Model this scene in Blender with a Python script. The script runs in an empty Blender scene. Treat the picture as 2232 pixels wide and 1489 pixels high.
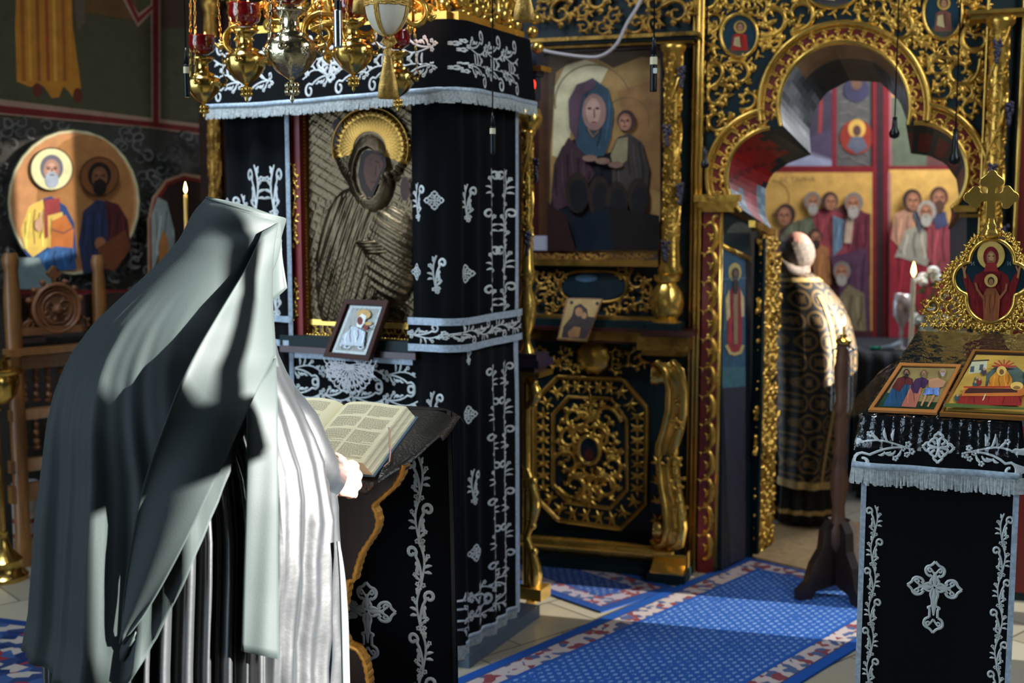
import bpy, math, random
import numpy as np
from mathutils import Vector
SC = bpy.context.scene
COL = SC.collection
PI = math.pi
random.seed(7)
# ---------------------------------------------------------------- camera
FPX = 2600.0
PITCH = math.atan(282.0 / FPX)
CX, CY = 1116.0, 744.5
CAMZ = 1.65
CP, SP = math.cos(PITCH), math.sin(PITCH)
camd = bpy.data.cameras.new('camera')
cam = bpy.data.objects.new('camera', camd)
COL.objects.link(cam)
cam.location = (0, 0, CAMZ)
cam.rotation_euler = (PI / 2 - PITCH, 0, 0)
camd.sensor_width = 36.0
camd.lens = FPX / 2232.0 * 36.0
camd.clip_start = 0.05
camd.clip_end = 60
camd.dof.use_dof = True
camd.dof.focus_distance = 3.12
camd.dof.aperture_fstop = 2.6
SC.camera = cam
# ---------------------------------------------------------------- world, sun, added fill lamps, exposure
SC.view_settings.view_transform = 'Standard'
SC.view_settings.look = 'None'
SC.view_settings.exposure = 0.0
SC.view_settings.gamma = 1.0
SC.view_settings.use_curve_mapping = False
W = bpy.data.worlds.new('sky')
SC.world = W
W.use_nodes = True
bg = W.node_tree.nodes['Background']
bg.inputs[0].default_value = (0.62, 0.80, 1.0, 1)
bg.inputs[1].default_value = 5.0
SUND = Vector((-0.92, 0.26, -0.30)).normalized()
sl = bpy.data.lights.new('sun', 'SUN')
sl.energy = 74.0
sl.angle = math.radians(0.3)
sl.color = (1.0, 0.97, 0.92)
so = bpy.data.objects.new('sun', sl)
COL.objects.link(so)
so.location = (3, 1, 6)
so.rotation_euler = SUND.to_track_quat('-Z', 'Y').to_euler()


def area(name, loc, target, sx, sy, power, color, spread=180):
    l = bpy.data.lights.new(name, 'AREA')
    l.shape = 'RECTANGLE'
    l.size = sx
    l.size_y = sy
    l.energy = power
    l.color = color
    l.spread = math.radians(spread)
    o = bpy.data.objects.new(name, l)
    COL.objects.link(o)
    o.location = loc
    o.rotation_euler = (Vector(target) - Vector(loc)).to_track_quat('-Z', 'Y').to_euler()
    return o


area('window_daylight_right', (3.1, 1.6, 3.4), (-0.2, 3.8, 0.9), 1.0, 1.4, 22, (0.80, 0.92, 1.0))  # unseen lamp added as fill from the right
area('window_daylight_nave', (3.1, 2.9, 3.5), (0.2, 5.4, 1.2), 1.2, 1.6, 78, (0.86, 0.94, 1.0))  # added fill to brighten the icon screen; no opening behind it
area('window_daylight_dome', (-1.7, 3.5, 5.0), (-0.6, 4.7, 1.0), 1.0, 1.0, 42, (0.72, 0.86, 1.0), 75)  # added overhead fill for the shrine; the ceiling has no opening
area('window_daylight_altar', (3.05, 6.9, 2.9), (1.0, 8.0, 1.3), 0.9, 1.5, 60, (0.93, 0.95, 1.0))  # added lamp out of view, brightens the altar


# ---------------------------------------------------------------- mapping helpers
def ray(px, py):
    a = (px - CX) / FPX
    b = -(py - CY) / FPX
    return Vector((a, CP + b * SP, -SP + b * CP))


def at(px, py, Y):
    d = ray(px, py)
    return Vector((0, 0, CAMZ)) + d * (Y / d.y)


def fl(px, py, z=0.0):
    d = ray(px, py)
    return Vector((0, 0, CAMZ)) + d * ((z - CAMZ) / d.z)


class Pl:
    """upright plane through o with level direction u; n points to the viewer's side"""
    def __init__(s, o, u):
        s.o = Vector((o[0], o[1], 0)); s.u = Vector((u[0], u[1], 0)).normalized()
        s.n = Vector((s.u.y, -s.u.x, 0))

    def hit(s, px, py):
        d = ray(px, py)
        t = (s.o - Vector((0, 0, CAMZ))).dot(s.n) / d.dot(s.n)
        p = Vector((0, 0, CAMZ)) + d * t
        return (p - s.o).dot(s.u), p.z

    def w(s, a, z, h=0.0):
        return s.o + s.u * a + s.n * h + Vector((0, 0, z))

    def W(s, px, py, h=0.0):
        a, z = s.hit(px, py)
        return s.w(a, z, h)

    def off(s, h):
        return Pl(s.o + s.n * h, s.u)

    def m(s, h0=0.0):
        return lambda x, y, h: s.w(x, y, h + h0)


# ---------------------------------------------------------------- mesh builder
def lin(c):
    return tuple(((v / 255.0) / 12.92 if v / 255.0 <= 0.04045 else ((v / 255.0 + 0.055) / 1.055) ** 2.4) for v in c)


class MB:
    def __init__(s):
        s.v = []; s.f = []; s.c = []

    def add(s, vs, fs, c=None):
        b = len(s.v)
        s.v.extend([tuple(p) for p in vs])
        for f in fs:
            s.f.append(tuple(b + i for i in f))
            s.c.append(c)

    def quad(s, a, b, c, d, col=None):
        s.add([a, b, c, d], [(0, 1, 2, 3)], col)

    def box(s, c, sx, sy, sz, ux=(1, 0, 0), uy=None, uz=(0, 0, 1), col=None):
        ux = Vector(ux).normalized(); uz = Vector(uz).normalized()
        uy = Vector(uy).normalized() if uy is not None else uz.cross(ux)
        c = Vector(c); vs = []
        for k in (-.5, .5):
            for i, j in ((-.5, -.5), (.5, -.5), (.5, .5), (-.5, .5)):
                vs.append(c + ux * sx * i + uy * sy * j + uz * sz * k)
        s.add(vs, [(3, 2, 1, 0), (4, 5, 6, 7), (0, 1, 5, 4), (1, 2, 6, 5), (2, 3, 7, 6), (3, 0, 4, 7)], col)

    def bbox(s, x0, x1, y0, y1, z0, z1, col=None):
        s.box(((x0 + x1) / 2, (y0 + y1) / 2, (z0 + z1) / 2), x1 - x0, y1 - y0, z1 - z0, col=col)

    def pbox(s, pl, a0, a1, z0, z1, h0, h1, col=None):
        s.box(pl.w((a0 + a1) / 2, (z0 + z1) / 2, (h0 + h1) / 2), abs(a1 - a0), abs(h1 - h0), abs(z1 - z0), ux=pl.u, uy=-pl.n, col=col)

    def ppbox(s, pl, x0, y0, x1, y1, h0, h1, col=None):
        """box on a plane whose front face spans two image corners"""
        q = pl.off(h1)
        a0, z0 = q.hit(x0, y0); a1, z1 = q.hit(x1, y1)
        a1 = q.hit(x1, (y0 + y1) / 2)[0]; a0 = q.hit(x0, (y0 + y1) / 2)[0]
        zz0 = q.hit((x0 + x1) / 2, y0)[1]; zz1 = q.hit((x0 + x1) / 2, y1)[1]
        s.pbox(pl, a0, a1, zz1, zz0, h0, h1, col)

    def grid(s, P, closeu=False, closev=False, col=None, flip=False):
        nu = len(P); nv = len(P[0]); fs = []
        for i in range(nu if closeu else nu - 1):
            for j in range(nv if closev else nv - 1):
                a = i * nv + j; b = ((i + 1) % nu) * nv + j
                c = ((i + 1) % nu) * nv + (j + 1) % nv; d = i * nv + (j + 1) % nv
                fs.append((a, d, c, b) if flip else (a, b, c, d))
        s.add([p for r in P for p in r], fs, col)

    def lathe(s, prof, c, n=24, axis=(0, 0, 1), col=None, mod=None):
        """prof: (r, h) along axis from c"""
        ax = Vector(axis).normalized()
        e1 = ax.orthogonal().normalized(); e2 = ax.cross(e1); c = Vector(c)
        P = []
        for r, h in prof:
            row = []
            for k in range(n):
                t = 2 * PI * k / n
                rr = r * (mod(t, h) if mod else 1.0)
                row.append(c + ax * h + e1 * rr * math.cos(t) + e2 * rr * math.sin(t))
            P.append(row)
        s.grid(P, closev=True, col=col, flip=True)
        b = len(s.v) - n * len(prof)
        s.f.append(tuple(b + k for k in range(n))[::-1]); s.c.append(col)
        s.f.append(tuple(b + (len(prof) - 1) * n + k for k in range(n))); s.c.append(col)

    def tube(s, pts, r, n=8, col=None, closed=False, flat=1.0):
        pts = [Vector(p) for p in pts]; m = len(pts)
        rs = r if isinstance(r, (list, tuple)) else [r] * m
        P = []; e1 = None
        for i, p in enumerate(pts):
            if closed:
                t = pts[(i + 1) % m] - pts[i - 1]
            else:
                t = pts[min(i + 1, m - 1)] - pts[max(i - 1, 0)]
            t = t.normalized() if t.length > 1e-9 else Vector((0, 0, 1))
            e1 = t.orthogonal().normalized() if e1 is None else (e1 - t * e1.dot(t))
            if e1.length < 1e-6: e1 = t.orthogonal()
            e1 = e1.normalized(); e2 = t.cross(e1)
            P.append([p + (e1 * math.cos(2 * PI * k / n) + e2 * math.sin(2 * PI * k / n) * flat) * rs[i] for k in range(n)])
        b = len(s.v)
        s.grid(P, closeu=closed, closev=True, col=col, flip=True)
        if not closed:
            s.f.append(tuple(b + k for k in range(n))[::-1]); s.c.append(col)
            s.f.append(tuple(b + (m - 1) * n + k for k in range(n))); s.c.append(col)

    def ball(s, c, r, nu=10, nv=7, col=None, sc=(1, 1, 1)):
        c = Vector(c); P = []
        for j in range(nv + 1):
            ph = PI * j / nv
            P.append([c + Vector((r * sc[0] * math.sin(ph) * math.cos(2 * PI * i / nu), r * sc[1] * math.sin(ph) * math.sin(2 * PI * i / nu), -r * sc[2] * math.cos(ph))) for i in range(nu)])
        s.grid(P, closev=True, col=col, flip=True)

    def prism(s, pts2, mapf, h0, h1, col=None):
        """closed outline (x,y) extruded between heights h0 and h1; front cap at h1"""
        n = len(pts2)
        b = [mapf(x, y, h0) for x, y in pts2]; t = [mapf(x, y, h1) for x, y in pts2]
        fs = [tuple(range(n, 2 * n)), tuple(range(n))[::-1]]
        for i in range(n):
            j = (i + 1) % n
            fs.append((i, j, n + j, n + i))
        s.add(b + t, fs, col)

    def build(s, name, m, parent=None, smooth=True, sharp=None, mods=()):
        me = bpy.data.meshes.new(name)
        me.from_pydata([tuple(p) for p in s.v], [], s.f)
        if any(c is not None for c in s.c):
            a = me.color_attributes.new('Col', 'FLOAT_COLOR', 'CORNER')
            tot = sum(len(f) for f in s.f)
            arr = np.ones((tot, 4), np.float32); k = 0
            for f, c in zip(s.f, s.c):
                c = c or (1, 1, 1)
                arr[k:k + len(f), :3] = c[:3]; k += len(f)
            a.data.foreach_set('color', arr.ravel())
        me.validate(clean_customdata=False)
        me.materials.append(m)
        if smooth:
            me.polygons.foreach_set('use_smooth', [True] * len(me.polygons))
            if sharp: me.set_sharp_from_angle(angle=math.radians(sharp))
        o = bpy.data.objects.new(name, me)
        COL.objects.link(o)
        if parent is not None:
            o.parent = parent
            o.matrix_parent_inverse = parent.matrix_basis.inverted()
        for kind, kw in mods:
            md = o.modifiers.new(kind.lower(), kind)
            for k, v in kw.items(): setattr(md, k, v)
        return o


def thing(name, label, cat, loc=(0, 0, 0), group=None):
    o = bpy.data.objects.new(name, None)
    COL.objects.link(o)
    o.location = loc
    o.empty_display_size = 0.1
    bpy.context.view_layer.update()
    tag(o, label, cat, group)
    return o


def tag(o, label, cat, group=None):
    o['label'] = label; o['category'] = cat
    if group: o['group'] = group
    return o


def struct(o):
    o['kind'] = 'structure'
    return o


def stuff(o):
    o['kind'] = 'stuff'
    return o


def part(mb, name, m, parent, label=None, **k):
    o = mb.build(name, m, parent, **k)
    if label: o['label'] = label
    return o


# ---------------------------------------------------------------- materials
MATS = {}


def mat(name, rgb=(128, 128, 128), rough=0.5, metal=0.0, var=0.0, vscale=8.0, bump=0.0, bscale=60.0, vcol=False, rgb2=None,
        sheen=0.0, coat=0.0, emit=None, es=0.0, spec=0.5, trans=0.0, alpha=1.0, stretch=(1, 1, 1), rvar=0.0, tint=None):
    if name in MATS: return MATS[name]
    m = bpy.data.materials.new(name); m.use_nodes = True
    nt = m.node_tree; N = nt.nodes; L = nt.links
    b = N['Principled BSDF']
    b.inputs['Roughness'].default_value = rough
    b.inputs['Metallic'].default_value = metal
    b.inputs['Specular IOR Level'].default_value = spec
    b.inputs['Sheen Weight'].default_value = sheen
    b.inputs['Sheen Roughness'].default_value = 0.4
    if tint: b.inputs['Sheen Tint'].default_value = (*lin(tint), 1)
    b.inputs['Coat Weight'].default_value = coat
    b.inputs['Coat Roughness'].default_value = 0.12
    b.inputs['Transmission Weight'].default_value = trans
    b.inputs['Alpha'].default_value = alpha
    base = lin(rgb)
    tc = N.new('ShaderNodeTexCoord'); mp = N.new('ShaderNodeMapping')
    mp.inputs['Scale'].default_value = stretch
    L.new(tc.outputs['Object'], mp.inputs['Vector'])
    src = None
    if vcol:
        vc = N.new('ShaderNodeVertexColor'); vc.layer_name = 'Col'
        src = vc.outputs['Color']
    if var > 0 or rgb2 is not None:
        n = N.new('ShaderNodeTexNoise'); n.inputs['Scale'].default_value = vscale; n.inputs['Detail'].default_value = 5
        L.new(mp.outputs[0], n.inputs['Vector'])
        if rgb2 is not None:
            cr = N.new('ShaderNodeValToRGB')
            cr.color_ramp.elements[0].position = 0.38; cr.color_ramp.elements[1].position = 0.62
            cr.color_ramp.elements[0].color = (*base, 1); cr.color_ramp.elements[1].color = (*lin(rgb2), 1)
            L.new(n.outputs['Fac'], cr.inputs[0]); src = cr.outputs[0]
        else:
            mr = N.new('ShaderNodeMapRange')
            mr.inputs['From Min'].default_value = 0.3; mr.inputs['From Max'].default_value = 0.7
            mr.inputs['To Min'].default_value = 1 - var; mr.inputs['To Max'].default_value = 1 + var
            L.new(n.outputs['Fac'], mr.inputs['Value'])
            mx = N.new('ShaderNodeVectorMath'); mx.operation = 'SCALE'
            if src is not None: L.new(src, mx.inputs[0])
            else: mx.inputs[0].default_value = base
            L.new(mr.outputs[0], mx.inputs['Scale']); src = mx.outputs[0]
        if rvar > 0:
            rr = N.new('ShaderNodeMapRange')
            rr.inputs['From Min'].default_value = 0.3; rr.inputs['From Max'].default_value = 0.7
            rr.inputs['To Min'].default_value = rough - rvar; rr.inputs['To Max'].default_value = rough + rvar
            L.new(n.outputs['Fac'], rr.inputs['Value']); L.new(rr.outputs[0], b.inputs['Roughness'])
    if src is not None: L.new(src, b.inputs['Base Color'])
    else: b.inputs['Base Color'].default_value = (*base, 1)
    if bump > 0:
        n2 = N.new('ShaderNodeTexNoise'); n2.inputs['Scale'].default_value = bscale; n2.inputs['Detail'].default_value = 3
        L.new(mp.outputs[0], n2.inputs['Vector'])
        bp = N.new('ShaderNodeBump'); bp.inputs['Strength'].default_value = bump; bp.inputs['Distance'].default_value = 0.01
        L.new(n2.outputs['Fac'], bp.inputs['Height']); L.new(bp.outputs[0], b.inputs['Normal'])
    if emit is not None:
        b.inputs['Emission Color'].default_value = (*lin(emit), 1)
        b.inputs['Emission Strength'].default_value = es
    MATS[name] = m
    return m


GOLD = mat('gilding', (205, 160, 72), 0.3, 0.84, var=0.35, vscale=9, bump=0.25, bscale=35, rvar=0.1)
GOLDP = mat('polished_gilding', (222, 178, 86), 0.24, 0.84, var=0.15, vscale=6, bump=0.12, bscale=30, rvar=0.06)
GOLDD = mat('aged_gilding', (160, 120, 54), 0.38, 0.8, var=0.4, vscale=10, bump=0.35, bscale=40, rvar=0.1)
BRASS = mat('brass', (214, 178, 96), 0.22, 1.0, var=0.2, vscale=12, bump=0.1, bscale=40)
GREEN = mat('dark_green_lacquer', (10, 32, 36), 0.5, 0, var=0.3, vscale=6, spec=0.3)
REDL = mat('red_lacquer', (104, 24, 20), 0.4, 0, var=0.25, vscale=6, coat=0.2)
REDW = mat('dark_red_wood', (58, 18, 16), 0.4, 0, var=0.3, coat=0.3)
VELVET = mat('black_velvet', (7, 9, 12), 0.9, 0, spec=0.15, sheen=0.06, tint=(120, 150, 165), bump=0.1, bscale=300)
SILVER = mat('silver_thread', (205, 208, 205), 0.5, 0.25, var=0.15, vscale=40)
SILVERB = mat('silver_braid', (170, 184, 196), 0.5, 0.25, var=0.25, vscale=90)
FRINGE = mat('silver_fringe', (165, 170, 168), 0.6, 0.1, var=0.35, vscale=120)
WOODD = mat('dark_walnut', (34, 20, 14), 0.45, 0, var=0.35, vscale=6, stretch=(6, 6, 0.8), coat=0.15)
WOODO = mat('oak', (134, 88, 42), 0.42, 0, var=0.3, vscale=5, stretch=(6, 6, 0.8), coat=0.2)
WOODC = mat('carved_oak', (120, 74, 42), 0.5, 0, var=0.3, vscale=9)
PAINT = mat('tempera_painting', vcol=True, rough=0.55, var=0.16, vscale=30, spec=0.35)
PAINTG = mat('varnished_painting', vcol=True, rough=0.42, var=0.22, vscale=14, spec=0.3)
FRESCO = mat('fresco_painting', vcol=True, rough=0.75, var=0.14, vscale=16, bump=0.05, bscale=20, spec=0.25)
STONE = mat('pale_stone', (176, 166, 148), 0.5, 0, var=0.15, vscale=4)
PLASTER = mat('painted_plaster', (60, 54, 44), 0.85, 0, var=0.25, vscale=2)
SKIN = mat('skin', (166, 116, 98), 0.5, 0, var=0.06, vscale=30, spec=0.4)
WAX = mat('beeswax', (214, 166, 84), 0.45, 0, spec=0.4)
WAXW = mat('ivory_wax', (238, 226, 190), 0.4, 0, spec=0.4)
FLAME = mat('candle_flame', (255, 220, 150), 0.5, emit=(255, 206, 120), es=14)
EMBER = mat('lamp_flame', (255, 120, 60), 0.5, emit=(255, 110, 70), es=9)
RUBY = mat('ruby_glass', (120, 8, 12), 0.08, 0, spec=0.9, coat=1.0, var=0.4, vscale=20)
BLACKP = mat('black_metal', (18, 20, 22), 0.35, 0.4)
CHROME = mat('brushed_chrome', (190, 198, 204), 0.25, 1.0)
GRAPE = mat('grape_purple', (40, 34, 58), 0.35, 0, coat=0.3)


# ---------------------------------------------------------------- ornament strokes
def stroke(mb, pts, ws, mapf, hk=0.5, nc=5, base=0.0, col=None):
    """raised tapered strip along 2D pts; ws full widths; hk height/width"""
    n = len(pts)
    if not isinstance(ws, (list, tuple)): ws = [ws] * n
    P = []
    for i in range(n):
        x0, y0 = pts[max(i - 1, 0)]; x1, y1 = pts[min(i + 1, n - 1)]
        dx, dy = x1 - x0, y1 - y0; l = math.hypot(dx, dy) or 1e-9
        nx, ny = -dy / l, dx / l; w = ws[i] / 2; row = []
        for k in range(nc):
            t = -1 + 2 * k / (nc - 1)
            row.append(mapf(pts[i][0] + nx * w * t, pts[i][1] + ny * w * t, base + ws[i] * hk * math.sqrt(max(0, 1 - t * t))))
        P.append(row)
    mb.grid(P, col=col)


def smoothpts(p, k=4):
    out = []
    for i in range(len(p) - 1):
        a, b, c, d = p[max(i - 1, 0)], p[i], p[i + 1], p[min(i + 2, len(p) - 1)]
        for q in range(k):
            t = q / k
            out.append(tuple(.5 * (2 * b[j] + (c[j] - a[j]) * t + (2 * a[j] - 5 * b[j] + 4 * c[j] - d[j]) * t * t + (3 * b[j] - a[j] - 3 * c[j] + d[j]) * t ** 3) for j in (0, 1)))
    return out + [p[-1]]


def taper(n, w0, w1, w2, p=0.5):
    out = []
    for i in range(n):
        t = i / (n - 1)
        out.append(w0 + (w1 - w0) * t / p if t < p else w1 + (w2 - w1) * (t - p) / (1 - p))
    return out


def arcpts(cx, cy, r, a0, a1, n, ry=None):
    ry = r if ry is None else ry
    return [(cx + r * math.cos(math.radians(a0 + (a1 - a0) * i / (n - 1))), cy + ry * math.sin(math.radians(a0 + (a1 - a0) * i / (n - 1)))) for i in range(n)]


def xf(pts, cx, cy, s, ang=0.0, fx=1, sy=None):
    c, sn = math.cos(ang), math.sin(ang)
    return [(cx + s * (fx * x * c - y * sn), cy + s * (fx * x * sn + y * c)) for x, y in pts]


def spiral(r0, r1, a0, turns, n):
    out = []
    for i in range(n):
        t = i / (n - 1); a = a0 + turns * 2 * PI * t; r = r0 + (r1 - r0) * t
        out.append((r * math.cos(a), r * math.sin(a)))
    return out


def petals(mb, x, y, r, mapf, n=5, h=0.3, base=0.0, a0=0.3):
    for k in range(n):
        a = a0 + 2 * PI * k / n
        cx, cy = x + math.cos(a) * r * .58, y + math.sin(a) * r * .58
        ring = [mapf(cx + r * .42 * math.cos(a + 2 * PI * j / 6), cy + r * .42 * math.sin(a + 2 * PI * j / 6), base) for j in range(6)]
        mb.add(ring + [mapf(cx, cy, base + r * h)], [(j, (j + 1) % 6, 6) for j in range(6)])


def curlpts(n=14):
    """stem rising from (0,0) and curling over to the right, unit height"""
    pts = [(0, 0), (0.0, .12), (.01, .25), (.035, .38), (.075, .5), (.13, .6)]
    cx, cy = .235, .62
    for i in range(n):
        t = i / (n - 1); a = PI * .97 - t * 2 * PI * 1.0; r = .13 * (1 - .62 * t)
        pts.append((cx + r * math.cos(a) * .95, cy + .07 + r * math.sin(a)))
    return pts


CURL = curlpts()


def leafp(x, y, a, l, bend):
    out = []
    for i in range(5):
        t = i / 4; aa = a + bend * t
        out.append((x + l * t * math.cos(aa), y + l * t * math.sin(aa)))
    return out


def vine(mb, x, y, ang, L, n, mapf, W=1.0, first=1, th=1.0, h=0.0015):
    """embroidered vine: n units of length L from (x,y) heading ang"""
    for k in range(n):
        s = first * (1 if k % 2 == 0 else -1)
        ox, oy = x + math.cos(ang) * L * k, y + math.sin(ang) * L * k
        T = lambda p: xf(p, ox, oy, L, ang - PI / 2, s * W)
        w = .047 * L * th
        hk = h / w
        sp = [(.02 * math.sin(i / 8 * PI * 2) + .0, i / 8 * 1.02) for i in range(9)]
        sp = [(px - .10 * math.sin(py * PI), py) for px, py in sp]
        stroke(mb, T(sp), w * .8, mapf, hk, 3)
        stroke(mb, T([(px - .02, py * 1.0 + .12) for px, py in CURL]), taper(len(CURL), w * .8, w * 1.3, w * 1.1), mapf, hk, 3)
        for (lx, ly, a, l, bd) in ((-.10, .46, 2.3, .2, .5), (-.11, .36, 2.75, .17, .5), (-.09, .58, 1.9, .19, .4), (.03, .3, .5, .18, .7), (.02, .2, .1, .16, .7),
                                   (.05, .38, .95, .15, .5), (-.05, .82, 2.4, .15, -.6), (-.02, .9, 2.9, .14, -.5), (.05, .5, .3, .12, .8)):
            stroke(mb, T(leafp(lx, ly, a, l, bd)), taper(5, w * .6, w * 1.35, w * .3, .55), mapf, hk, 3)
        for (fx, fy, r) in ((.03, .0, .052), (-.07, .07, .05), (.08, .09, .045), (.14, .3, .046), (-.19, .74, .046), (0, .16, .04)):
            q = T([(fx, fy)])[0]
            petals(mb, q[0], q[1], r * L * 1.35, mapf, h=h * 1.3 / (r * L), base=.0004, a0=k * .7)


def diamond_cross(mb, x, y, r, mapf, ax=1.0, h=0.0015):
    w = r * .12
    mp = lambda a, b, c: mapf(x + (a) * ax, y + b, c)
    for q in range(4):
        a = q * PI / 2
        for s in (1, -1):
            pts = [(0.12, 0), (.55, .1 * s), (.62, .26 * s), (.78, .22 * s), (.86, .1 * s), (1.0, 0)]
            stroke(mb, smoothpts(xf(pts, 0, 0, r, a, 1), 3), w * 1.4, mp, h / w, 3)
        stroke(mb, xf([(.5, .5), (.38, .3), (.2, .2)], 0, 0, r * .9, a), w * 1.5, mp, h / w, 3)
        stroke(mb, xf([(.62, .26), (.5, .45), (.26, .62)], 0, 0, r * .95, a), w * 1.3, mp, h / w, 3)
        stroke(mb, xf([(.0, 0), (.3, 0), (.45, 0)], 0, 0, r, a), w * 1.3, mp, h / w, 3)


def big_cross(mb, x, y, H, mapf, h=0.002):
    """embroidered cross with fleury ends; y is the crossing, H total height"""
    arms = [(PI / 2, .34), (0, .33), (PI, .33), (-PI / 2, .62)]
    w = H * .032
    for a, l in arms:
        T = lambda p: smoothpts(xf(p, x, y, H, a)) if len(p) > 3 else xf(p, x, y, H, a)
        for s in (1, -1):
            # arm edges
            if l > .5:
                stroke(mb, T([(.03, .03 * s), (.1, .045 * s), (.16, .028 * s), (.24, .025 * s), (.27, .07 * s), (.3, .05 * s), (.4, .05 * s)]), w, mapf, h / w, 3)
                b = .40
            else:
                stroke(mb, T([(.03, .05 * s), (.08, .05 * s), (.13, .03 * s), (.16, .065 * s)]), w, mapf, h / w, 3)
                b = l - .2
            e = [(b, .055 * s), (b + .03, .1 * s), (b + .09, .115 * s), (b + .13, .09 * s), (b + .15, .045 * s), (b + .2, 0)]
            stroke(mb, T(e), w * 1.05, mapf, h / w, 3)
            sp = [(b + .02, .0 * s), (b + .07, .03 * s), (b + .11, .065 * s), (b + .085, .085 * s), (b + .06, .065 * s), (b + .07, .045 * s)]
            stroke(mb, T(sp), w * .8, mapf, h / w, 3)
        stroke(mb, T([(.02, 0), (l * .35, 0), (l * .6, 0)]), taper(3, w, w * 2.3, w * .6), mapf, h / w / 2, 3)
    for k in range(8):
        a = k * PI / 4
        stroke(mb, xf([(.012, 0), (.05, 0)], x, y, H, a), w * .6, mapf, h * 1.6 / w, 3)


# carved acanthus scroll, unit size ~1 across
def acanthus(mb, x, y, s, ang, fx, mapf, hk=0.55, turns=1.15, lobes=6):
    T = lambda p: xf(p, x, y, s, ang, fx)
    n = 18
    sp = spiral(.46, .09, 0, turns, n)
    sp = [(.46, -.35), (.47, -.18)] + sp
    stroke(mb, T(sp), taper(len(sp), .15 * s, .17 * s, .08 * s), mapf, hk, 5)
    q = T([sp[-1]])[0]
    stroke(mb, [(q[0] - .07 * s, q[1]), (q[0], q[1]), (q[0] + .07 * s, q[1])], [.03 * s, .14 * s, .03 * s], mapf, hk, 5)
    for k in range(lobes):
        t = (k + .3) / lobes * .85
        a = t * turns * 2 * PI; r = .46 - .37 * t
        px, py = r * math.cos(a), r * math.sin(a)
        l = .32 * (1 - .4 * t)
        stroke(mb, T(leafp(px, py, a + .9, l, -1.1)), taper(5, .08 * s, .20 * s, .04 * s, .5), mapf, hk * .8, 5)
        stroke(mb, T(leafp(px, py, a + .2, l * .7, -.9)), taper(5, .06 * s, .14 * s, .03 * s, .5), mapf, hk * .8, 4)
    for k in range(3):
        stroke(mb, T(leafp(.46, -.3, -.2 + k * .5, .22, .9)), taper(5, .07 * s, .16 * s, .03 * s, .5), mapf, hk * .8, 5)


def leafspray(mb, x, y, s, ang, mapf, n=5, spread=2.2, hk=.5, wf=1.25):
    for k in range(n):
        a = ang + (k / (n - 1) - .5) * spread
        l = s * (1 - .35 * abs(k / (n - 1) - .5) * 2)
        stroke(mb, leafp(x, y, a, l, (k / (n - 1) - .5) * 1.6), taper(5, .12 * s * wf, .26 * s * wf, .05 * s * wf, .55), mapf, hk, 5)


def beads(mb, pts, r, mapf, sp=None):
    sp = sp or r * 2.1
    for i in range(len(pts) - 1):
        (x0, y0), (x1, y1) = pts[i], pts[i + 1]
        L = math.hypot(x1 - x0, y1 - y0); m = max(1, int(L / sp))
        for k in range(m):
            t = (k + .5) / m; x, y = x0 + (x1 - x0) * t, y0 + (y1 - y0) * t
            ring = [mapf(x + r * math.cos(j * PI / 3), y + r * math.sin(j * PI / 3), 0) for j in range(6)]
            ring2 = [mapf(x + r * .6 * math.cos(j * PI / 3), y + r * .6 * math.sin(j * PI / 3), r * .75) for j in range(6)]
            mb.add(ring + ring2 + [mapf(x, y, r)], [(j, (j + 1) % 6, 6 + (j + 1) % 6, 6 + j) for j in range(6)] + [(6 + j, 6 + (j + 1) % 6, 12) for j in range(6)])


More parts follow.
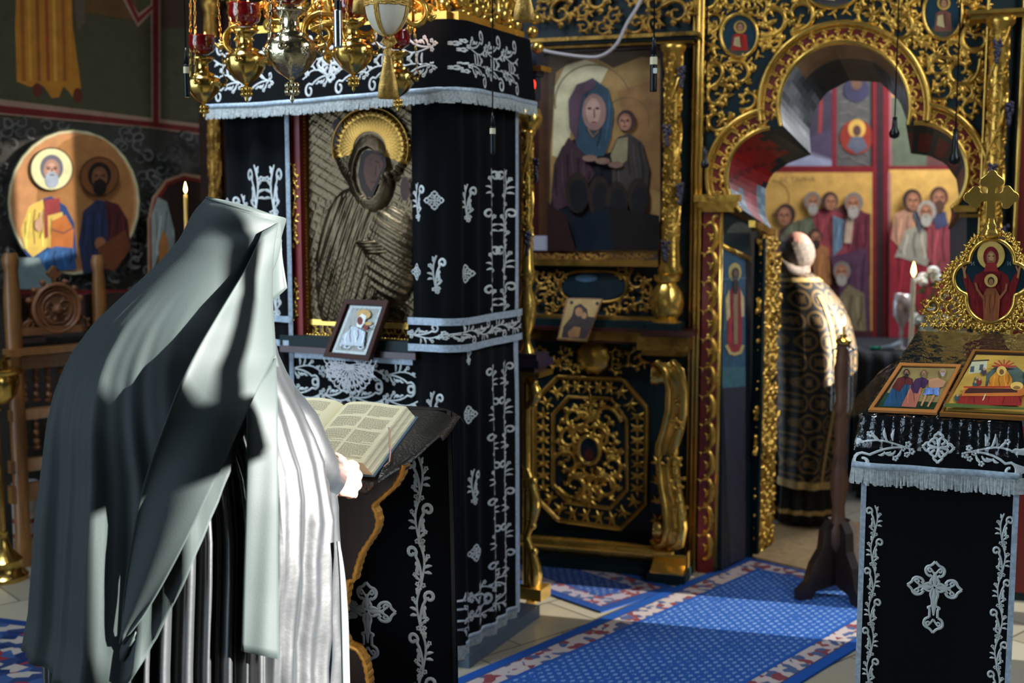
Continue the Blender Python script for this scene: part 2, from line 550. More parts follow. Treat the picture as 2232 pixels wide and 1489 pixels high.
# ---------------------------------------------------------------- flat painting on a plane, given in image coordinates
class Paint:
    def __init__(s, pl, h=0.001, step=0.00035):
        s.pl = pl; s.h = h; s.step = step; s.mb = MB(); s.k = 0

    def pt(s, x, y):
        return s.pl.hit(x, y)

    def poly(s, pts, c, raw=False):
        q = pts if raw else [s.pt(*p) for p in pts]
        s.k += 1
        h = s.h + s.k * s.step
        area = sum(q[i][0] * q[(i + 1) % len(q)][1] - q[(i + 1) % len(q)][0] * q[i][1] for i in range(len(q)))
        if area < 0: q = q[::-1]
        s.mb.add([s.pl.w(a, z, h) for a, z in q], [tuple(range(len(q)))], lin(c))

    def ell(s, cx, cy, rx, ry, c, a0=0, a1=360, n=28):
        s.poly([(cx + rx * math.cos(math.radians(a0 + (a1 - a0) * i / n)), cy - ry * math.sin(math.radians(a0 + (a1 - a0) * i / n))) for i in range(n + (0 if a1 - a0 >= 360 else 1))], c)

    def line(s, pts, w, c):
        L = []; R = []
        n = len(pts)
        for i in range(n):
            x0, y0 = pts[max(i - 1, 0)]; x1, y1 = pts[min(i + 1, n - 1)]
            l = math.hypot(x1 - x0, y1 - y0) or 1
            nx, ny = -(y1 - y0) / l * w / 2, (x1 - x0) / l * w / 2
            L.append((pts[i][0] + nx, pts[i][1] + ny)); R.append((pts[i][0] - nx, pts[i][1] - ny))
        for i in range(n - 1):
            if i: s.k -= 1
            s.poly([L[i], L[i + 1], R[i + 1], R[i]], c)

    def rect(s, x0, y0, x1, y1, c):
        s.poly([(x0, y0), (x1, y0), (x1, y1), (x0, y1)], c)

    def head(s, x, y, r, hair, skin, beard=None, halo=None, hr=1.9, turn=0.0):
        if halo:
            s.ell(x, y, r * hr * 1.06, r * hr * 1.06, (40, 26, 18)); s.ell(x, y, r * hr, r * hr, halo)
        s.ell(x, y - r * .1, r * 1.05, r * 1.2, hair)
        s.ell(x + turn * r * .25, y + r * .08, r * .72, r * .98, skin)
        lt = tuple(min(255, int(v * 1.18)) for v in skin); dk = tuple(int(v * .5) for v in skin)
        s.ell(x + turn * r * .25, y + r * .05, r * .42, r * .6, lt)
        for e in (-1, 1):
            s.ell(x + turn * r * .3 + e * r * .3, y - r * .02, r * .17, r * .09, dk, n=8)
            s.line([(x + turn * r * .3 + e * r * .12, y - r * .18), (x + turn * r * .3 + e * r * .5, y - r * .17)], r * .09, dk)
        s.line([(x + turn * r * .38, y - r * .1), (x + turn * r * .42, y + r * .32)], r * .1, dk)
        if beard:
            s.ell(x + turn * r * .2, y + r * .95, r * .62, r * .75, beard)
        s.line([(x + turn * r * .3 - r * .2, y + r * .52), (x + turn * r * .3 + r * .2, y + r * .52)], r * .1, (120, 60, 50) if not beard else dk)

    def folds(s, poly, c, n=6, w=2.0, k=0.7, seed=1):
        """painted drapery lines inside a garment given by its outline"""
        s.poly(poly, c)
        rnd = random.Random(seed)
        xs = [p[0] for p in poly]; ys = [p[1] for p in poly]
        x0, x1, y0, y1 = min(xs), max(xs), min(ys), max(ys)
        def inside(x, y):
            r = False; j = len(poly) - 1
            for i in range(len(poly)):
                a, b = poly[i], poly[j]
                if (a[1] > y) != (b[1] > y) and x < (b[0] - a[0]) * (y - a[1]) / (b[1] - a[1]) + a[0]: r = not r
                j = i
            return r
        for i in range(n):
            x = x0 + (x1 - x0) * (i + .5) / n; y = y0 + (y1 - y0) * rnd.uniform(.05, .3)
            pts = []; dx = rnd.uniform(-.25, .25)
            for q in range(7):
                p = (x + dx * (y1 - y0) * .12 * q * .5 + math.sin(q + i) * w * .6, y + (y1 - y0) * .1 * q)
                if inside(*p): pts.append(p)
                elif pts: break
            if len(pts) > 1:
                kk = k if i % 2 == 0 else 1.35
                s.line(pts, w * (1 if i % 2 == 0 else .7), tuple(min(255, int(v * kk)) for v in c))

    def build(s, name, m, parent=None, label=None):
        return part(s.mb, name, m, parent, label, smooth=False)


def solid_text(txt, size, place, m, name, parent=None, depth=0.0004):
    """lettering as a thin mesh; place(x, y, h) gives the point"""
    cu = bpy.data.curves.new(name, 'FONT'); cu.body = txt; cu.size = size; cu.align_x = 'CENTER'; cu.resolution_u = 2
    o = bpy.data.objects.new(name, cu); COL.objects.link(o)
    dg = bpy.context.evaluated_depsgraph_get(); ev = o.evaluated_get(dg); me = ev.to_mesh()
    vs = [v.co.copy() for v in me.vertices]; fs = [tuple(p.vertices) for p in me.polygons]
    ev.to_mesh_clear(); bpy.data.objects.remove(o); bpy.data.curves.remove(cu)
    mb = MB(); mb.add([place(v.x, v.y, depth) for v in vs], fs)
    return mb.build(name, m, parent, smooth=False)
# ================================================================ ROOM
def holes_wall(mb, fixed, axis, a0, a1, z0, z1, holes, th):
    """wall slab normal to axis ('x') at fixed, spanning a0..a1 in the other, with rectangular openings (a0,a1,z0,z1)"""
    A = sorted({a0, a1, *[h[0] for h in holes], *[h[1] for h in holes]})
    Z = sorted({z0, z1, *[h[2] for h in holes], *[h[3] for h in holes]})
    for i in range(len(A) - 1):
        for j in range(len(Z) - 1):
            ca, cz = (A[i] + A[i + 1]) / 2, (Z[j] + Z[j + 1]) / 2
            if any(h[0] < ca < h[1] and h[2] < cz < h[3] for h in holes): continue
            mb.bbox(fixed, fixed + th, A[i], A[i + 1], Z[j], Z[j + 1])


ROOMTOP = 5.6
DIM_PANE = {3: .42, 4: .42, 5: .24, 6: .6}  # added panes that only dim the sun through these openings


def sun_dimmer(t):
    m = bpy.data.materials.new('tinted_glass'); m.use_nodes = True; N = m.node_tree.nodes; N.clear()  # glass tint added just to weaken the sun
    o = N.new('ShaderNodeOutputMaterial'); a = N.new('ShaderNodeBsdfTransparent'); a.inputs[0].default_value = (t, t, t * .98, 1)
    g = N.new('ShaderNodeBsdfGlossy'); g.inputs['Roughness'].default_value = .05; mx = N.new('ShaderNodeMixShader'); mx.inputs[0].default_value = .04
    L = m.node_tree.links; L.new(a.outputs[0], mx.inputs[1]); L.new(g.outputs[0], mx.inputs[2]); L.new(mx.outputs[0], o.inputs[0])
    return m


mb = MB(); mb.bbox(-6.5, 3.4, -3.2, 9.2, -0.1, 0.0)
ms = mat('floor_stone', (150, 142, 126), 0.42, 0, var=0.22, vscale=3, spec=0.4)
nt = ms.node_tree; b = nt.nodes['Principled BSDF']
br = nt.nodes.new('ShaderNodeTexBrick'); tc = nt.nodes.new('ShaderNodeTexCoord'); mp = nt.nodes.new('ShaderNodeMapping')
mp.inputs['Rotation'].default_value = (0, 0, -0.72)
nt.links.new(tc.outputs['Object'], mp.inputs[0]); nt.links.new(mp.outputs[0], br.inputs['Vector'])
br.inputs['Scale'].default_value = 1.0; br.inputs['Brick Width'].default_value = 0.42; br.inputs['Row Height'].default_value = 0.3
br.inputs['Mortar Size'].default_value = 0.004
br.inputs['Color1'].default_value = (*lin((164, 156, 138)), 1); br.inputs['Color2'].default_value = (*lin((138, 130, 112)), 1); br.inputs['Mortar'].default_value = (*lin((70, 62, 52)), 1)
nt.links.new(br.outputs['Color'], b.inputs['Base Color'])
struct(mb.build('floor', ms, smooth=False))
mb = MB()
OPENINGS = [(1.28, 1.99, 1.55, 2.38), (1.45, 1.99, 2.38, 2.50), (1.36, 1.99, 2.50, 3.12), (3.85, 4.32, 0.3, 1.2), (4.45, 4.95, 0.3, 1.1), (4.12, 4.44, 3.2, 3.85), (5.40, 5.95, 1.3, 2.2), (6.4, 7.4, 2.2, 3.8)]  # unseen openings, placed so that light lands on chosen spots
holes_wall(mb, 3.2, 'x', -3.2, 9.2, 0, ROOMTOP, OPENINGS, 0.12)
struct(mb.build('wall_right', PLASTER, smooth=False))
for i, (a0, a1, z0, z1) in enumerate(OPENINGS):
    mb = MB()
    for q in (a0 + .01, a1 - .01): mb.bbox(3.24, 3.28, q - .01, q + .01, z0, z1)
    for q in ((z0 + .01, z1 - .01) if i > 2 else ()): mb.bbox(3.24, 3.28, a0, a1, q - .004, q + .004)
    if i == 2:
        mb.tube([(3.26, 1.38, 2.46), (3.26, 1.46, 2.57), (3.26, 1.62, 2.72), (3.26, 1.70, 2.86), (3.26, 1.73, 3.12)], .022, 8)  # added unseen bar, casts the slanting shadow band on the veil
    struct(mb.build('window_%d' % (i + 1), WOODD, smooth=False))
    if i in DIM_PANE:
        mb = MB(); mb.bbox(3.27, 3.275, a0, a1, z0, z1)
        struct(mb.build('window_%d_pane' % (i + 1), sun_dimmer(DIM_PANE[i]), smooth=False))
mb = MB(); mb.bbox(-6.5, 3.4, -3.3, -3.2, 0, ROOMTOP)
struct(mb.build('wall_back', PLASTER, smooth=False))
mb = MB(); mb.bbox(-6.5, 3.4, -3.3, 9.3, ROOMTOP, ROOMTOP + .1)
struct(mb.build('ceiling', PLASTER, smooth=False))

# ---- left apse wall with its frescoes
pa, pb = at(0, 700, 5.75), at(455, 700, 6.6)
LW = Pl((pa.x, pa.y), (pb.x - pa.x, pb.y - pa.y))
mb = MB(); mb.pbox(LW, -4.6, 2.6, 0, ROOMTOP, -0.3, 0)
struct(mb.build('wall_left', mat('apse_plaster', (62, 60, 42), 0.85, 0, var=0.22, vscale=3), smooth=False))
P = Paint(LW, 0.002)
P.rect(-260, -200, 640, 262, (70, 68, 46))
P.rect(-260, 262, 640, 1300, (62, 58, 52))
# orange robe of a standing painted figure, cut by the frame top
P.poly([(40, -150), (150, -160), (158, 60), (176, 190), (165, 222), (150, 200), (138, 188), (128, 212), (112, 214), (96, 190), (84, 182), (66, 190), (36, 178), (32, 60)], (176, 116, 36))
for x0, x1, c in ((42, 52, (146, 88, 30)), (58, 66, (196, 140, 52)), (76, 84, (140, 84, 34)), (96, 104, (150, 72, 34)), (112, 120, (206, 150, 60)), (132, 140, (148, 88, 34)), (146, 152, (190, 126, 44))):
    P.poly([(x0 - 4, -150), (x1 - 4, -150), (x1 + 4, 178), (x0 + 5, 176)], c)
P.ell(80, 196, 10, 15, (96, 40, 26)); P.ell(168, 208, 10, 16, (96, 40, 26))
P.poly([(160, -150), (182, -150), (184, 50), (168, 66), (162, 30)], (92, 76, 60))
P.poly([(182, -150), (300, -150), (296, 46), (184, 28)], (92, 66, 36))
P.rect(340, -150, 480, 62, (66, 46, 30))
# red ruled bands
P.poly([(-260, 184), (640, 296), (640, 312), (-260, 200)], (150, 120, 100))
P.poly([(-260, 205), (0, 226), (330, 262), (640, 300), (640, 322), (330, 280), (0, 250), (-260, 228)], (150, 120, 100))
P.poly([(-260, 209), (0, 230), (330, 266), (640, 303), (640, 318), (330, 277), (0, 246), (-260, 224)], (104, 28, 24))
P.poly([(326, -150), (348, -150), (348, 264), (328, 262)], (150, 120, 100)); P.poly([(330, -150), (343, -150), (344, 268), (332, 266)], (110, 30, 26))
P.poly([(250, -30), (262, -30), (300, 30), (330, 8), (332, 24), (298, 60)], (150, 120, 100)); P.poly([(258, -30), (268, -30), (300, 38), (330, 12), (331, 20), (298, 52)], (110, 30, 26))
# grey acanthus band behind the medallion
rnd = random.Random(3)
for i in range(420):
    x, y = rnd.uniform(-60, 470), rnd.uniform(262, 640)
    if (x - 140) ** 2 / 150 ** 2 + (y - 440) ** 2 / 165 ** 2 < 1: continue
    if y < 262 + (x) * .07: continue
    c = rnd.choice([(96, 96, 92), (84, 84, 80), (108, 106, 98), (40, 40, 38)])
    P.line([(x + 15 * math.cos(a), y + 13 * math.sin(a)) for a in [rnd.uniform(0, 6) + k * .7 for k in [0, 0, 0]] + [0]] if False else
           [(x + (16 - k * 1.6) * math.cos(k * .8 + i), y + (15 - k * 1.5) * math.sin(k * .8 + i)) for k in range(8)], 4, c)
# medallion with two saints
P.ell(141, 441, 146, 159, (54, 70, 50)); P.ell(141, 441, 143, 156, (206, 190, 150)); P.ell(141, 441, 137, 150, (200, 140, 92))
P.ell(166, 441, 106, 146, (170, 116, 66), 0, 360)
P.poly([(28, 520), (40, 470), (66, 436), (92, 428), (124, 450), (142, 486), (148, 560), (120, 588), (70, 586), (36, 552)], (38, 66, 116))
P.folds([(26, 500), (44, 450), (74, 434), (84, 500), (96, 530), (52, 560), (34, 540)], (222, 186, 92), 6, 3)
P.poly([(76, 436), (110, 432), (112, 500), (78, 520)], (150, 60, 60)); P.folds([(84, 470), (116, 462), (122, 530), (86, 540)], (214, 178, 90), 4, 3)
P.poly([(92, 482), (122, 468), (140, 500), (138, 540), (90, 544)], (186, 106, 50)); P.line([(92, 500), (118, 508), (138, 496)], 3, (110, 70, 70))
P.folds([(50, 560), (100, 536), (140, 540), (146, 586), (70, 590)], (54, 92, 140), 5, 4)
P.ell(64, 490, 9, 14, (206, 160, 130)); P.line([(66, 480), (70, 462)], 5, (206, 160, 130))
P.folds([(150, 530), (160, 460), (190, 436), (212, 440), (226, 500), (220, 590), (160, 594)], (44, 50, 78), 6, 3)
P.folds([(206, 436), (236, 446), (256, 480), (262, 530), (230, 580), (206, 590), (214, 500)], (78, 30, 30), 5, 3)
P.ell(196, 530, 12, 14, (150, 96, 64)); P.poly([(190, 540), (250, 500), (262, 540), (226, 590), (196, 580)], (110, 60, 34))
P.head(90, 370, 24, (112, 108, 120), (182, 136, 116), (168, 176, 188), (236, 224, 170), 1.85)
P.head(193, 386, 24, (34, 22, 18), (116, 74, 48), (30, 20, 18), (120, 72, 36), 1.7)
# painted arch to the right of it
P.poly([(298, 760), (296, 480), (306, 430), (336, 392), (376, 378), (420, 386), (450, 420), (470, 520), (470, 760)], (164, 126, 96))
P.poly([(303, 760), (301, 480), (311, 436), (338, 398), (376, 384), (416, 392), (444, 424), (462, 520), (462, 760)], (120, 32, 26))
P.poly([(308, 760), (307, 486), (316, 440), (342, 404), (376, 392), (410, 398), (438, 428), (454, 520), (454, 760)], (50, 32, 26))
P.folds([(306, 600), (304, 470), (318, 430), (338, 440), (354, 500), (356, 570), (340, 600), (330, 520), (318, 560)], (140, 146, 140), 4, 3)
P.poly([(320, 530), (330, 500), (340, 520), (344, 600), (320, 620)], (168, 108, 56)); P.poly([(304, 620), (330, 560), (350, 640), (304, 660)], (150, 52, 34))
P.poly([(4, 560), (60, 560), (90, 612), (90, 628), (4, 628)], (124, 140, 140)); P.rect(0, 630, 300, 640, (110, 30, 26))
P.rect(0, 640, 300, 700, (60, 20, 16))
struct(P.build('wall_left_fresco', FRESCO))
LETT = mat('painted_letters', (44, 30, 24), 0.7)


def px_text(txt, pl, px, py, hpx, m, name, h=0.03, parent=None, wscale=1.0):
    a, z = pl.hit(px, py); sc = abs(pl.hit(px, py - 50)[1] - z) / 50
    return solid_text(txt, hpx * sc * 1.35, lambda x, y, d: pl.w(a + x * wscale, z + y, h + d), m, name, parent)


struct(px_text('СФЙ', LW, 28, 418, 15, LETT, 'wall_left_lettering', 0.035))
struct(px_text('МОИ', LW, 249, 421, 11, LETT, 'wall_left_lettering', 0.035))

# ================================================================ ICONOSTASIS
ICO = Pl(fl(1520, 1245), (0.951, -0.309))
sI = lambda px, py=600: ICO.hit(px, py)
PXM = 0.00205
iroot = thing('iconostasis', 'carved and gilded dark green icon screen with trefoil doorway across the altar', 'iconostasis', ICO.w(0, 0, 0))


def arc_px(cx, cy, r, a0, a1, n=28):
    return [(cx + r * math.cos(math.radians(a0 + (a1 - a0) * i / (n - 1))), cy - r * math.sin(math.radians(a0 + (a1 - a0) * i / (n - 1)))) for i in range(n)]


front = [(1573, 1250), (1573, 1000), (1573, 700), (1573, 460), (1605, 458)] + arc_px(1690, 385, 102, 225, 95, 18) + arc_px(1840, 235, 139, 196, -15, 34) + \
    arc_px(2003, 375, 102, 96, -48, 18) + [(2090, 458), (2107, 460), (2107, 700), (2107, 1000), (2107, 1330)]


def lerp(a, b, t): return (a[0] + (b[0] - a[0]) * t, a[1] + (b[1] - a[1]) * t)


def resamp(pts, n):
    d = [0]
    for i in range(1, len(pts)): d.append(d[-1] + math.dist(pts[i - 1], pts[i]))
    out = []
    for k in range(n):
        t = d[-1] * k / (n - 1); i = 1
        while i < len(d) - 1 and d[i] < t: i += 1
        out.append(lerp(pts[i - 1], pts[i], (t - d[i - 1]) / (d[i] - d[i - 1] or 1)))
    return out


back = [(1637, 1216), (1637, 1000), (1637, 700), (1637, 505), (1678, 505)] + resamp([(1682, 498), (1669, 472), (1668, 414), (1682, 381), (1716, 357), (1766, 338)], 18) + \
    resamp([(1768, 336), (1764, 286), (1774, 243), (1800, 203), (1850, 176), (1918, 179), (1962, 222), (1982, 280), (1985, 334)], 34) + \
    resamp([(1987, 335), (2025, 340), (2060, 356), (2085, 392), (2090, 430), (2074, 470)], 18) + [(2066, 500), (2070, 500), (2070, 700), (2070, 1000), (2070, 1260)]
ICB = ICO.off(-0.31)
Fp = [ICO.hit(*p) for p in front]; Bp = [ICB.hit(*p) for p in back]
for L_ in (Fp, Bp):
    L_[0] = (L_[0][0], 0.0); L_[-1] = (L_[-1][0], 0.0)
# board faces
cx0, cz0 = ICO.hit(1840, 430)
a_l, a_r = ICO.hit(1528, 600)[0], ICO.hit(2460, 600)[0]
zt = 4.3


def outer(a, z):
    dx, dz = a - cx0, z - cz0
    t = 1e9
    if dx < 0: t = min(t, (a_l - cx0) / dx)
    if dx > 0: t = min(t, (a_r - cx0) / dx)
    if dz > 0: t = min(t, (zt - cz0) / dz)
    if dz < 0: t = min(t, (0 - cz0) / dz)
    return (cx0 + dx * t, cz0 + dz * t)


mb = MB()
Fo = [outer(*p) for p in Fp]
mb.grid([[ICO.w(*p), ICO.w(*q)] for p, q in zip(Fp, Fo)])
mb.grid([[ICO.w(q[0], q[1], -.31), ICO.w(p[0], p[1], -.31)] for p, q in zip(Bp, Fo)])
for cnr, (i0) in (((a_l, zt), -1), ((a_r, zt), -1)):
    # corner triangles missed by the fan
    for i in range(len(Fo) - 1):
        p, q = Fo[i], Fo[i + 1]
        if (abs(p[0] - cnr[0]) < 1e-6) != (abs(q[0] - cnr[0]) < 1e-6) and (abs(p[1] - zt) < 1e-6 or abs(q[1] - zt) < 1e-6):
            mb.add([ICO.w(*p), ICO.w(*q), ICO.w(*cnr)], [(0, 1, 2)])
a_far = ICO.hit(440, 500)[0]
mb.pbox(ICO, ICO.hit(1140, 500)[0], a_l, 0, zt, -.31, 0)
part(mb, 'backing_board', GREEN, iroot, smooth=False)
mb = MB(); mb.pbox(ICO, a_far, ICO.hit(1140, 500)[0], 0, zt, -.31, 0)
part(mb, 'side_board', mat('dark_brown_paint', (40, 24, 16), .75, 0, spec=.15, var=.3), iroot, smooth=False)
# painted intrados
mb = MB()
n = len(Fp)
m8 = 8
for i in range(n - 1):
    for k in range(m8):
        t0, t1 = k / m8, (k + 1) / m8
        q = []
        for (ii, t) in ((i, t0), (i + 1, t0), (i + 1, t1), (i, t1)):
            f, bk = Fp[ii], Bp[ii]
            q.append(ICO.w(f[0] + (bk[0] - f[0]) * t, f[1] + (bk[1] - f[1]) * t, -.31 * t))
        pxy = lerp(front[i], back[i], (t0 + t1) / 2)
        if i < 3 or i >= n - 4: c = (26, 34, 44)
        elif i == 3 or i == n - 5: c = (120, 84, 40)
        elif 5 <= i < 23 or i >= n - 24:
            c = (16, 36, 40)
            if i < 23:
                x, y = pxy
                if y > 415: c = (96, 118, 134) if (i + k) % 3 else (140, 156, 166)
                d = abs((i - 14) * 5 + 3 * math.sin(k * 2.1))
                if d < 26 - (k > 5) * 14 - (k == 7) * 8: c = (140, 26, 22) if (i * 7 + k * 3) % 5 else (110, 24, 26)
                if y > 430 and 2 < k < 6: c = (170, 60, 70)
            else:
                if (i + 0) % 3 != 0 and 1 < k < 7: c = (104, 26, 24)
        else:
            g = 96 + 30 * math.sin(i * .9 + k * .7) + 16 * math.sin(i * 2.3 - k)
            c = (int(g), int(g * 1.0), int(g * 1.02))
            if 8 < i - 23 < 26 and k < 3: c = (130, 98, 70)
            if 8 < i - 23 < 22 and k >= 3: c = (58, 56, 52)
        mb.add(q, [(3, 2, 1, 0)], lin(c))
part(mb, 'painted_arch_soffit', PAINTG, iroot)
# springer ledges
mb = MB()
mb.ppbox(ICO, 1512, 424, 1612, 440, 0, .07); mb.ppbox(ICO, 1520, 440, 1606, 452, 0, .045); mb.ppbox(ICO, 1530, 452, 1600, 462, 0, .025)
part(mb, 'springer_ledge', GOLD, iroot, sharp=30)
mb = MB(); mb.ppbox(ICO, 2080, 448, 2130, 462, 0, .05); part(mb, 'springer_ledge', GOLD, iroot, sharp=30)
mb = MB()
f0, b0 = ICO.W(1606, 462, 0.02), ICB.W(1684, 508)
f1 = ICO.W(1640, 488, 0.02)
mb.box((f1 + b0) / 2, (b0 - f1).length, .03, .03, ux=(b0 - f1))
part(mb, 'springer_ledge', GOLD, iroot, sharp=30)


def hitlist(pts, pl=ICO): return [pl.hit(*p) for p in pts]


for (cx, cy, r, a0, a1, b0_, b1_) in ((1690, 385, 102, 226, 96, 203, 99), (1840, 235, 139, 196, -15, 189, -9), (2003, 375, 102, 96, -48, 82, -30)):
    m_ = ICO.m(); leafs = MB(); redband = MB()
    for rr, wpx, hk in ((r + 5, 10, .6), (r + 37, 7, .6), (r + 46, 14, .9)):
        mbx = MB()
        aa0, aa1 = (a0, a1) if rr < r + 20 else (b0_, b1_)
        stroke(mbx, hitlist(arc_px(cx, cy, rr, aa0, aa1, 40)), wpx * PXM, m_, hk, 7); part(mbx, 'arch_moulding', GOLDP, iroot)
    stroke(redband, hitlist(arc_px(cx, cy, r + 22, b0_, b1_, 40)), 30 * PXM, m_, 0.05, 3)
    na = int(abs(b1_ - b0_) * math.radians(1) * (r + 20) / 27)
    for k in range(na):
        a = b0_ + (b1_ - b0_) * (k + .5) / na
        p = ICO.hit(*arc_px(cx, cy, r + 10, a, a, 2)[0])
        leafspray(leafs, p[0], p[1], 25 * PXM, math.radians(a), m_, 5, 2.6, .6)
        p = ICO.hit(*arc_px(cx, cy, r + 29, a, a, 2)[0])
        petals(leafs, p[0], p[1], 7 * PXM, m_, 4, .9, .006)
    part(leafs, 'arch_leaf_border', GOLD, iroot); part(redband, 'arch_red_band', REDL, iroot)

# carved openwork field around the arch
cv = MB(); m_ = ICO.m(0.004)
DISC = [(1612, 78, 50, 58), (2055, 30, 52, 66), (1815, -16, 66, 40)]


def blocked(x, y, pad):
    for cx, cy, r in ((1690, 385, 152), (1840, 235, 190), (2003, 375, 152)):
        if math.hypot(x - cx, y - cy) < r + pad: return True
    for cx, cy, rx, ry in DISC:
        if ((x - cx) / (rx + pad)) ** 2 + ((y - cy) / (ry + pad)) ** 2 < 1: return True
    return False


rnd = random.Random(11); pts = []
for _ in range(9000):
    x, y = rnd.uniform(1545, 2135), rnd.uniform(-120, 430)
    s = rnd.choice([66, 54, 42])
    if blocked(x, y, s * .36): continue
    if any(math.hypot(x - p[0], y - p[1]) < (s + p[2]) * .43 for p in pts): continue
    pts.append((x, y, s))
for x, y, s in pts:
    a, z = ICO.hit(x, y)
    acanthus(cv, a, z, s * PXM * 1.1, rnd.uniform(0, 6.28), rnd.choice((-1, 1)), m_, .55, 1.1, 6)
for (cx, cy, rx, ry) in DISC:
    for k in range(16):
        t = k / 16 * 2 * PI
        a, z = ICO.hit(cx + (rx + 2) * math.cos(t), cy - (ry + 2) * math.sin(t))
        leafspray(cv, a, z, 17 * PXM, t + .5, m_, 3, 1.6, .6)
for k in range(190):
    x, y = rnd.uniform(1535, 2140), rnd.uniform(-100, 440)
    if blocked(x, y, 8): continue
    a, z = ICO.hit(x, y); leafspray(cv, a, z, rnd.uniform(22, 34) * PXM, rnd.uniform(0, 6.28), m_, 4, 2.2, .5)
part(cv, 'carved_openwork', GOLD, iroot)

# oval painted medallions
for j, (cx, cy, rx, ry, robe) in enumerate(((1612, 78, 36, 43, (170, 40, 30)), (2055, 30, 38, 52, (120, 76, 60)), (1815, -16, 52, 30, (60, 50, 60)))):
    mb = MB(); stroke(mb, hitlist(arc_px(cx, cy, 1, 0, 360, 2)), .001, ICO.m(), .5, 3) if False else None
    ring = [ICO.hit(cx + (rx + 4) * math.cos(t * 2 * PI / 36), cy - (ry + 4) * math.sin(t * 2 * PI / 36)) for t in range(37)]
    stroke(mb, ring, 9 * PXM, ICO.m(.004), .8, 5)
    f_ = part(mb, 'medallion_frame', GOLDP, iroot)
    P = Paint(ICO, 0.006)
    P.ell(cx, cy, rx, ry, (22, 50, 62)); P.ell(cx, cy + ry * .75, rx * .7, ry * .3, (66, 66, 56))
    P.folds([(cx - rx * .5, cy + ry * .75), (cx - rx * .4, cy), (cx, cy - ry * .2), (cx + rx * .45, cy), (cx + rx * .5, cy + ry * .75)], robe, 4, 2)
    P.poly([(cx - rx * .3, cy + ry * .1), (cx, cy + ry * .05), (cx + rx * .1, cy + ry * .6), (cx - rx * .35, cy + ry * .5)], (190, 170, 120))
    P.head(cx + 2, cy - ry * .42, rx * .24, (60, 40, 28), (170, 120, 88), None, (190, 150, 70), 1.6)
    P.build('medallion_icon', PAINTG, f_)

# ---- braided pilaster beside the doorway
mb = MB(); mb.ppbox(ICO, 1526, 462, 1567, 1300, 0, .02)
part(mb, 'pilaster_red_band', REDL, iroot, smooth=False)
mb = MB(); y = 480
a0, _ = ICO.hit(1548, 800)
zz = 0.06; zt2 = ICO.hit(1548, 470)[1]; st = (ICO.hit(1548, 700)[1] - ICO.hit(1548, 762)[1]); k = 0
while zz < zt2 - st * .5:
    sgn = 1 if k % 2 else -1
    c = (a0 + .006, zz + st / 2)
    stroke(mb, arcpts(c[0] - .012, c[1], .027, -110, 120, 12, st * .46), taper(12, .014, .032, .014), ICO.m(.02), .5, 5)
    stroke(mb, arcpts(c[0] + .012, c[1] + st * .5, .016, 60, 300, 10, st * .2), taper(10, .012, .018, .008), ICO.m(.02), .6, 5)
    leafspray(mb, c[0] - .014, c[1] - st * .05, .034, 0.2, ICO.m(.02), 4, 2.2, .5, 1.5)
    leafspray(mb, c[0] - .034, c[1] + st * .35, .022, 2.6, ICO.m(.02), 3, 2.0, .5)
    zz += st; k += 1
part(mb, 'pilaster_braid_carving', GOLD, iroot)
mb = MB()
for x0, x1, h in ((1502, 1507, .02), (1509, 1516, .035), (1518, 1525, .035), (1566, 1573, .028)):
    q = ICO.off(h); a0, a1 = q.hit(x0, 600)[0], q.hit(x1, 600)[0]
    mb.tube([ICO.w((a0 + a1) / 2, 0.0, h * .6), ICO.w((a0 + a1) / 2, (zt if x0 < 1560 else ICO.hit(1570, 462)[1]), h * .6)], (a1 - a0) / 2 + .002, 10)
part(mb, 'gilt_upright_moulding', GOLDP, iroot)
# right-hand carved column and its strips
mb = MB(); mb.ppbox(ICO, 2214, -300, 2420, 1300, 0, .012)
part(mb, 'red_side_panel', REDL, iroot, smooth=False)
mb = MB()
for x0, x1, h in ((2203, 2213, .05), (2128, 2133, .03)):
    q = ICO.off(h); a0, a1 = q.hit(x0, 600)[0], q.hit(x1, 600)[0]
    mb.tube([ICO.w((a0 + a1) / 2, 0, h * .6), ICO.w((a0 + a1) / 2, zt, h * .6)], (a1 - a0) / 2 + .002, 10)
mb.ppbox(ICO, 2108, 18, 2300, 26, 0, .09); mb.ppbox(ICO, 2116, 26, 2290, 38, 0, .07)
mb.ppbox(ICO, 2118, 440, 2134, 450, 0, .04); mb.ppbox(ICO, 2092, 466, 2134, 474, 0, .03)
part(mb, 'gilt_upright_moulding', GOLDP, iroot, sharp=40)


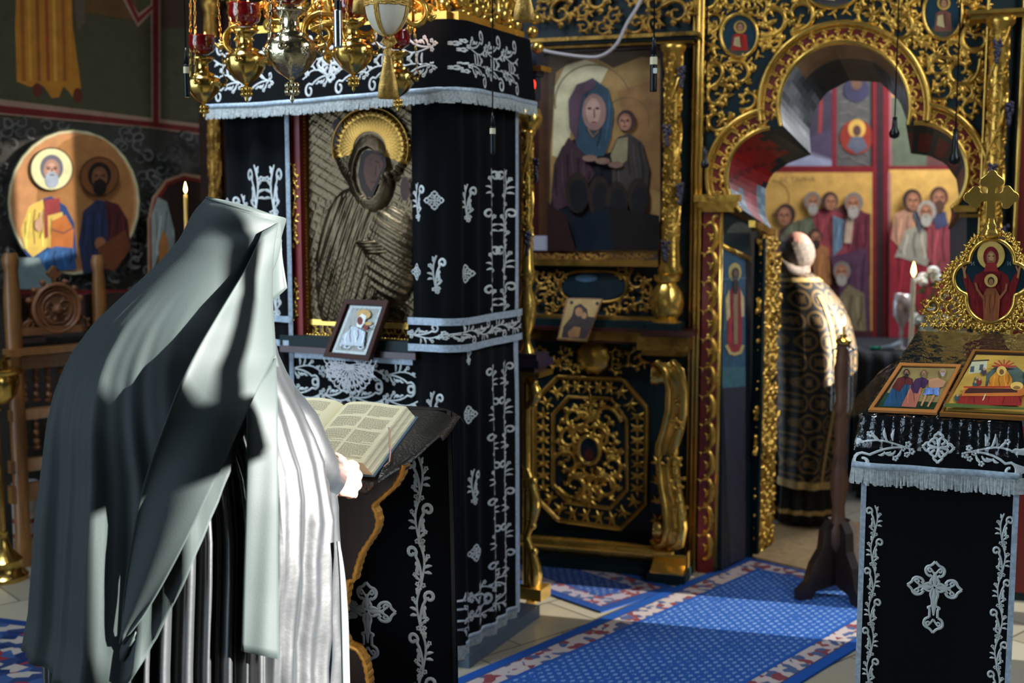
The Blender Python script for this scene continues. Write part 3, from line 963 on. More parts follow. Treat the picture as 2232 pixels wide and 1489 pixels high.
def carved_column(parent, base, z0, z1, r, nm='carved_column', seed=1, grapes=True, m=GOLD, turn=0.0):
    mb = MB(); rnd = random.Random(seed)
    h = z1 - z0
    mb.lathe([(r * .9, 0), (r, h * .02), (r * .8, h * .05), (r * .62, h * .3), (r * .62, h * .7), (r * .7, h * .96), (r, h * .98), (r, h)], base + Vector((0, 0, z0)), 20)
    mf = lambda x, y, hh: base + Vector((math.cos(x / r) * (r * .62 + hh), math.sin(x / r) * (r * .62 + hh), z0 + y))
    c = 2 * PI * r
    y = r
    k = 0
    while y < h - r:
        x = (k * .31 % 1) * c
        acanthus(mb, x, y, r * 1.05, rnd.uniform(0, 6.28), rnd.choice((-1, 1)), mf, .75, 1.0, 5)
        acanthus(mb, x + c * .5, y + r * .3, r * .95, rnd.uniform(0, 6.28), rnd.choice((-1, 1)), mf, .75, 1.0, 5)
        leafspray(mb, x + c * .25, y + r * .4, r * .9, 1.2, mf, 4, 2, .6)
        leafspray(mb, x + c * .75, y, r * .9, 1.9, mf, 4, 2, .6)
        y += r * .78; k += 1
    # twisting ribs
    for q in range(2):
        pts = [(c * (q * .5 + t * 1.4 * h / .9), h * t) for t in [i / 40 for i in range(41)]]
        stroke(mb, pts, r * .3, mf, .6, 5)
    o = part(mb, nm, m, parent)
    if grapes:
        for q in range(max(1, int(h / .22))):
            g = MB(); th = -PI / 2 + turn + (.45 if q % 2 else -.5); yy = z0 + h * (q + .6) / max(1, int(h / .22))
            for i in range(30):
                t = i / 30; w = .028 * (1 - t) + .006
                g.ball(base + Vector((math.cos(th + rnd.uniform(-1, 1) * w * 9) * (r + .008), math.sin(th + rnd.uniform(-1, 1) * w * 5) * (r + .008), yy - .09 * t)), .0085, 6, 4)
            part(g, 'grape_cluster', GRAPE, o)
    return o


def pcol(px, h, ref=600):
    a = ICO.off(h).hit(px, ref)[0]
    return ICO.w(a, 0, h)


zI = lambda py, h=0, px=1330: ICO.off(h).hit(px, py)[1]
carved_column(iroot, pcol(1461, .09), zI(600, .09, 1461), zI(98, .09, 1461), .056, seed=4)
carved_column(iroot, pcol(2170, .07, 300), zI(700, .07, 2170), zI(38, .07, 2170), .056, seed=9)
carved_column(iroot, pcol(474, .05), 0.9, 2.7, .045, seed=12, grapes=False, m=GOLDD)


def turned(parent, base, prof, name, m=GOLDP, n=28, mod=None):
    mb = MB(); mb.lathe(prof, base, n, mod=mod)
    return part(mb, name, m, parent, sharp=50)


b_ = pcol(1455, .09)
zv = zI(708, .09, 1455); H = zI(600, .09, 1455) - zv
turned(iroot, b_ + Vector((0, 0, zv)), [(.062, 0), (.064, H * .06), (.045, H * .1), (.05, H * .16), (.066, H * .25), (.072, H * .45), (.066, H * .65), (.045, H * .8), (.04, H * .84), (.056, H * .9), (.058, H)], 'column_vase', GOLDP, 32, lambda t, h: 1 + .05 * abs(math.cos(t * 4)))
# ---- big icon bay
P = Paint(ICO, 0.012)
P.rect(1150, 104, 1445, 556, (52, 16, 12))
P.rect(1176, 112, 1200, 548, (74, 44, 24))
P.build('icon_bay_lining', PAINTG, iroot)
for nm_, mt_, rows_ in (('gilt_cornice', GOLDD, ((1150, 76, 1522, 84, .14), (1150, 92, 1510, 100, .09), (1160, 546, 1434, 552, .04), (1158, 566, 1434, 580, .06), (1150, 690, 1440, 697, .08), (1150, 722, 1420, 742, .10), (1388, 735, 1500, 765, .17), (1398, 765, 1492, 776, .14))),
                        ('green_cornice_band', GREEN, ((1150, 84, 1516, 92, .12), (1150, 697, 1420, 714, .11), (1408, 706, 1480, 722, .17))),
                        ('red_cornice_band', REDW, ((1150, 552, 1434, 566, .045), (1150, 714, 1420, 722, .13), (1396, 722, 1508, 734, .2), (1150, 744, 1500, 748, .1), (1150, 100, 1505, 110, .05)))):
    for (x0, y0, x1, y1, h_) in rows_:
        mb = MB(); mb.ppbox(ICO, x0, y0, x1, y1, 0, h_); part(mb, nm_, mt_, iroot, smooth=False)


def scroll_panel(name, x0, y0, x1, y1, h, size, seed, m=GOLD, excl=(), step=.8, hk=.55, parent=iroot, pl=ICO):
    mb = MB(); rnd = random.Random(seed); mf = pl.m(h)
    pts = []
    for _ in range(6000):
        s = size * rnd.choice((1, .8, .6))
        x, y = rnd.uniform(x0 + s * .4, x1 - s * .4) if x1 - x0 > s else (x0 + x1) / 2, rnd.uniform(y0 + s * .4, y1 - s * .4) if y1 - y0 > s * .85 else (y0 + y1) / 2
        if any(((x - e[0]) / (e[2] + s * .4)) ** 2 + ((y - e[1]) / (e[3] + s * .4)) ** 2 < 1 for e in excl): continue
        if any(math.hypot(x - p[0], y - p[1]) < (s + p[2]) * .45 for p in pts): continue
        pts.append((x, y, s))
    for x, y, s in pts:
        a, z = pl.hit(x, y)
        acanthus(mb, a, z, s * PXM, rnd.uniform(0, 6.28), rnd.choice((-1, 1)), mf, hk, 1.1, 5)
        leafspray(mb, a + s * PXM * .4, z, s * PXM * .5, rnd.uniform(0, 6.28), mf, 4, 2, hk)
    return part(mb, name, m, parent)


scroll_panel('carved_crest_openwork', 1160, -60, 1505, 76, .03, 58, 21, GOLDD)
scroll_panel('carved_crest_openwork', 470, -120, 1150, 60, .03, 70, 41, GOLDD)
scroll_panel('carved_moulding_leaves', 1165, 550, 1430, 570, .045, 18, 22, GOLDD)
scroll_panel('carved_predella', 1165, 586, 1290, 688, .02, 48, 23, GOLDD, excl=[(1296, 630, 70, 36)])
scroll_panel('carved_predella', 1302, 586, 1428, 688, .02, 48, 29, GOLDD, excl=[(1296, 630, 70, 36)])
mb = MB()
oc = [ICO.hit(1300 + 68 * math.cos(t / 10 * PI) * 1.0, 620 - 36 * math.sin(t / 10 * PI)) for t in range(21)]
stroke(mb, [ICO.hit(1296 + 72 * math.copysign(abs(math.cos(t * PI / 18)) ** .6, math.cos(t * PI / 18)), 624 - 34 * math.copysign(abs(math.sin(t * PI / 18)) ** .8, math.sin(t * PI / 18))) for t in range(37)], .014, ICO.m(.02), .7, 5)
f_ = part(mb, 'cartouche_frame', GOLDD, iroot)
P = Paint(ICO, 0.018); P.ell(1296, 624, 70, 32, (18, 34, 42)); P.ell(1280, 606, 24, 8, (70, 96, 120)); P.build('cartouche_panel', PAINTG, f_)
# lower carved frieze
scroll_panel('carved_frieze', 1165, 752, 1270, 812, .03, 46, 24, GOLD, excl=[(1296, 778, 42, 22)])
scroll_panel('carved_frieze', 1322, 752, 1425, 812, .03, 46, 28, GOLD, excl=[(1296, 778, 42, 22)])
mb = MB(); a, z = ICO.hit(1296, 776)
mb.lathe([(.001, .035), (.05, .03), (.075, .012), (.085, 0)], ICO.w(a, z, 0.02), 24, axis=ICO.n, mod=lambda t, h: 1 + .07 * math.cos(11 * t))
part(mb, 'carved_shell', GOLD, iroot)
# ---- octagonal carved panel
OCT = [(1215, 817), (1360, 823), (1413, 887), (1413, 1100), (1356, 1157), (1216, 1137), (1162, 1083), (1162, 870)]
OC = [ICO.hit(*p) for p in OCT]
cxo = sum(p[0] for p in OC) / 8; czo = sum(p[1] for p in OC) / 8
ins = lambda k: [(cxo + (p[0] - cxo) * k, czo + (p[1] - czo) * (1 - (1 - k) * .78)) for p in OC]


def closed(l): return l + [l[0]]


mb = MB()
for k, w in ((.97, .026), (.63, .016)):
    for i in range(8):
        q = ins(k); stroke(mb, [q[i], lerp(q[i], q[(i + 1) % 8], .5), q[(i + 1) % 8]], w, ICO.m(.004), .55, 5)
of = part(mb, 'octagon_moulding', GOLDD, iroot)
mb = MB(); beads(mb, closed(ins(.985)), .0045, ICO.m(.018)); part(mb, 'beaded_edge', GOLD, of)
mb = MB(); beads(mb, closed(ins(.66)), .0035, ICO.m(.01)); part(mb, 'beaded_edge', GOLD, of)
mb = MB(); q = ins(.82)
for i in range(8):
    p0, p1 = q[i], q[(i + 1) % 8]; L = math.dist(p0, p1); nn = max(2, int(L / .052)); ang = math.atan2(p1[1] - p0[1], p1[0] - p0[0])
    for k in range(nn):
        c = lerp(p0, p1, (k + .5) / nn); leafspray(mb, c[0] - math.cos(ang) * .022, c[1] - math.sin(ang) * .022, .05, ang, ICO.m(.004), 5, 2.3, .5)
part(mb, 'leaf_border', GOLD, of)
mb = MB(); mf = ICO.m(.006)
for sx in (1, -1):
    for (x, y, s, an, f) in ((.075, .17, .13, .5, 1), (.1, .06, .12, 2.0, -1), (.11, -.06, .12, 4.0, 1), (.075, -.17, .14, 5.4, -1), (.045, .1, .07, 1, 1), (.05, -.11, .08, 3, 1), (.11, .0, .06, 0, 1), (.03, .2, .06, 2, 1), (.035, -.215, .06, 2, 1)):
        acanthus(mb, cxo + sx * x * .98, czo + y * .96, s * 1.02, an if sx > 0 else PI - an, f * sx, mf, .6, 1.1, 6)
    stroke(mb, [(cxo + sx * t[0], czo + t[1]) for t in ((.0, .115), (.03, .13), (.06, .12), (.085, .09), (.08, .05), (.055, .03))], taper(6, .012, .026, .014), mf, .7, 5)
    stroke(mb, [(cxo + sx * t[0], czo + t[1]) for t in ((.0, -.11), (.03, -.125), (.07, -.11), (.1, -.13), (.11, -.17))], taper(5, .012, .024, .01), mf, .7, 5)
for y, a in ((.16, PI / 2), (-.16, -PI / 2), (.22, PI / 2), (-.22, -PI / 2)):
    leafspray(mb, cxo, czo + y, .06, a, mf, 5, 1.8, .6)
part(mb, 'carved_scrollwork', GOLD, of)
mb = MB(); stroke(mb, [(cxo + .052 * math.cos(t * PI / 18), czo + .012 + .066 * math.sin(t * PI / 18)) for t in range(37)], .022, ICO.m(.02), .6, 7)
f_ = part(mb, 'oval_frame', GOLDP, of)
P = Paint(ICO, 0.022)
P.poly([(cxo + .045 * math.cos(t * PI / 12), czo + .012 + .058 * math.sin(t * PI / 12)) for t in range(24)], (20, 34, 44), raw=True)
P.poly([(cxo + x, czo + .012 + y) for x, y in ((-.02, -.045), (-.02, -.01), (0, .015), (.022, -.01), (.024, -.045))], (84, 34, 34), raw=True)
P.build('oval_icon', PAINTG, f_)
# ---- base
mb = MB()
q = ICO.off(.17)
a0, a1 = ICO.hit(640, 1200)[0], q.hit(1505, 1240)[0]
z0, z1 = q.hit(1330, 1222)[1], q.hit(1330, 1182)[1]
mb.pbox(ICO, a0, a1 - .08, 0, z0 * .55, 0, .17); mb.pbox(ICO, a0, a1 - .05, z0 * .55, z0, 0, .13)
mb.pbox(ICO, q.hit(1418, 1240)[0], q.hit(1500, 1240)[0], 0, z0 * .75, 0, .25)
part(mb, 'green_plinth', GREEN, iroot, smooth=False)
mb = MB()
mb.tube([ICO.w(a0, z0 + .035, .11), ICO.w(a1 - .09, z0 + .035, .11)], .038, 16)
c0, c1 = q.hit(1424, 1240)[0], q.hit(1496, 1240)[0]
prof = [(.25, z0 * .75), (.25, z0 * .85), (.22, z0 * 1.1), (.18, z0 * 1.35), (.19, z0 * 1.7), (.18, z0 * 1.9)]
mb.grid([[ICO.w(c0, z, h), ICO.w(c1, z, h)] for h, z in prof])
for c in (c0, c1): mb.add([ICO.w(c, z, h) for h, z in prof] + [ICO.w(c, prof[-1][1], 0), ICO.w(c, prof[0][1], 0)], [tuple(range(8))])
part(mb, 'gilt_base_moulding', GOLDP, iroot, sharp=40)
# ---- S-shaped console under the column
mb = MB()
CS = [(1452, 800), (1470, 790), (1486, 806), (1492, 850), (1488, 900), (1474, 950), (1462, 980), (1462, 1010), (1470, 1060), (1482, 1110), (1488, 1150), (1482, 1185), (1466, 1195), (1452, 1185)]
q = ICO.off(.15)
cs = [q.hit(*p) for p in CS]
aL = q.hit(1428, 1000)[0]
w_ = .10
hs = [.10, .17, .19, .16, .13, .1, .08, .08, .11, .14, .16, .17, .15, .12]
pts3 = [ICO.w(a, z, h) for (a, z), h in zip(cs, hs)]
mb.tube(pts3, taper(14, .016, .026, .02), 10)
mb.tube([p - ICO.u * .07 for p in pts3], taper(14, .012, .018, .014), 8)
P_ = []
for (a, z), h in zip(cs, hs): P_.append([ICO.w(a - .075, z, h - .01), ICO.w(a - .04, z, h), ICO.w(a - .005, z, h - .005)])
mb.grid(P_)
for (px, py, r, hh) in ((1458, 822, .045, .12), (1462, 1160, .045, .12)):
    a, z = q.hit(px, py)
    mb.lathe([(r, -.06), (r, -.03), (r * .8, -.02), (r * .8, .02), (r, .03), (r, .05), (r * .5, .06), (r * .4, .07), (r * .15, .075)], ICO.w(a - .02, z, hh), 24, axis=ICO.u)
co = part(mb, 'console_bracket', GOLDP, iroot, sharp=50)
mb = MB()
q2 = ICO.off(.17)
for k, (px, py, s) in enumerate(((1470, 1010, 34), (1476, 1060, 36), (1478, 1105, 32), (1472, 1150, 30), (1474, 930, 26), (1480, 880, 26))):
    a, z = q2.hit(px, py)
    acanthus(mb, a, z, s * PXM, k * 1.3, 1 if k % 2 else -1, ICO.m(.15), .7, 1, 5)
q2 = ICO.off(.06)
for k in range(5):
    a, z = q2.hit(1436, 1010 + k * 42)
    leafspray(mb, a, z, .05, PI / 2, ICO.m(.09), 4, 1.2, .6)
part(mb, 'console_leaves', GOLD, co)
mb = MB()
a0_, a1_ = ICO.hit(1428, 1050)[0], ICO.hit(1470, 1050)[0]
mb.pbox(ICO, a0_, a1_, ICO.hit(1440, 1200)[1], ICO.hit(1440, 985)[1], 0, .085)
part(mb, 'console_block', GREEN, iroot, smooth=False)

# ---- large icon of a mother and child (own thing)
P = Paint(ICO, 0.032)
mbk = MB(); mbk.ppbox(ICO, 1200, 112, 1442, 546, .012, .030)
big = thing('painted_icon', 'large darkened icon of a blue-veiled mother holding a child on gold ground', 'icon', ICO.W(1320, 546, .02))
part(mbk, 'icon_panel', WOODD, big, smooth=False)
P.rect(1200, 112, 1442, 546, (80, 60, 38))
P.poly([(1204, 546), (1204, 330), (1216, 160), (1240, 142), (1300, 126), (1340, 150), (1400, 126), (1442, 130), (1442, 546)], (160, 124, 74))
P.poly([(1208, 340), (1214, 190), (1236, 146), (1280, 132), (1330, 150), (1310, 190), (1260, 210), (1246, 300), (1240, 350)], (206, 190, 150))  # cream patch is light falling on the icon, painted into the colour
P.poly([(1350, 200), (1442, 170), (1442, 420), (1400, 400), (1370, 300)], (150, 108, 66))
P.line(arc_px(1296, 225, 82, 20, 190, 24), 3, (120, 100, 66))
P.line(arc_px(1370, 262, 48, -20, 170, 18), 2, (120, 92, 58))
P.folds([(1196, 546), (1212, 360), (1230, 320), (1262, 300), (1300, 340), (1350, 330), (1400, 420), (1410, 546)], (26, 26, 34), 8, 4, seed=2)
P.folds([(1206, 420), (1216, 350), (1244, 300), (1280, 340), (1300, 380), (1262, 440), (1214, 460)], (66, 44, 50), 7, 4, seed=5)
P.folds([(1244, 220), (1262, 188), (1296, 172), (1330, 196), (1342, 240), (1336, 300), (1322, 340), (1288, 346), (1262, 320), (1248, 270)], (52, 72, 86), 6, 4, seed=4)
P.poly([(1244, 226), (1262, 186), (1300, 173), (1304, 190), (1276, 208), (1268, 250), (1262, 310), (1246, 280)], (88, 64, 74))
P.ell(1300, 246, 26, 40, (146, 110, 100)); P.ell(1298, 244, 16, 28, (176, 138, 122))
for e in (-8, 9): P.ell(1298 + e, 238, 5, 2.5, (60, 40, 40))
P.line([(1300, 240), (1301, 258)], 2.5, (96, 64, 56)); P.line([(1294, 268), (1305, 268)], 2.5, (120, 56, 50)); P.line([(1286, 282), (1298, 300), (1310, 286)], 3, (150, 110, 60))
P.folds([(1340, 420), (1338, 330), (1352, 300), (1376, 292), (1404, 312), (1420, 370), (1414, 430)], (64, 56, 52), 6, 3, seed=6)
P.poly([(1336, 340), (1352, 304), (1374, 300), (1372, 350), (1344, 372)], (140, 128, 96))
P.head(1370, 266, 19, (66, 44, 40), (150, 104, 84), turn=-.5)
for (x, y, rx, ry) in ((1264, 420, 26, 44), (1312, 430, 24, 46), (1350, 440, 24, 44), (1396, 430, 22, 42)):
    P.ell(x, y, rx, ry, (44, 34, 28)); P.ell(x + 3, y + 6, rx * .75, ry * .8, (28, 26, 28))
P.poly([(1262, 480), (1330, 450), (1352, 546), (1262, 546)], (14, 24, 36)); P.poly([(1330, 450), (1442, 470), (1442, 546), (1345, 546)], (24, 18, 18))
P.poly([(1200, 440), (1240, 470), (1262, 546), (1200, 546)], (44, 24, 22))
for (x, y) in ((1262, 366), (1290, 372), (1318, 380)): P.ell(x + 30, y - 20, 16, 7, (130, 100, 84))
P.build('icon_painting', PAINTG, big)
card = MB(); card.ppbox(ICO, 1160, 514, 1235, 546, .045, .047)
tag(card.build('paper_card', mat('grey_card', (150, 148, 160), .6), smooth=False), 'small blank grey card propped at the lower left of the large icon', 'card')

# small icon leaning on the ledge
def slab(c4, th):
    """thick plate from 4 front corners, given in order; returns MB and its frame"""
    a, b, c, d = [Vector(p) for p in c4]; n = (b - a).cross(d - a).normalized()
    if n.y > 0: n = -n
    m = MB(); m.add([a, b, c, d] + [p - n * th for p in (a, b, c, d)], [(0, 1, 2, 3), (7, 6, 5, 4), (0, 4, 5, 1), (1, 5, 6, 2), (2, 6, 7, 3), (3, 7, 4, 0)])
    return m, n


class Quad(Pl):
    """bilinear painted face between 4 corners: tl, tr, br, bl; painting coordinates are image pixels"""
    def __init__(s, c4, px4):
        s.c = [Vector(p) for p in c4]; s.n = (s.c[1] - s.c[0]).cross(s.c[3] - s.c[0]).normalized()
        if s.n.dot(Vector((0, 0, CAMZ)) - s.c[0]) < 0: s.n = -s.n
        s.e1 = (s.c[1] - s.c[0]).normalized(); s.e2 = s.n.cross(s.e1).normalized()
        if s.e2.z < 0: s.e2 = -s.e2

    def hit(s, px, py):
        d = ray(px, py); t = (s.c[0] - Vector((0, 0, CAMZ))).dot(s.n) / d.dot(s.n)
        p = Vector((0, 0, CAMZ)) + d * t - s.c[0]
        return p.dot(s.e1), p.dot(s.e2)

    def w(s, a, z, h=0.0): return s.c[0] + s.e1 * a + s.e2 * z + s.n * h

    def off(s, h):
        q = Quad(s.c, None); q.c = [p + s.n * h for p in s.c]; return q


def leaning(tl, tr, br, bl, plane_b, plane_t):
    return [plane_t.W(*tl), plane_t.W(*tr), plane_b.W(*br), plane_b.W(*bl)]


c4 = leaning((1236, 649), (1313, 651), (1278, 744), (1214, 740), ICO.off(.205), ICO.off(.13))
m_ic, n_ = slab(c4, .012)
sm = thing('small_icon', 'small unframed brown and gold icon of a mother and child leaning on the screen ledge', 'icon', c4[3])
part(m_ic, 'icon_board', WOODO, sm, smooth=False)
P = Paint(Quad(c4, None), .0005, .0002)
P.poly([(1239, 652), (1310, 654), (1276, 741), (1217, 737)], (176, 142, 84))
P.poly([(1224, 736), (1228, 712), (1246, 690), (1252, 668), (1266, 662), (1280, 674), (1282, 690), (1296, 692), (1296, 700), (1276, 740)], (48, 30, 28))
P.ell(1262, 680, 8, 10, (170, 118, 74)); P.ell(1273, 688, 6, 7, (176, 126, 80)); P.ell(1250, 704, 14, 6, (60, 40, 36)); P.poly([(1238, 724), (1252, 712), (1266, 714), (1262, 736), (1240, 736)], (150, 104, 58))
P.ell(1246, 660, 4, 4, (44, 30, 26)); P.ell(1302, 662, 4, 4, (44, 30, 26))
P.build('icon_painting', PAINT, sm)
for x in (1244, 1302):
    pass

# ---- painted jamb panel and royal door leaf
JA, JB = fl(1573, 1237), ICB.w(*Bp[0])
JP = Pl((JA.x, JA.y), (JB.x - JA.x, JB.y - JA.y)).off(.035)
mb = MB(); mb.add([JP.W(1573, 1240), JP.W(1622, 1240), JP.W(1622, 558), JP.W(1573, 534)], [(0, 1, 2, 3)])
P = Paint(JP, .001)
P.poly([(1574, 1236), (1624, 1216), (1624, 560), (1574, 536)], (60, 92, 116))
P.poly([(1574, 1236), (1624, 1216), (1624, 842), (1574, 846)], (58, 56, 70))
P.poly([(1574, 846), (1624, 842), (1624, 800), (1574, 800)], (70, 110, 120))
P.ell(1601, 594, 14, 21, (206, 180, 110))
P.folds([(1584, 740), (1586, 660), (1594, 624), (1610, 624), (1616, 660), (1617, 740), (1612, 768), (1588, 766)], (160, 60, 66), 4, 2)
P.poly([(1597, 630), (1606, 630), (1606, 750), (1598, 750)], (150, 130, 100))
P.poly([(1580, 650), (1588, 630), (1590, 690), (1582, 700)], (210, 190, 140)); P.poly([(1612, 630), (1620, 650), (1620, 690), (1614, 690)], (210, 190, 140))
P.line([(1581, 752), (1590, 770), (1600, 772), (1612, 768), (1618, 752)], 7, (200, 176, 110)); P.line([(1578, 618), (1578, 720)], 1.5, (140, 130, 110))
P.ell(1601, 596, 8, 13, (80, 66, 60)); P.ell(1601, 622, 6, 20, (66, 60, 62)); P.ell(1601, 596, 5, 7, (130, 100, 80))
P.line([(1574, 608), (1624, 606)], 2, (110, 130, 140))
P.build('painted_jamb_panel', PAINT, iroot)
mb = MB()
mb.box((JP.W(1572, 535) + JP.W(1634, 566)) / 2, (JP.W(1572, 535) - JP.W(1634, 566)).length, .02, .022, ux=JP.W(1634, 566) - JP.W(1572, 535))
part(mb, 'jamb_gilt_rail', GOLD, iroot)
P = Paint(JP, .001); P.poly([(1574, 528), (1634, 556), (1634, 470), (1574, 466)], (20, 34, 34)); P.ell(1612, 520, 30, 36, (92, 92, 84), 20, 160); P.build('jamb_spandrel', PAINT, iroot)
leaf = thing('royal_door_leaf', 'gilded openwork door leaf standing open in the trefoil doorway', 'door leaf', fl(1646, 1216))
LA, LB = fl(1640, 1214), fl(1692, 1190)
LP = Pl((LA.x, LA.y), (LB.x - LA.x, LB.y - LA.y))
LPn = LP
mb = MB(); mb.pbox(LP, -.01, .012, 0, LP.hit(1643, 520)[1], -.02, .03)
part(mb, 'door_stile', GREEN, leaf, smooth=False)
mb = MB(); wl = LP.hit(1690, 700)[0]; zt_ = LP.hit(1660, 508)[1]
mb.pbox(LP, .01, wl, 0.02, zt_ * .93, -.004, .008)
part(mb, 'door_core', mat('dark_umber', (40, 24, 14), .5), leaf, smooth=False)
mb = MB(); rnd = random.Random(5); z = .06
while z < zt_ - .03:
    for a in (wl * .2, wl * .5, wl * .82):
        acanthus(mb, a + rnd.uniform(-.02, .02), z + rnd.uniform(-.02, .02), rnd.uniform(.07, .11), rnd.uniform(0, 6), rnd.choice((1, -1)), LP.m(.008), .9, 1.0, 5)
        leafspray(mb, a, z, .06, rnd.uniform(0, 6), LP.m(.012), 4, 2, .8)
    z += .062
part(mb, 'door_carving', GOLD, leaf)

# ================================================================ ALTAR behind the screen
AW = ICO.off(-3.0)
mb = MB(); mb.pbox(AW, -3.2, 3.2, 0, ROOMTOP, -.2, 0)
struct(mb.build('wall_altar', PLASTER, smooth=False))
P = Paint(AW, .003)
P.rect(1600, -100, 2232, 372, (92, 94, 84))
P.rect(1700, 120, 1818, 372, (118, 110, 124))
P.ell(1775, 250, 50, 70, (70, 62, 74)); P.line([(1790, 215), (1786, 320)], 8, (150, 60, 60)); P.poly([(1765, 300), (1812, 280), (1812, 345), (1765, 330)], (80, 66, 86))
P.poly([(1700, 320), (1730, 330), (1820, 352), (1820, 366), (1700, 366)], (150, 150, 170))
P.rect(1813, 90, 1824, 372, (120, 40, 50)); P.rect(1824, 90, 1908, 372, (88, 84, 80))
for k in range(14):
    P.line([(1830 + (k % 2) * 36, 200 + k * 12), (1850 + (k % 2) * 20, 196 + k * 12), (1862 + (k % 2) * 30, 204 + k * 12)], 3, (112, 106, 100))
P.ell(1867, 197, 28, 26, (62, 58, 80)); P.ell(1867, 182, 12, 14, (110, 80, 60))
P.ell(1867, 299, 36, 38, (142, 52, 38)); P.ell(1868, 281, 19, 21, (206, 160, 76)); P.ell(1868, 285, 9, 12, (90, 60, 54)); P.poly([(1846, 320), (1856, 298), (1880, 298), (1892, 322), (1868, 336)], (92, 92, 104))
P.rect(1938, 150, 2060, 362, (92, 98, 78)); P.rect(1940, 190, 1960, 212, (190, 140, 80)); P.rect(1936, 100, 1944, 362, (150, 96, 96))
P.rect(2020, 150, 2110, 362, (96, 60, 56))
P.rect(1660, 362, 2232, 376, (120, 30, 34))
P.rect(1660, 376, 1902, 1240, (206, 158, 82)); P.rect(1936, 370, 2232, 1240, (214, 166, 86))
P.line(arc_px(1682, 432, 38, -90, 90, 14), 3, (150, 108, 56))
P.rect(1902, 90, 1938, 1240, (60, 34, 38)); P.rect(1902, 90, 1910, 1240, (124, 32, 38)); P.rect(1926, 90, 1938, 1240, (124, 32, 38)); P.rect(1936, 376, 1942, 1240, (170, 120, 110))
hr = (66, 46, 40); sk = (160, 108, 80); gry = (130, 116, 108); gb = (170, 158, 146)
# left group
P.folds([(1690, 760), (1684, 560), (1700, 500), (1740, 480), (1790, 470), (1850, 440), (1896, 470), (1898, 760)], (110, 66, 66), 7, 4)
P.folds([(1770, 460), (1800, 452), (1850, 470), (1850, 560), (1790, 560)], (150, 66, 72), 5, 4)
P.folds([(1842, 470), (1868, 460), (1898, 466), (1898, 600), (1850, 560)], (108, 46, 56), 5, 4)
P.folds([(1700, 520), (1720, 490), (1770, 470), (1784, 520), (1760, 560), (1710, 560)], (106, 108, 84), 5, 3)
P.folds([(1816, 470), (1842, 480), (1836, 540), (1816, 560)], (104, 124, 142), 3, 3)
P.poly([(1846, 470), (1862, 470), (1856, 530), (1840, 530)], (196, 164, 140))
P.folds([(1810, 560), (1890, 540), (1896, 720), (1860, 740), (1830, 640)], (88, 56, 76), 5, 4)
P.folds([(1820, 660), (1850, 620), (1884, 640), (1890, 740), (1836, 750)], (128, 112, 84), 5, 4)
P.folds([(1770, 560), (1780, 530), (1806, 540), (1812, 620), (1780, 630)], (176, 116, 70), 3, 3)
P.folds([(1690, 640), (1760, 600), (1820, 660), (1830, 900), (1690, 900)], (104, 60, 60), 6, 4)
P.rect(1690, 720, 1902, 1240, (70, 36, 42))
P.head(1714, 470, 20, hr, sk, turn=-.6); P.head(1772, 440, 17, gry, sk, gb, turn=.3); P.head(1810, 440, 17, hr, sk, turn=.4); P.head(1862, 444, 19, gry, sk, gb, turn=-.4)
P.head(1778, 518, 15, hr, sk, (60, 44, 40), turn=.5); P.head(1836, 592, 18, gry, sk, gb, turn=-.2)
# right group
P.folds([(1938, 760), (1940, 500), (1960, 460), (2010, 470), (2060, 500), (2100, 520), (2110, 760)], (150, 44, 54), 8, 4)
P.folds([(1942, 520), (1950, 466), (1990, 450), (2000, 500), (1980, 560)], (190, 140, 110), 4, 3)
P.folds([(1950, 560), (1975, 500), (2010, 490), (2036, 540), (2020, 580), (1960, 560)], (170, 160, 140), 5, 4)
P.folds([(2020, 500), (2050, 470), (2080, 500), (2092, 560), (2050, 600), (2020, 560)], (160, 74, 80), 5, 4)
P.folds([(1990, 470), (1994, 456), (2016, 480), (2004, 510)], (92, 92, 100), 2, 3); P.poly([(2030, 470), (2060, 460), (2066, 490), (2040, 500)], (76, 80, 110))
P.head(1988, 438, 20, hr, sk, turn=.4); P.head(2046, 432, 19, (84, 54, 44), sk, (96, 66, 52), turn=.1); P.head(2020, 462, 19, gb, sk, (186, 176, 160), turn=-.4)
struct(P.build('wall_altar_fresco', FRESCO))
struct(px_text('ΔC ТАИНА', AW, 1738, 397, 11, LETT, 'wall_altar_lettering', 0.05))
# altar carpet beyond the threshold
mb = MB()
q = [fl(1640, 1222), fl(1760, 1250), fl(2300, 1300), fl(2200, 1140, 0), fl(1640, 1150)]
mb.add([Vector((p.x, p.y, .02)) for p in q] + [Vector((p.x, p.y, 0.0)) for p in q], [(0, 1, 2, 3, 4)] + [(i, 5 + i, 5 + (i + 1) % 5, (i + 1) % 5) for i in range(5)])
tag(mb.build('altar_carpet', mat('sand_carpet', (158, 128, 88), .95, var=.2, vscale=30), smooth=False), 'sand-coloured carpet on the altar floor just inside the doorway', 'carpet')
# ================================================================ RUGS
class NX:
    def __init__(s, m):
        s.nt = m.node_tree; s.N = s.nt.nodes; s.L = s.nt.links

    def m(s, op, a, b=None, c=None):
        n = s.N.new('ShaderNodeMath'); n.operation = op
        for i, v in enumerate((a, b, c)):
            if v is None: continue
            if isinstance(v, (int, float)): n.inputs[i].default_value = v
            else: s.L.new(v, n.inputs[i])
        return n.outputs[0]

    def mix(s, f, a, b):
        n = s.N.new('ShaderNodeMix'); n.data_type = 'RGBA'
        for i, v in ((0, f), (6, a), (7, b)):
            if isinstance(v, tuple): n.inputs[i].default_value = (*v, 1)
            elif isinstance(v, (int, float)): n.inputs[i].default_value = v
            else: s.L.new(v, n.inputs[i])
        return n.outputs[2]


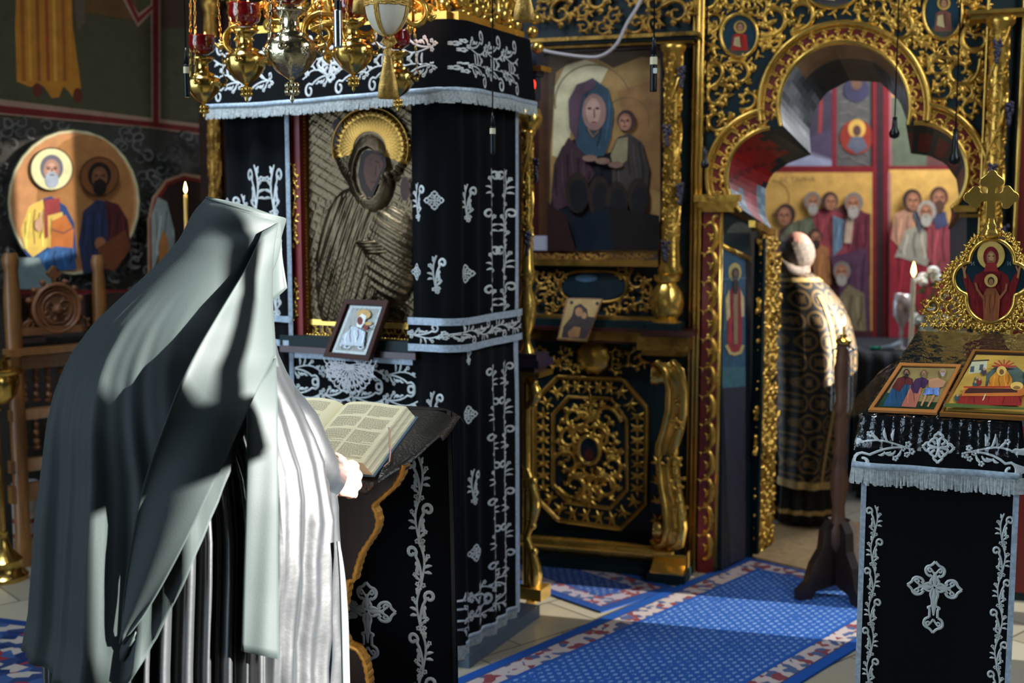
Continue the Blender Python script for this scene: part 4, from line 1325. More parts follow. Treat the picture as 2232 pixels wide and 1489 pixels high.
def rug_mat(name, w, l, field, dash, edge, border, persian=False):
    m = mat(name, (60, 90, 150), 0.95, 0, spec=0.1, bump=0.3, bscale=400); x = NX(m)
    tc = x.N.new('ShaderNodeTexCoord'); sp = x.N.new('ShaderNodeSeparateXYZ'); x.L.new(tc.outputs['Object'], sp.inputs[0])
    u, v = sp.outputs[0], sp.outputs[1]
    d = x.m('MINIMUM', x.m('SUBTRACT', w / 2, x.m('ABSOLUTE', u)), x.m('SUBTRACT', l / 2, x.m('ABSOLUTE', v)))
    ru = x.m('DIVIDE', u, 0.026)
    row = x.m('FLOOR', ru)
    fx = x.m('ABSOLUTE', x.m('SUBTRACT', x.m('FRACT', ru), .5))
    fy = x.m('ABSOLUTE', x.m('SUBTRACT', x.m('FRACT', x.m('ADD', x.m('DIVIDE', v, .042), x.m('MULTIPLY', row, .5))), .5))
    dm = x.m('LESS_THAN', x.m('ADD', x.m('MULTIPLY', fx, 1.0), x.m('MULTIPLY', fy, .9)), .33)
    nz = x.N.new('ShaderNodeTexNoise'); nz.inputs['Scale'].default_value = 60; x.L.new(tc.outputs['Object'], nz.inputs['Vector'])
    dm = x.m('MULTIPLY', dm, x.m('GREATER_THAN', nz.outputs['Fac'], .42))
    vo = x.N.new('ShaderNodeTexVoronoi'); vo.inputs['Scale'].default_value = 34 if not persian else 22; x.L.new(tc.outputs['Object'], vo.inputs['Vector'])
    cr = x.N.new('ShaderNodeValToRGB'); cr.color_ramp.interpolation = 'CONSTANT'
    cols = [lin(border)] * 2 + [lin((120, 60, 66)), lin(border), lin((70, 84, 120))]
    if persian: cols = [lin((26, 38, 74)), lin((120, 40, 44)), lin((36, 50, 84)), lin((150, 140, 130)), lin((50, 70, 110))]
    while len(cr.color_ramp.elements) < 5: cr.color_ramp.elements.new(.5)
    for i, e in enumerate(cr.color_ramp.elements): e.position = i * .2; e.color = (*cols[i], 1)
    sc_ = x.N.new('ShaderNodeSeparateColor'); x.L.new(vo.outputs['Color'], sc_.inputs[0]); x.L.new(sc_.outputs[0], cr.inputs[0])
    fcol = x.mix(dm, lin(field), lin(dash))
    if persian: fcol = cr.outputs[0]
    c = x.mix(x.m('LESS_THAN', d, .15), fcol, lin(edge))
    c = x.mix(x.m('LESS_THAN', d, .138), c, cr.outputs[0])
    c = x.mix(x.m('LESS_THAN', d, .052), c, lin((60, 60, 84)))
    c = x.mix(x.m('LESS_THAN', d, .046), c, lin(edge))
    x.L.new(c, x.N['Principled BSDF'].inputs['Base Color'])
    return m


def rug(name, p0, dirv, w, l, m, label, z=0.008, side=1):
    """p0: one corner; dirv: length direction; the width lies to its right"""
    d = Vector((dirv[0], dirv[1], 0)).normalized(); nrm = Vector((d.y, -d.x, 0)) * side
    c = Vector((p0[0], p0[1], 0)) + d * l / 2 + nrm * w / 2
    mb = MB(); mb.bbox(-w / 2, w / 2, -l / 2, l / 2, 0, z)
    o = mb.build(name, m, smooth=False)
    o.location = (c.x, c.y, 0.0015); o.rotation_euler = (0, 0, math.atan2(d.y, d.x) - PI / 2)
    return tag(o, label, 'rug')


L0, L1 = fl(985, 1489), fl(1628, 1217)
dr = (L1 - L0).normalized()
rug('blue_runner', L0 - dr * 1.6, dr, 0.93, 1.6 + (L1 - L0).length, rug_mat('blue_runner_wool', .93, 1.6 + (L1 - L0).length, (38, 80, 148), (116, 142, 184), (28, 72, 142), (172, 158, 154)),
    'long blue patterned runner with a pale flowered border leading to the doorway')
A_, B_, C_ = fl(1310, 1337), fl(1482, 1283), fl(1150, 1302)
d2 = (B_ - A_).normalized(); w2 = 0.95
rug('prayer_rug', A_ - Vector((d2.y, -d2.x, 0)) * w2, d2, w2, (B_ - A_).length * .97, rug_mat('prayer_rug_wool', w2, (B_ - A_).length * .97, (40, 70, 130), (110, 120, 150), (34, 66, 128), (150, 140, 150)),
    'small blue rug with a pale border lying at the foot of the screen', z=.005)
E0 = fl(0, 1352); E1 = fl(112, 1366)
de = (E1 - E0).normalized(); nn = Vector((de.y, -de.x, 0))
rug('persian_rug', E0 - de * 1.0, de, 1.7, 1.9, rug_mat('persian_rug_wool', 1.7, 1.9, (30, 40, 80), (120, 60, 60), (26, 50, 100), (96, 96, 110), True),
    'blue and red persian rug on the floor at the left behind the monk')

# ================================================================ ICON SHRINE WITH BLACK CURTAINS
KC = fl(990, 1440, 0.03)
SF = Pl(KC, (0.9, -0.436)); SS = Pl(KC, (0.436, 0.9))
shr = thing('icon_shrine', 'gilded icon shrine with a black embroidered canopy and open black curtains', 'icon shrine', (KC.x, KC.y, 0))
sL = SF.hit(492, 300)[0]; DEP = 0.52


def wrap(c, z, h):
    k = max(-1, min(1, c / .03)); t = (k + 1) / 2; t = t * t * (3 - 2 * t)
    n = (SF.n * (1 - t) + SS.n * t).normalized()
    base = SF.o + (SF.u * c if c < 0 else SS.u * c)
    rnd_ = .018 * (1 - abs(k)) ** 2
    p = base + n * (h - rnd_)
    return Vector((p.x, p.y, z))


mb = MB()
mb.box(SF.w(sL / 2, 1.12, -DEP / 2), -sL - .02, DEP, .5, ux=SF.u) if False else None
body = lambda z0, z1, h0, h1, a0=sL, a1=-.01: mb.pbox(SF, a0, a1, z0, z1, h0, h1)
body(0, .95, -DEP, 0); body(.95, 2.28, -DEP, -.08)
part(mb, 'shrine_body', GREEN, shr, smooth=False)
mb = MB(); mb.pbox(SF, sL + .02, .05, 0, .05, -DEP - .12, -.02)
part(mb, 'shrine_step', mat('grey_blue_paint', (70, 84, 100), .5), shr, smooth=False)
# icon with its frame
IP = SF.off(-.04)
zf = lambda py, px=780, pl=IP: pl.hit(px, py)[1]
mb = MB(); mb.ppbox(SF, 636, 230, 905, 742, -.08, -.05)
part(mb, 'red_frame_board', REDL, shr, smooth=False)
mb = MB(); mb.ppbox(SF, 634, 230, 656, 742, -.05, .0)
part(mb, 'red_frame_upright', mat('bright_red_lacquer', (128, 30, 26), .5, var=.2), shr, smooth=False)
mb = MB()
for x0, x1 in ((664, 672),):
    a = IP.hit((x0 + x1) / 2, 480)[0]; beads(mb, [(a, zf(725)), (a, zf(232))], .0065, IP.m(0.01))
    mb.pbox(IP, a - .01, a + .01, zf(728), zf(230), -.01, .01)
a0_, a1_ = IP.hit(664, 700)[0], IP.hit(905, 700)[0]
mb.pbox(IP, a0_, a1_, zf(712), zf(700), -.01, .01)
beads(mb, [(a0_ - .05, zf(734)), (a1_ + .1, zf(734))], .0065, IP.m(.02))
frp = part(mb, 'gilt_frame', GOLDP, shr, sharp=40)
mb = MB(); rnd = random.Random(8)
for (x, y0, y1) in ((650, 370, 540), (650, 622, 700)):
    yy = y0; mb = MB()
    while yy < y1:
        a, z = IP.hit(x, yy); acanthus(mb, a, z, .05, rnd.uniform(0, 6), rnd.choice((1, -1)), IP.m(.04), .7, 1, 5); yy += 20
    part(mb, 'frame_carving', GOLDP, frp)
mb = MB()
for x in range(645, 900, 17):
    a, z = IP.hit(x, 720); acanthus(mb, a, z, .045, rnd.uniform(0, 6), rnd.choice((1, -1)), IP.m(-.005), .7, 1, 5)
part(mb, 'frame_carving', GOLDP, frp)
# embossed silver cover as a relief
x0, x1, y0, y1 = 674, 905, 228, 700
NXg, NYg = 130, 200


def relief(x, y):
    h = 0.0
    def bump(cx, cy, rx, ry, a, p=1.0):
        q = ((x - cx) / rx) ** 2 + ((y - cy) / ry) ** 2
        return a * (1 - q) ** p if q < 1 else 0
    hd = bump(812, 330, 78, 92, .02, .5)                       # halo
    h = max(h, hd)
    h = max(h, bump(812, 375, 52, 95, .036, .5))
    h = max(h, bump(770, 600, 80, 190, .034, .5) + .002 * math.sin((x + .35 * y) * .32) * (y > 430))
    h = max(h, bump(850, 560, 70, 110, .04, .6) + .002 * math.sin((y - .6 * x) * .3))
    h += .0009 * math.sin(x * .75 + y * .2) * (bump(760, 600, 90, 180, 1) > 0)
    q = math.hypot(x - 812, y - 320)
    if 70 < q < 84: h += .003 * (1 + math.sin(math.atan2(y - 320, x - 812) * 40))
    if y < 400 and q > 84: h += .0008 * math.sin(x * .28) * math.sin(y * .3) + .0006 * math.sin(x * .6 + y * .45)
    for k in range(4):
        h = max(h, bump(812 + k * 6, 528 + k * 7, 34, 4.5, .052, .4))
    h += .0008 * math.sin(x * .5) * math.sin(y * .5) * (y > 560)
    if math.hypot((x - 808) / 30, (y - 378) / 56) < 1: h = .012
    return h


mb = MB()
G = []
for i in range(NXg + 1):
    px = x0 + (x1 - x0) * i / NXg
    row = []
    for j in range(NYg + 1):
        py = y0 + (y1 - y0) * j / NYg
        a, z = IP.hit(px, py); row.append(IP.w(a, z, relief(px, py)))
    G.append(row)
mb.grid(G, flip=False)
part(mb, 'silver_icon_cover', mat('embossed_silver', (94, 80, 60), 0.36, 0.95, var=.3, vscale=9, bump=.2, bscale=60, rvar=.08), shr)
P = Paint(IP, .030)
P.poly([(796, 340), (806, 328), (832, 330), (850, 344), (852, 362), (836, 396), (822, 428), (810, 432), (796, 410), (790, 380)], (46, 28, 20))
P.poly([(806, 346), (820, 334), (840, 342), (846, 360), (832, 392), (820, 418), (808, 400), (802, 372)], (92, 58, 42))
P.line([(828, 352), (838, 356)], 3, (40, 24, 18)); P.line([(830, 362), (828, 384)], 2.5, (60, 36, 28)); P.line([(818, 398), (828, 396)], 3, (70, 30, 26))
P.build('painted_face', PAINT, shr)
for e_ in ((740, 275, 11, 16, (50, 32, 24)), (735, 308, 9, 13, (44, 30, 22)), (892, 412, 10, 26, (70, 42, 32))):
    P = Paint(IP, .014 if e_[0] < 800 else .03); P.ell(*e_); P.build('painted_face', PAINT, shr)
mb = MB()
mb.grid([[IP.w(*IP.hit(812 + (36 + 48 * j / 16) * math.cos(t), 326 - (36 + 48 * j / 16) * 1.08 * math.sin(t)), relief(812 + (36 + 48 * j / 16) * math.cos(t), 326 - (36 + 48 * j / 16) * 1.08 * math.sin(t)) + .003 + .0015 * math.sin(k * 1.9) * math.sin(j * 1.4)) for j in range(17)] for k, t in enumerate([math.radians(-22 + 2.3 * k) for k in range(95)])])
for rr, w in ((83, .008),):
    stroke(mb, [IP.hit(812 + rr * math.cos(t), 322 - rr * 1.05 * math.sin(t)) for t in [math.radians(-20 + 9 * k) for k in range(25)]], w, IP.m(.014), .5, 5)
for k in range(22):
    t = math.radians(-18 + k * 9.6); a, z = IP.hit(812 + 73 * math.cos(t), 322 - 76 * math.sin(t)); leafspray(mb, a, z, .016, t + PI / 2, IP.m(.016), 3, 1.6, .6)
part(mb, 'gilt_halo', mat('dull_gilding', (172, 132, 66), .36, 1, var=.3), shr)
# ledge under the icon
mb = MB(); mb.ppbox(SF, 610, 738, 905, 762, -.13, .03)
part(mb, 'green_ledge', GREEN, shr, smooth=False)
mb = MB(); mb.ppbox(SF, 610, 762, 905, 776, -.13, .045)
part(mb, 'red_ledge', REDW, shr, smooth=False)


# --- cloths
def fringe(mapf, c0, c1, ztop, ln, hoff=0.0, sp=.0042, seed=1, topw=.014, zf=None):
    rnd = random.Random(seed); mb = MB(); n = int(abs(c1 - c0) / sp)
    zf = zf or (lambda c: ztop)
    for k in range(n):
        c = c0 + (c1 - c0) * (k + .5) / n; j = rnd.uniform(-.004, .004); L = ln * rnd.uniform(.88, 1.06); z = zf(c)
        hh = rnd.uniform(-.002, .003); w = sp * .62
        P = []
        for t in (0, .35, .7, 1.0):
            r = []
            for e in (-1, 0, 1):
                r.append(mapf(c + j * t * t + e * w * (1 + .25 * t), z - L * t, hoff + hh * t + (.0018 if e == 0 else 0)))
            P.append(r)
        mb.grid(P)
    m2 = MB(); N = max(2, int(abs(c1 - c0) / .02))
    m2.grid([[mapf(c0 + (c1 - c0) * i / N, zf(c0 + (c1 - c0) * i / N) + q, hoff + hh2) for q, hh2 in ((-.003, .001), (-.002, .004), (topw - .002, .004), (topw, .001))] for i in range(N + 1)])
    return mb, m2


def add_fringe(parent, *a, **k):
    f, b = fringe(*a, **k)
    o = part(f, 'fringe', FRINGE, parent)
    part(b, 'braid_trim', SILVERB, o)


def cloth(c0, c1, z0, z1, mapf, name, parent, nc=80, nz=30, m=VELVET, th=.004):
    mb = MB()
    Pf = [[mapf(c0 + (c1 - c0) * i / nc, z0 + (z1 - z0) * j / nz, 0) for j in range(nz + 1)] for i in range(nc + 1)]
    Pb = [[mapf(c0 + (c1 - c0) * i / nc, z0 + (z1 - z0) * j / nz, -th) for j in range(nz + 1)] for i in range(nc + 1)]
    mb.grid(Pf); mb.grid(Pb, flip=True)
    edge = [(i, 0) for i in range(nc + 1)] + [(nc, j) for j in range(nz + 1)] + [(i, nz) for i in range(nc, -1, -1)] + [(0, j) for j in range(nz, -1, -1)]
    mb.grid([[Pf[i][j] for i, j in edge], [Pb[i][j] for i, j in edge]])
    return part(mb, name, m, parent)


# canopy
vlen0, vlen1 = SF.hit(474, 160)[0], SS.off(.05).hit(1153, 160)[0]
VZ1 = SF.off(.06).hit(985, 38)[1]; VZ0 = SF.off(.06).hit(985, 204)[1]
vmap = lambda c, z, h: wrap(c, z + .012 * math.sin(c * 3.1 + 1) * (z < VZ0 + .1), .055 + .02 * (VZ1 - z) / (VZ1 - VZ0) + .006 * math.sin(c * 26) * (VZ1 - z) / (VZ1 - VZ0) + h)
cano = cloth(vlen0, vlen1, VZ0, VZ1, vmap, 'canopy_valance', shr, 120, 14)
mb = MB(); tp = [wrap(vlen0, VZ1, .055), wrap(-.03, VZ1, .055), wrap(.03, VZ1, .055), wrap(vlen1, VZ1, .055)]
bk = [SF.w(vlen0, VZ1, -vlen1), SF.w(-.03, VZ1, -vlen1)]
mb.add([tp[0], tp[1], tp[2], tp[3], bk[0]] + [p - Vector((0, 0, .01)) for p in (tp[0], tp[1], tp[2], tp[3], bk[0])], [(0, 1, 2, 3, 4), (9, 8, 7, 6, 5)] + [(i, 5 + i, 5 + (i + 1) % 5, (i + 1) % 5) for i in range(5)])
part(mb, 'canopy_top', VELVET, shr, smooth=False)
add_fringe(cano, vmap, vlen0, vlen1, VZ0, .042, hoff=.002, seed=2, zf=lambda c: VZ0)
L_ = .135
for row, zz in ((1, VZ0 + .165), (-1, VZ0 + .085)):
    em = MB()
    n = int((-vlen0 - .04) / L_)
    for k in range(n):
        c = -.03 - k * L_
        if abs(c - SF.hit(728, 150)[0] + L_ * .5) < .08: continue
        vine(em, c, zz, PI, L_, 1, vmap, 1.5, row, 1.1)
    for k in range(int((vlen1) / L_)):
        vine(em, .0 + k * L_, zz, 0, L_, 1, vmap, 1.5, -row, 1.1)
    part(em, 'embroidered_vine', SILVER, cano)
em = MB()
a, z = SF.off(.06).hit(724, 152); diamond_cross(em, a, VZ0 + .125, .062, vmap, h=.002)
part(em, 'embroidered_cross', SILVER, cano)


# right curtain wrapping the corner
cR0, cR1 = SF.off(.02).hit(897, 500)[0], SS.off(.02).hit(1124, 600)[0]


def rmap(c, z, h):
    low = max(0, (1.9 - z)) / 1.9
    tie = math.exp(-((z - 1.13) / .1) ** 2)
    cc = c + (.0 if z > 1.13 else .02 * (1.13 - z)) * (1 if c > 0 else -1)
    return wrap(cc, z, .022 + (1 - .6 * tie) * (.010 * math.sin(c * 58 + .5) + .006 * math.sin(c * 23 + 2 + z)) + h)


cur = cloth(cR0, cR1, .085, VZ0 + .12, rmap, 'right_curtain', shr, 110, 60)
cur['label'] = 'right-hand black curtain wrapping the corner'
kx = abs(SS.hit(1100, 600)[0] - SS.hit(1085, 600)[0]) / (15 * KC.y / FPX) * .55
zS = lambda py, px=1085: SS.off(.02).hit(px, py)[1]
cb = SS.off(.02).hit(1086, 700)[0]
Lb = .125
zt_, zm0, zm1 = zS(368), zS(694), zS(792)
for zlo, zhi in ((zm0, zt_), (.22, zm1)):
    n = round((zhi - zlo) / Lb); Lc = (zhi - zlo) / n
    for sgn in (1, -1):
        em = MB(); mp_ = lambda x, y, h, s=sgn: rmap(cb + s * (.042 * kx + x * kx), y, h + .001)
        vine(em, 0, zlo, PI / 2, Lc, n, mp_, 1.1, 1, 1.05); part(em, 'embroidered_vine', SILVER, cur)
sf = lambda px, py: SF.off(.02).hit(px, py)
ss = lambda px, py: SS.off(.02).hit(px, py)
mpc = lambda x, y, h: rmap(x, y, h + .001)
for p, r, ax in ((sf(948, 437), .033, 1), (sf(908, 593), .03, .8), (ss(1020, 597), .033, 1.1), (ss(1024, 905), .033, 1.1), (ss(1032, 1207), .033, 1.2), (sf(952, 1100), .03, 1)):
    em = MB(); diamond_cross(em, p[0], p[1], r, mpc, ax); part(em, 'embroidered_cross', SILVER, cur)
for p, ax in ((sf(913, 478), 1), (sf(952, 636), 1), (ss(1022, 480), 1.0), (sf(950, 930), 1), (ss(1030, 1098), 1.0), (ss(1022, 792), .8)):
    mp_ = lambda x, y, h, p=p, ax=ax: rmap(p[0] + x * ax, y, h + .001)
    em = MB(); vine(em, 0, p[1], PI / 2, .125, 1, mp_, .8, 1, 1.2); part(em, 'embroidered_spray', SILVER, cur)
for row, zz in ((1, .235), (-1, .165)):
    em = MB()
    for k in range(4):
        vine(em, -.22 + k * .15, zz, 0, .15, 1, mpc, 1.1, row, 1.0)
    part(em, 'embroidered_vine', SILVER, cur)
mb = MB(); N = 60
e0 = cR1
mb.grid([[rmap(e0 - .035 + q * .012, .07 + (VZ0 + .02) * i / N, .0015) for q in range(5)] for i in range(N + 1)])
part(mb, 'silver_edging', SILVERB, cur)
add_fringe(cur, lambda c, z, h: rmap(c, z, h), cR0, cR1 - .03, .085, .055, hoff=.001, seed=3)
# tie band
zb0, zb1 = SS.off(.03).hit(1000, 768)[1], SS.off(.03).hit(1000, 694)[1]
zc = (zb0 + zb1) / 2
bmap = lambda c, z, h: wrap(c, z, .042 + h + .004 * math.sin(c * 20))
bd = cloth(cR0 - .005, cR1 + .01, zb0, zb1, bmap, 'tie_band', shr, 60, 6)
em = MB(); n = 5; Lb2 = (cR1 - cR0) / n
for k in range(n): vine(em, cR0 + k * Lb2, zc, 0, Lb2, 1, lambda x, y, h: bmap(x, y, h + .001), .95, 1 if k % 2 else -1, 1.1)
part(em, 'embroidery', SILVER, bd)
mb = MB()
for z in (zb0, zb1 - .026): mb = MB(); mb.grid([[bmap(cR0 - .005 + (cR1 - cR0 + .015) * i / 60, z + q * .026 / 3, .0025) for q in range(4)] for i in range(61)]); part(mb, 'silver_edging', SILVERB, bd)
# left curtain
cL0, cL1 = SF.off(.02).hit(494, 480)[0], SF.off(.02).hit(633, 480)[0]
lmap = lambda c, z, h: wrap(c, z, .022 + .010 * math.sin(c * 52) + .005 * math.sin(c * 23 + z) + h)
cul = cloth(cL0, cL1, .12, VZ0 + .12, lmap, 'left_curtain', shr, 70, 40)
cul['label'] = 'left-hand black curtain'
em = MB()
cb2 = SF.hit(587, 480)[0]; zt_ = SF.hit(587, 362)[1]
zlo = SF.hit(587, 690)[1]; n = 3; Lc = (zt_ - zlo) / n
for sgn in (1, -1):
    em = MB(); vine(em, 0, zlo, PI / 2, Lc, n, lambda x, y, h, s=sgn: lmap(cb2 + s * (.036 + x), y, h + .001), .75, 1, 1.0); part(em, 'embroidered_vine', SILVER, cul)
em = MB(); vine(em, SF.hit(535, 500)[0], SF.hit(535, 500)[1], PI / 2, .13, 1, lambda x, y, h: lmap(x, y, h + .001), .8, -1, 1.2); part(em, 'embroidered_spray', SILVER, cul); em = MB()
p = SF.hit(502, 452); diamond_cross(em, p[0], p[1], .035, lambda x, y, h: lmap(x, y, h + .001))
part(em, 'embroidered_cross', SILVER, cul)
mb = MB(); mb.grid([[lmap(cL1 - .012 + q * .005, .12 + (VZ0) * i / N, .002) for q in range(4)] for i in range(N + 1)])
mb.grid([[lmap(cL0 + (cL1 - cL0) * i / 40, SF.hit(600, 700)[1] + q * .008, .004) for q in range(4)] for i in range(41)])
mb.grid([[lmap(cL0 + (cL1 - cL0) * i / 40, SF.hit(600, 752)[1] + q * .008, .004) for q in range(4)] for i in range(41)])
part(mb, 'silver_edging', SILVERB, cul)
# frontal cloth under the icon
cF0, cF1 = SF.hit(622, 850)[0], SF.hit(905, 850)[0]
zF = SF.off(.05).hit(760, 776)[1]
fmap = lambda c, z, h: SF.w(c, z, .012 + .004 * math.sin(c * 25) + h)
fr_ = cloth(cF0, cF1, .12, zF, fmap, 'frontal_cloth', shr, 60, 30)
for row, zz in ((1, zF - .07), (-1, zF - .155)):
    em = MB()
    for k in range(4): vine(em, cF0 + .03 + k * .14, zz, 0, .14, 1, lambda x, y, h: fmap(x, y, h + .001), 1.3, row, 1.1)
    part(em, 'embroidered_vine', SILVER, fr_)
mb = MB(); mb.grid([[fmap(cF0 + (cF1 - cF0) * i / 40, zF - .024 + q * .008, .003) for q in range(4)] for i in range(41)])
mb.grid([[fmap(cF0 + q * .012, .12 + (zF - .12) * i / 40, .003) for q in range(4)] for i in range(41)])
part(mb, 'silver_edging', SILVERB, fr_)
# gilt baluster column, brackets and crest at the right rear of the shrine
cc = at(1149, 500, 4.86); cbase = Vector((cc.x, cc.y, 0))
zY = lambda py: at(1149, py, 4.86).z
mb = MB(); mb.box(cbase + Vector((.01, 0, zY(788))), .15, .15, .03, ux=SS.n); mb.box(cbase + Vector((.01, 0, zY(776))), .12, .12, .03, ux=SS.n); mb.box(cbase + Vector((0, 0, zY(800))), .12, .12, .03, ux=SS.n)
part(mb, 'column_slab', mat('violet_lacquer', (58, 44, 66), .35, coat=.3), shr, smooth=False)
z0 = zY(770)
turned(shr, cbase + Vector((0, 0, z0)), [(.034, 0), (.02, .03), (.014, .05), (.016, .08), (.032, .12), (.038, .17), (.034, .22), (.02, .27), (.026, .29), (.034, .31), (.03, .33)], 'turned_baluster', GOLDP, 24)
carved_column(shr, cbase, z0 + .32, zY(285), .036, 'gilt_carved_column', 31, True, GOLDP, .5)
turned(shr, cbase + Vector((.01, 0, zY(285))), [(.03, 0), (.045, .02), (.052, .05), (.04, .085), (.03, .09)], 'column_finial', GOLDP, 24)
mb = MB()
for (y0, y1, bulge) in ((818, 895, .05), (1010, 1180, .045), (1160, 1345, .05)):
    pts = [at(1143 + 0 * t, y0 + (y1 - y0) * t, 4.86) + SS.n * (bulge * math.sin(PI * t)) for t in [i / 14 for i in range(15)]]
    mb.tube(pts, taper(15, .012, .03, .012), 10)
    mb.ball(pts[3] + SS.n * .012, .02, 12, 8); mb.ball(pts[11] + SS.n * .01, .018, 12, 8)
mb.box(cbase + Vector((.03, 0, .07)), .11, .1, .05, ux=SS.n)
mb.tube([cbase + Vector((0, 0, .05)), cbase + Vector((0, 0, z0))], .018, 10)
mb.box(cbase + Vector((.015, 0, zY(812))), .14, .14, .022, ux=SS.n)
part(mb, 'gilt_bracket', GOLDP, shr, sharp=50)
mb = MB(); mb.box(cbase + Vector((.02, 0, zY(140))), .07, .07, .1, ux=SS.n); mb.box(cbase + Vector((.02, 0, zY(185))), .05, .05, .12, ux=SS.n)
part(mb, 'blue_capital', mat('slate_blue_lacquer', (34, 44, 64), .4), shr, smooth=False)
mb = MB(); mb.box(cbase + Vector((.03, 0, zY(152))), .1, .1, .02, ux=SS.n)
zc_ = VZ1 + .012
for k in range(26):
    c = -.75 + k * .056
    p = wrap(c, zc_ + .02 + .02 * (k % 3), .01) if c < vlen1 else None
    if p is None: continue
    mb.ball(p, .022 if k % 2 else .03, 10, 7)
for k in range(9):
    c = -.6 + k * .15
    if c < vlen1: acanthus(mb, c, VZ1 + .1, .13, k * 1.7, 1 if k % 2 else -1, lambda x, y, h: wrap(x, y, .0 + h), .6, 1.1, 6)
mb.pbox(SF, vlen0 + .2, 0, VZ1, VZ1 + .03, -.02, .03); mb.pbox(SS, 0, vlen1, VZ1, VZ1 + .03, -.02, .03)
for k, (px, py) in enumerate(((1098, 20), (1108, 44), (1096, 60), (1160, 70), (1172, 104), (1166, 40))): mb.ball(at(px, py, 4.75), .024, 10, 7)
mb.tube([at(1104, -60, 4.7), at(1106, -10, 4.7), at(1098, 30, 4.7), at(1092, 60, 4.72)], [.02, .03, .025, .01], 8)
part(mb, 'gilt_crest', GOLDP, shr, sharp=60)

# framed small icon leaning on the shrine
c4 = [SF.off(.045).W(756, 652), SF.off(.045).W(850, 656), SF.off(.085).W(806, 787), SF.off(.085).W(708, 778)]
fm, n_ = slab(c4, .02)
fi = thing('framed_icon', 'small silver-covered icon in a dark brown frame leaning against the shrine ledge', 'icon', c4[3])
part(fm, 'backing', WOODD, fi, smooth=False)
cc4 = sum(c4, Vector()) / 4
ins_ = lambda k, h: [p + (cc4 - p) * k + n_ * h for p in c4]
mb = MB(); o_, i_, o2, i2 = ins_(0, .012), ins_(.17, .012), ins_(0, 0), ins_(.17, 0)
for k in range(4):
    j = (k + 1) % 4
    mb.add([o_[k], o_[j], i_[j], i_[k]], [(0, 1, 2, 3)]); mb.add([o2[k], o2[j], o_[j], o_[k]], [(0, 1, 2, 3)]); mb.add([i_[k], i_[j], i2[j], i2[k]], [(0, 1, 2, 3)])
part(mb, 'frame', mat('brown_frame', (66, 34, 22), .5, var=.2, spec=.25), fi, smooth=False)
P = Paint(Quad(ins_(0, 0), None), .001, .0003)
P.poly([(764, 666), (833, 669), (797, 774), (724, 768)], (180, 184, 178))
P.poly([(768, 671), (828, 674), (793, 768), (731, 763)], (150, 148, 140))
for k in range(26):
    r_ = random.Random(k); t, s = r_.uniform(.06, .94), r_.uniform(.4, .95)
    x = 768 - 36 * s + 62 * t; y = 672 + 92 * s
    P.line([(x + 6 * math.cos(a * .9), y + 4 * math.sin(a * .9)) for a in range(6)], 2, (200, 206, 208) if k % 2 else (120, 122, 124))
P.ell(796, 686, 15, 11, (184, 146, 88)); P.poly([(784, 692), (792, 684), (802, 690), (798, 704), (790, 716), (780, 712)], (206, 204, 198))
P.ell(788, 700, 6, 9, (110, 44, 36)); P.ell(801, 714, 5, 7, (120, 50, 40)); P.ell(806, 706, 8, 4, (184, 146, 88))
P.folds([(752, 730), (776, 712), (800, 724), (796, 756), (744, 752)], (176, 182, 186), 6, 2)
P.build('silver_icon', mat('stamped_silver', vcol=True, rough=.35, metal=.5, bump=.3, bscale=120), fi)
# lace doily
mb = MB(); a0, z0 = SF.off(.09).hit(762, 808)
DP = SF.off(.09)
for k in range(12):
    a = -PI / 2 + (k - 5.5) * .27
    for s in (1, -1):
        stroke(mb, xf([(0, 0), (.03, .008 * s), (.055, .012 * s), (.085, 0)], a0, z0 + .02, 1, a), .004, DP.m(), .3, 3)
        stroke(mb, xf([(.05, 0), (.065, .012 * s), (.09, .012 * s), (.105, 0)], a0, z0 + .02, 1, a), .004, DP.m(), .3, 3)
    for rr in (.045, .075, .1):
        stroke(mb, [(a0 + rr * math.cos(a + q), z0 + .02 + rr * math.sin(a + q)) for q in (-.14, -.07, 0, .07, .14)], .0035, DP.m(), .3, 3)
for sx in (-1, 1):
    for k in range(6):
        stroke(mb, xf([(0, 0), (.02, .008), (.04, .0), (.06, .01)], a0 + sx * (.02 + k * .012), z0 + .04 - k * .003, 1, -PI / 2 + sx * .5), .004, DP.m(), .3, 3)
    for rr in (.06, .08, .1): stroke(mb, [(a0 + sx * (.015 + rr * math.cos(q)), z0 + .05 - .6 * rr * math.sin(q)) for q in (.1, .4, .7, 1, 1.3)], .004, DP.m(), .3, 3)
tag(mb.build('lace_doily', mat('white_lace', (214, 212, 214), .8)), 'white lace doily hanging below the brown framed icon', 'doily')

# ================================================================ HANGING LAMPS, EGG, TASSELS, MICROPHONES
CEIL = ROOMTOP


def chainmb(mb, p0, p1, r=.0025, step=.02):
    p0, p1 = Vector(p0), Vector(p1); n = max(2, min(60, int((p1 - p0).length / step)))
    for k in range(n):
        q = p0 + (p1 - p0) * ((k + .5) / n); d = (p1 - p0).normalized() * step * .62
        e = d.orthogonal().normalized() * r * 1.6 if k % 2 else d.cross(d.orthogonal()).normalized() * r * 1.6
        mb.tube([q - d, q - d * .4 + e, q + d * .4 + e, q + d, q + d * .4 - e, q - d * .4 - e], r * .55, 4, closed=True)


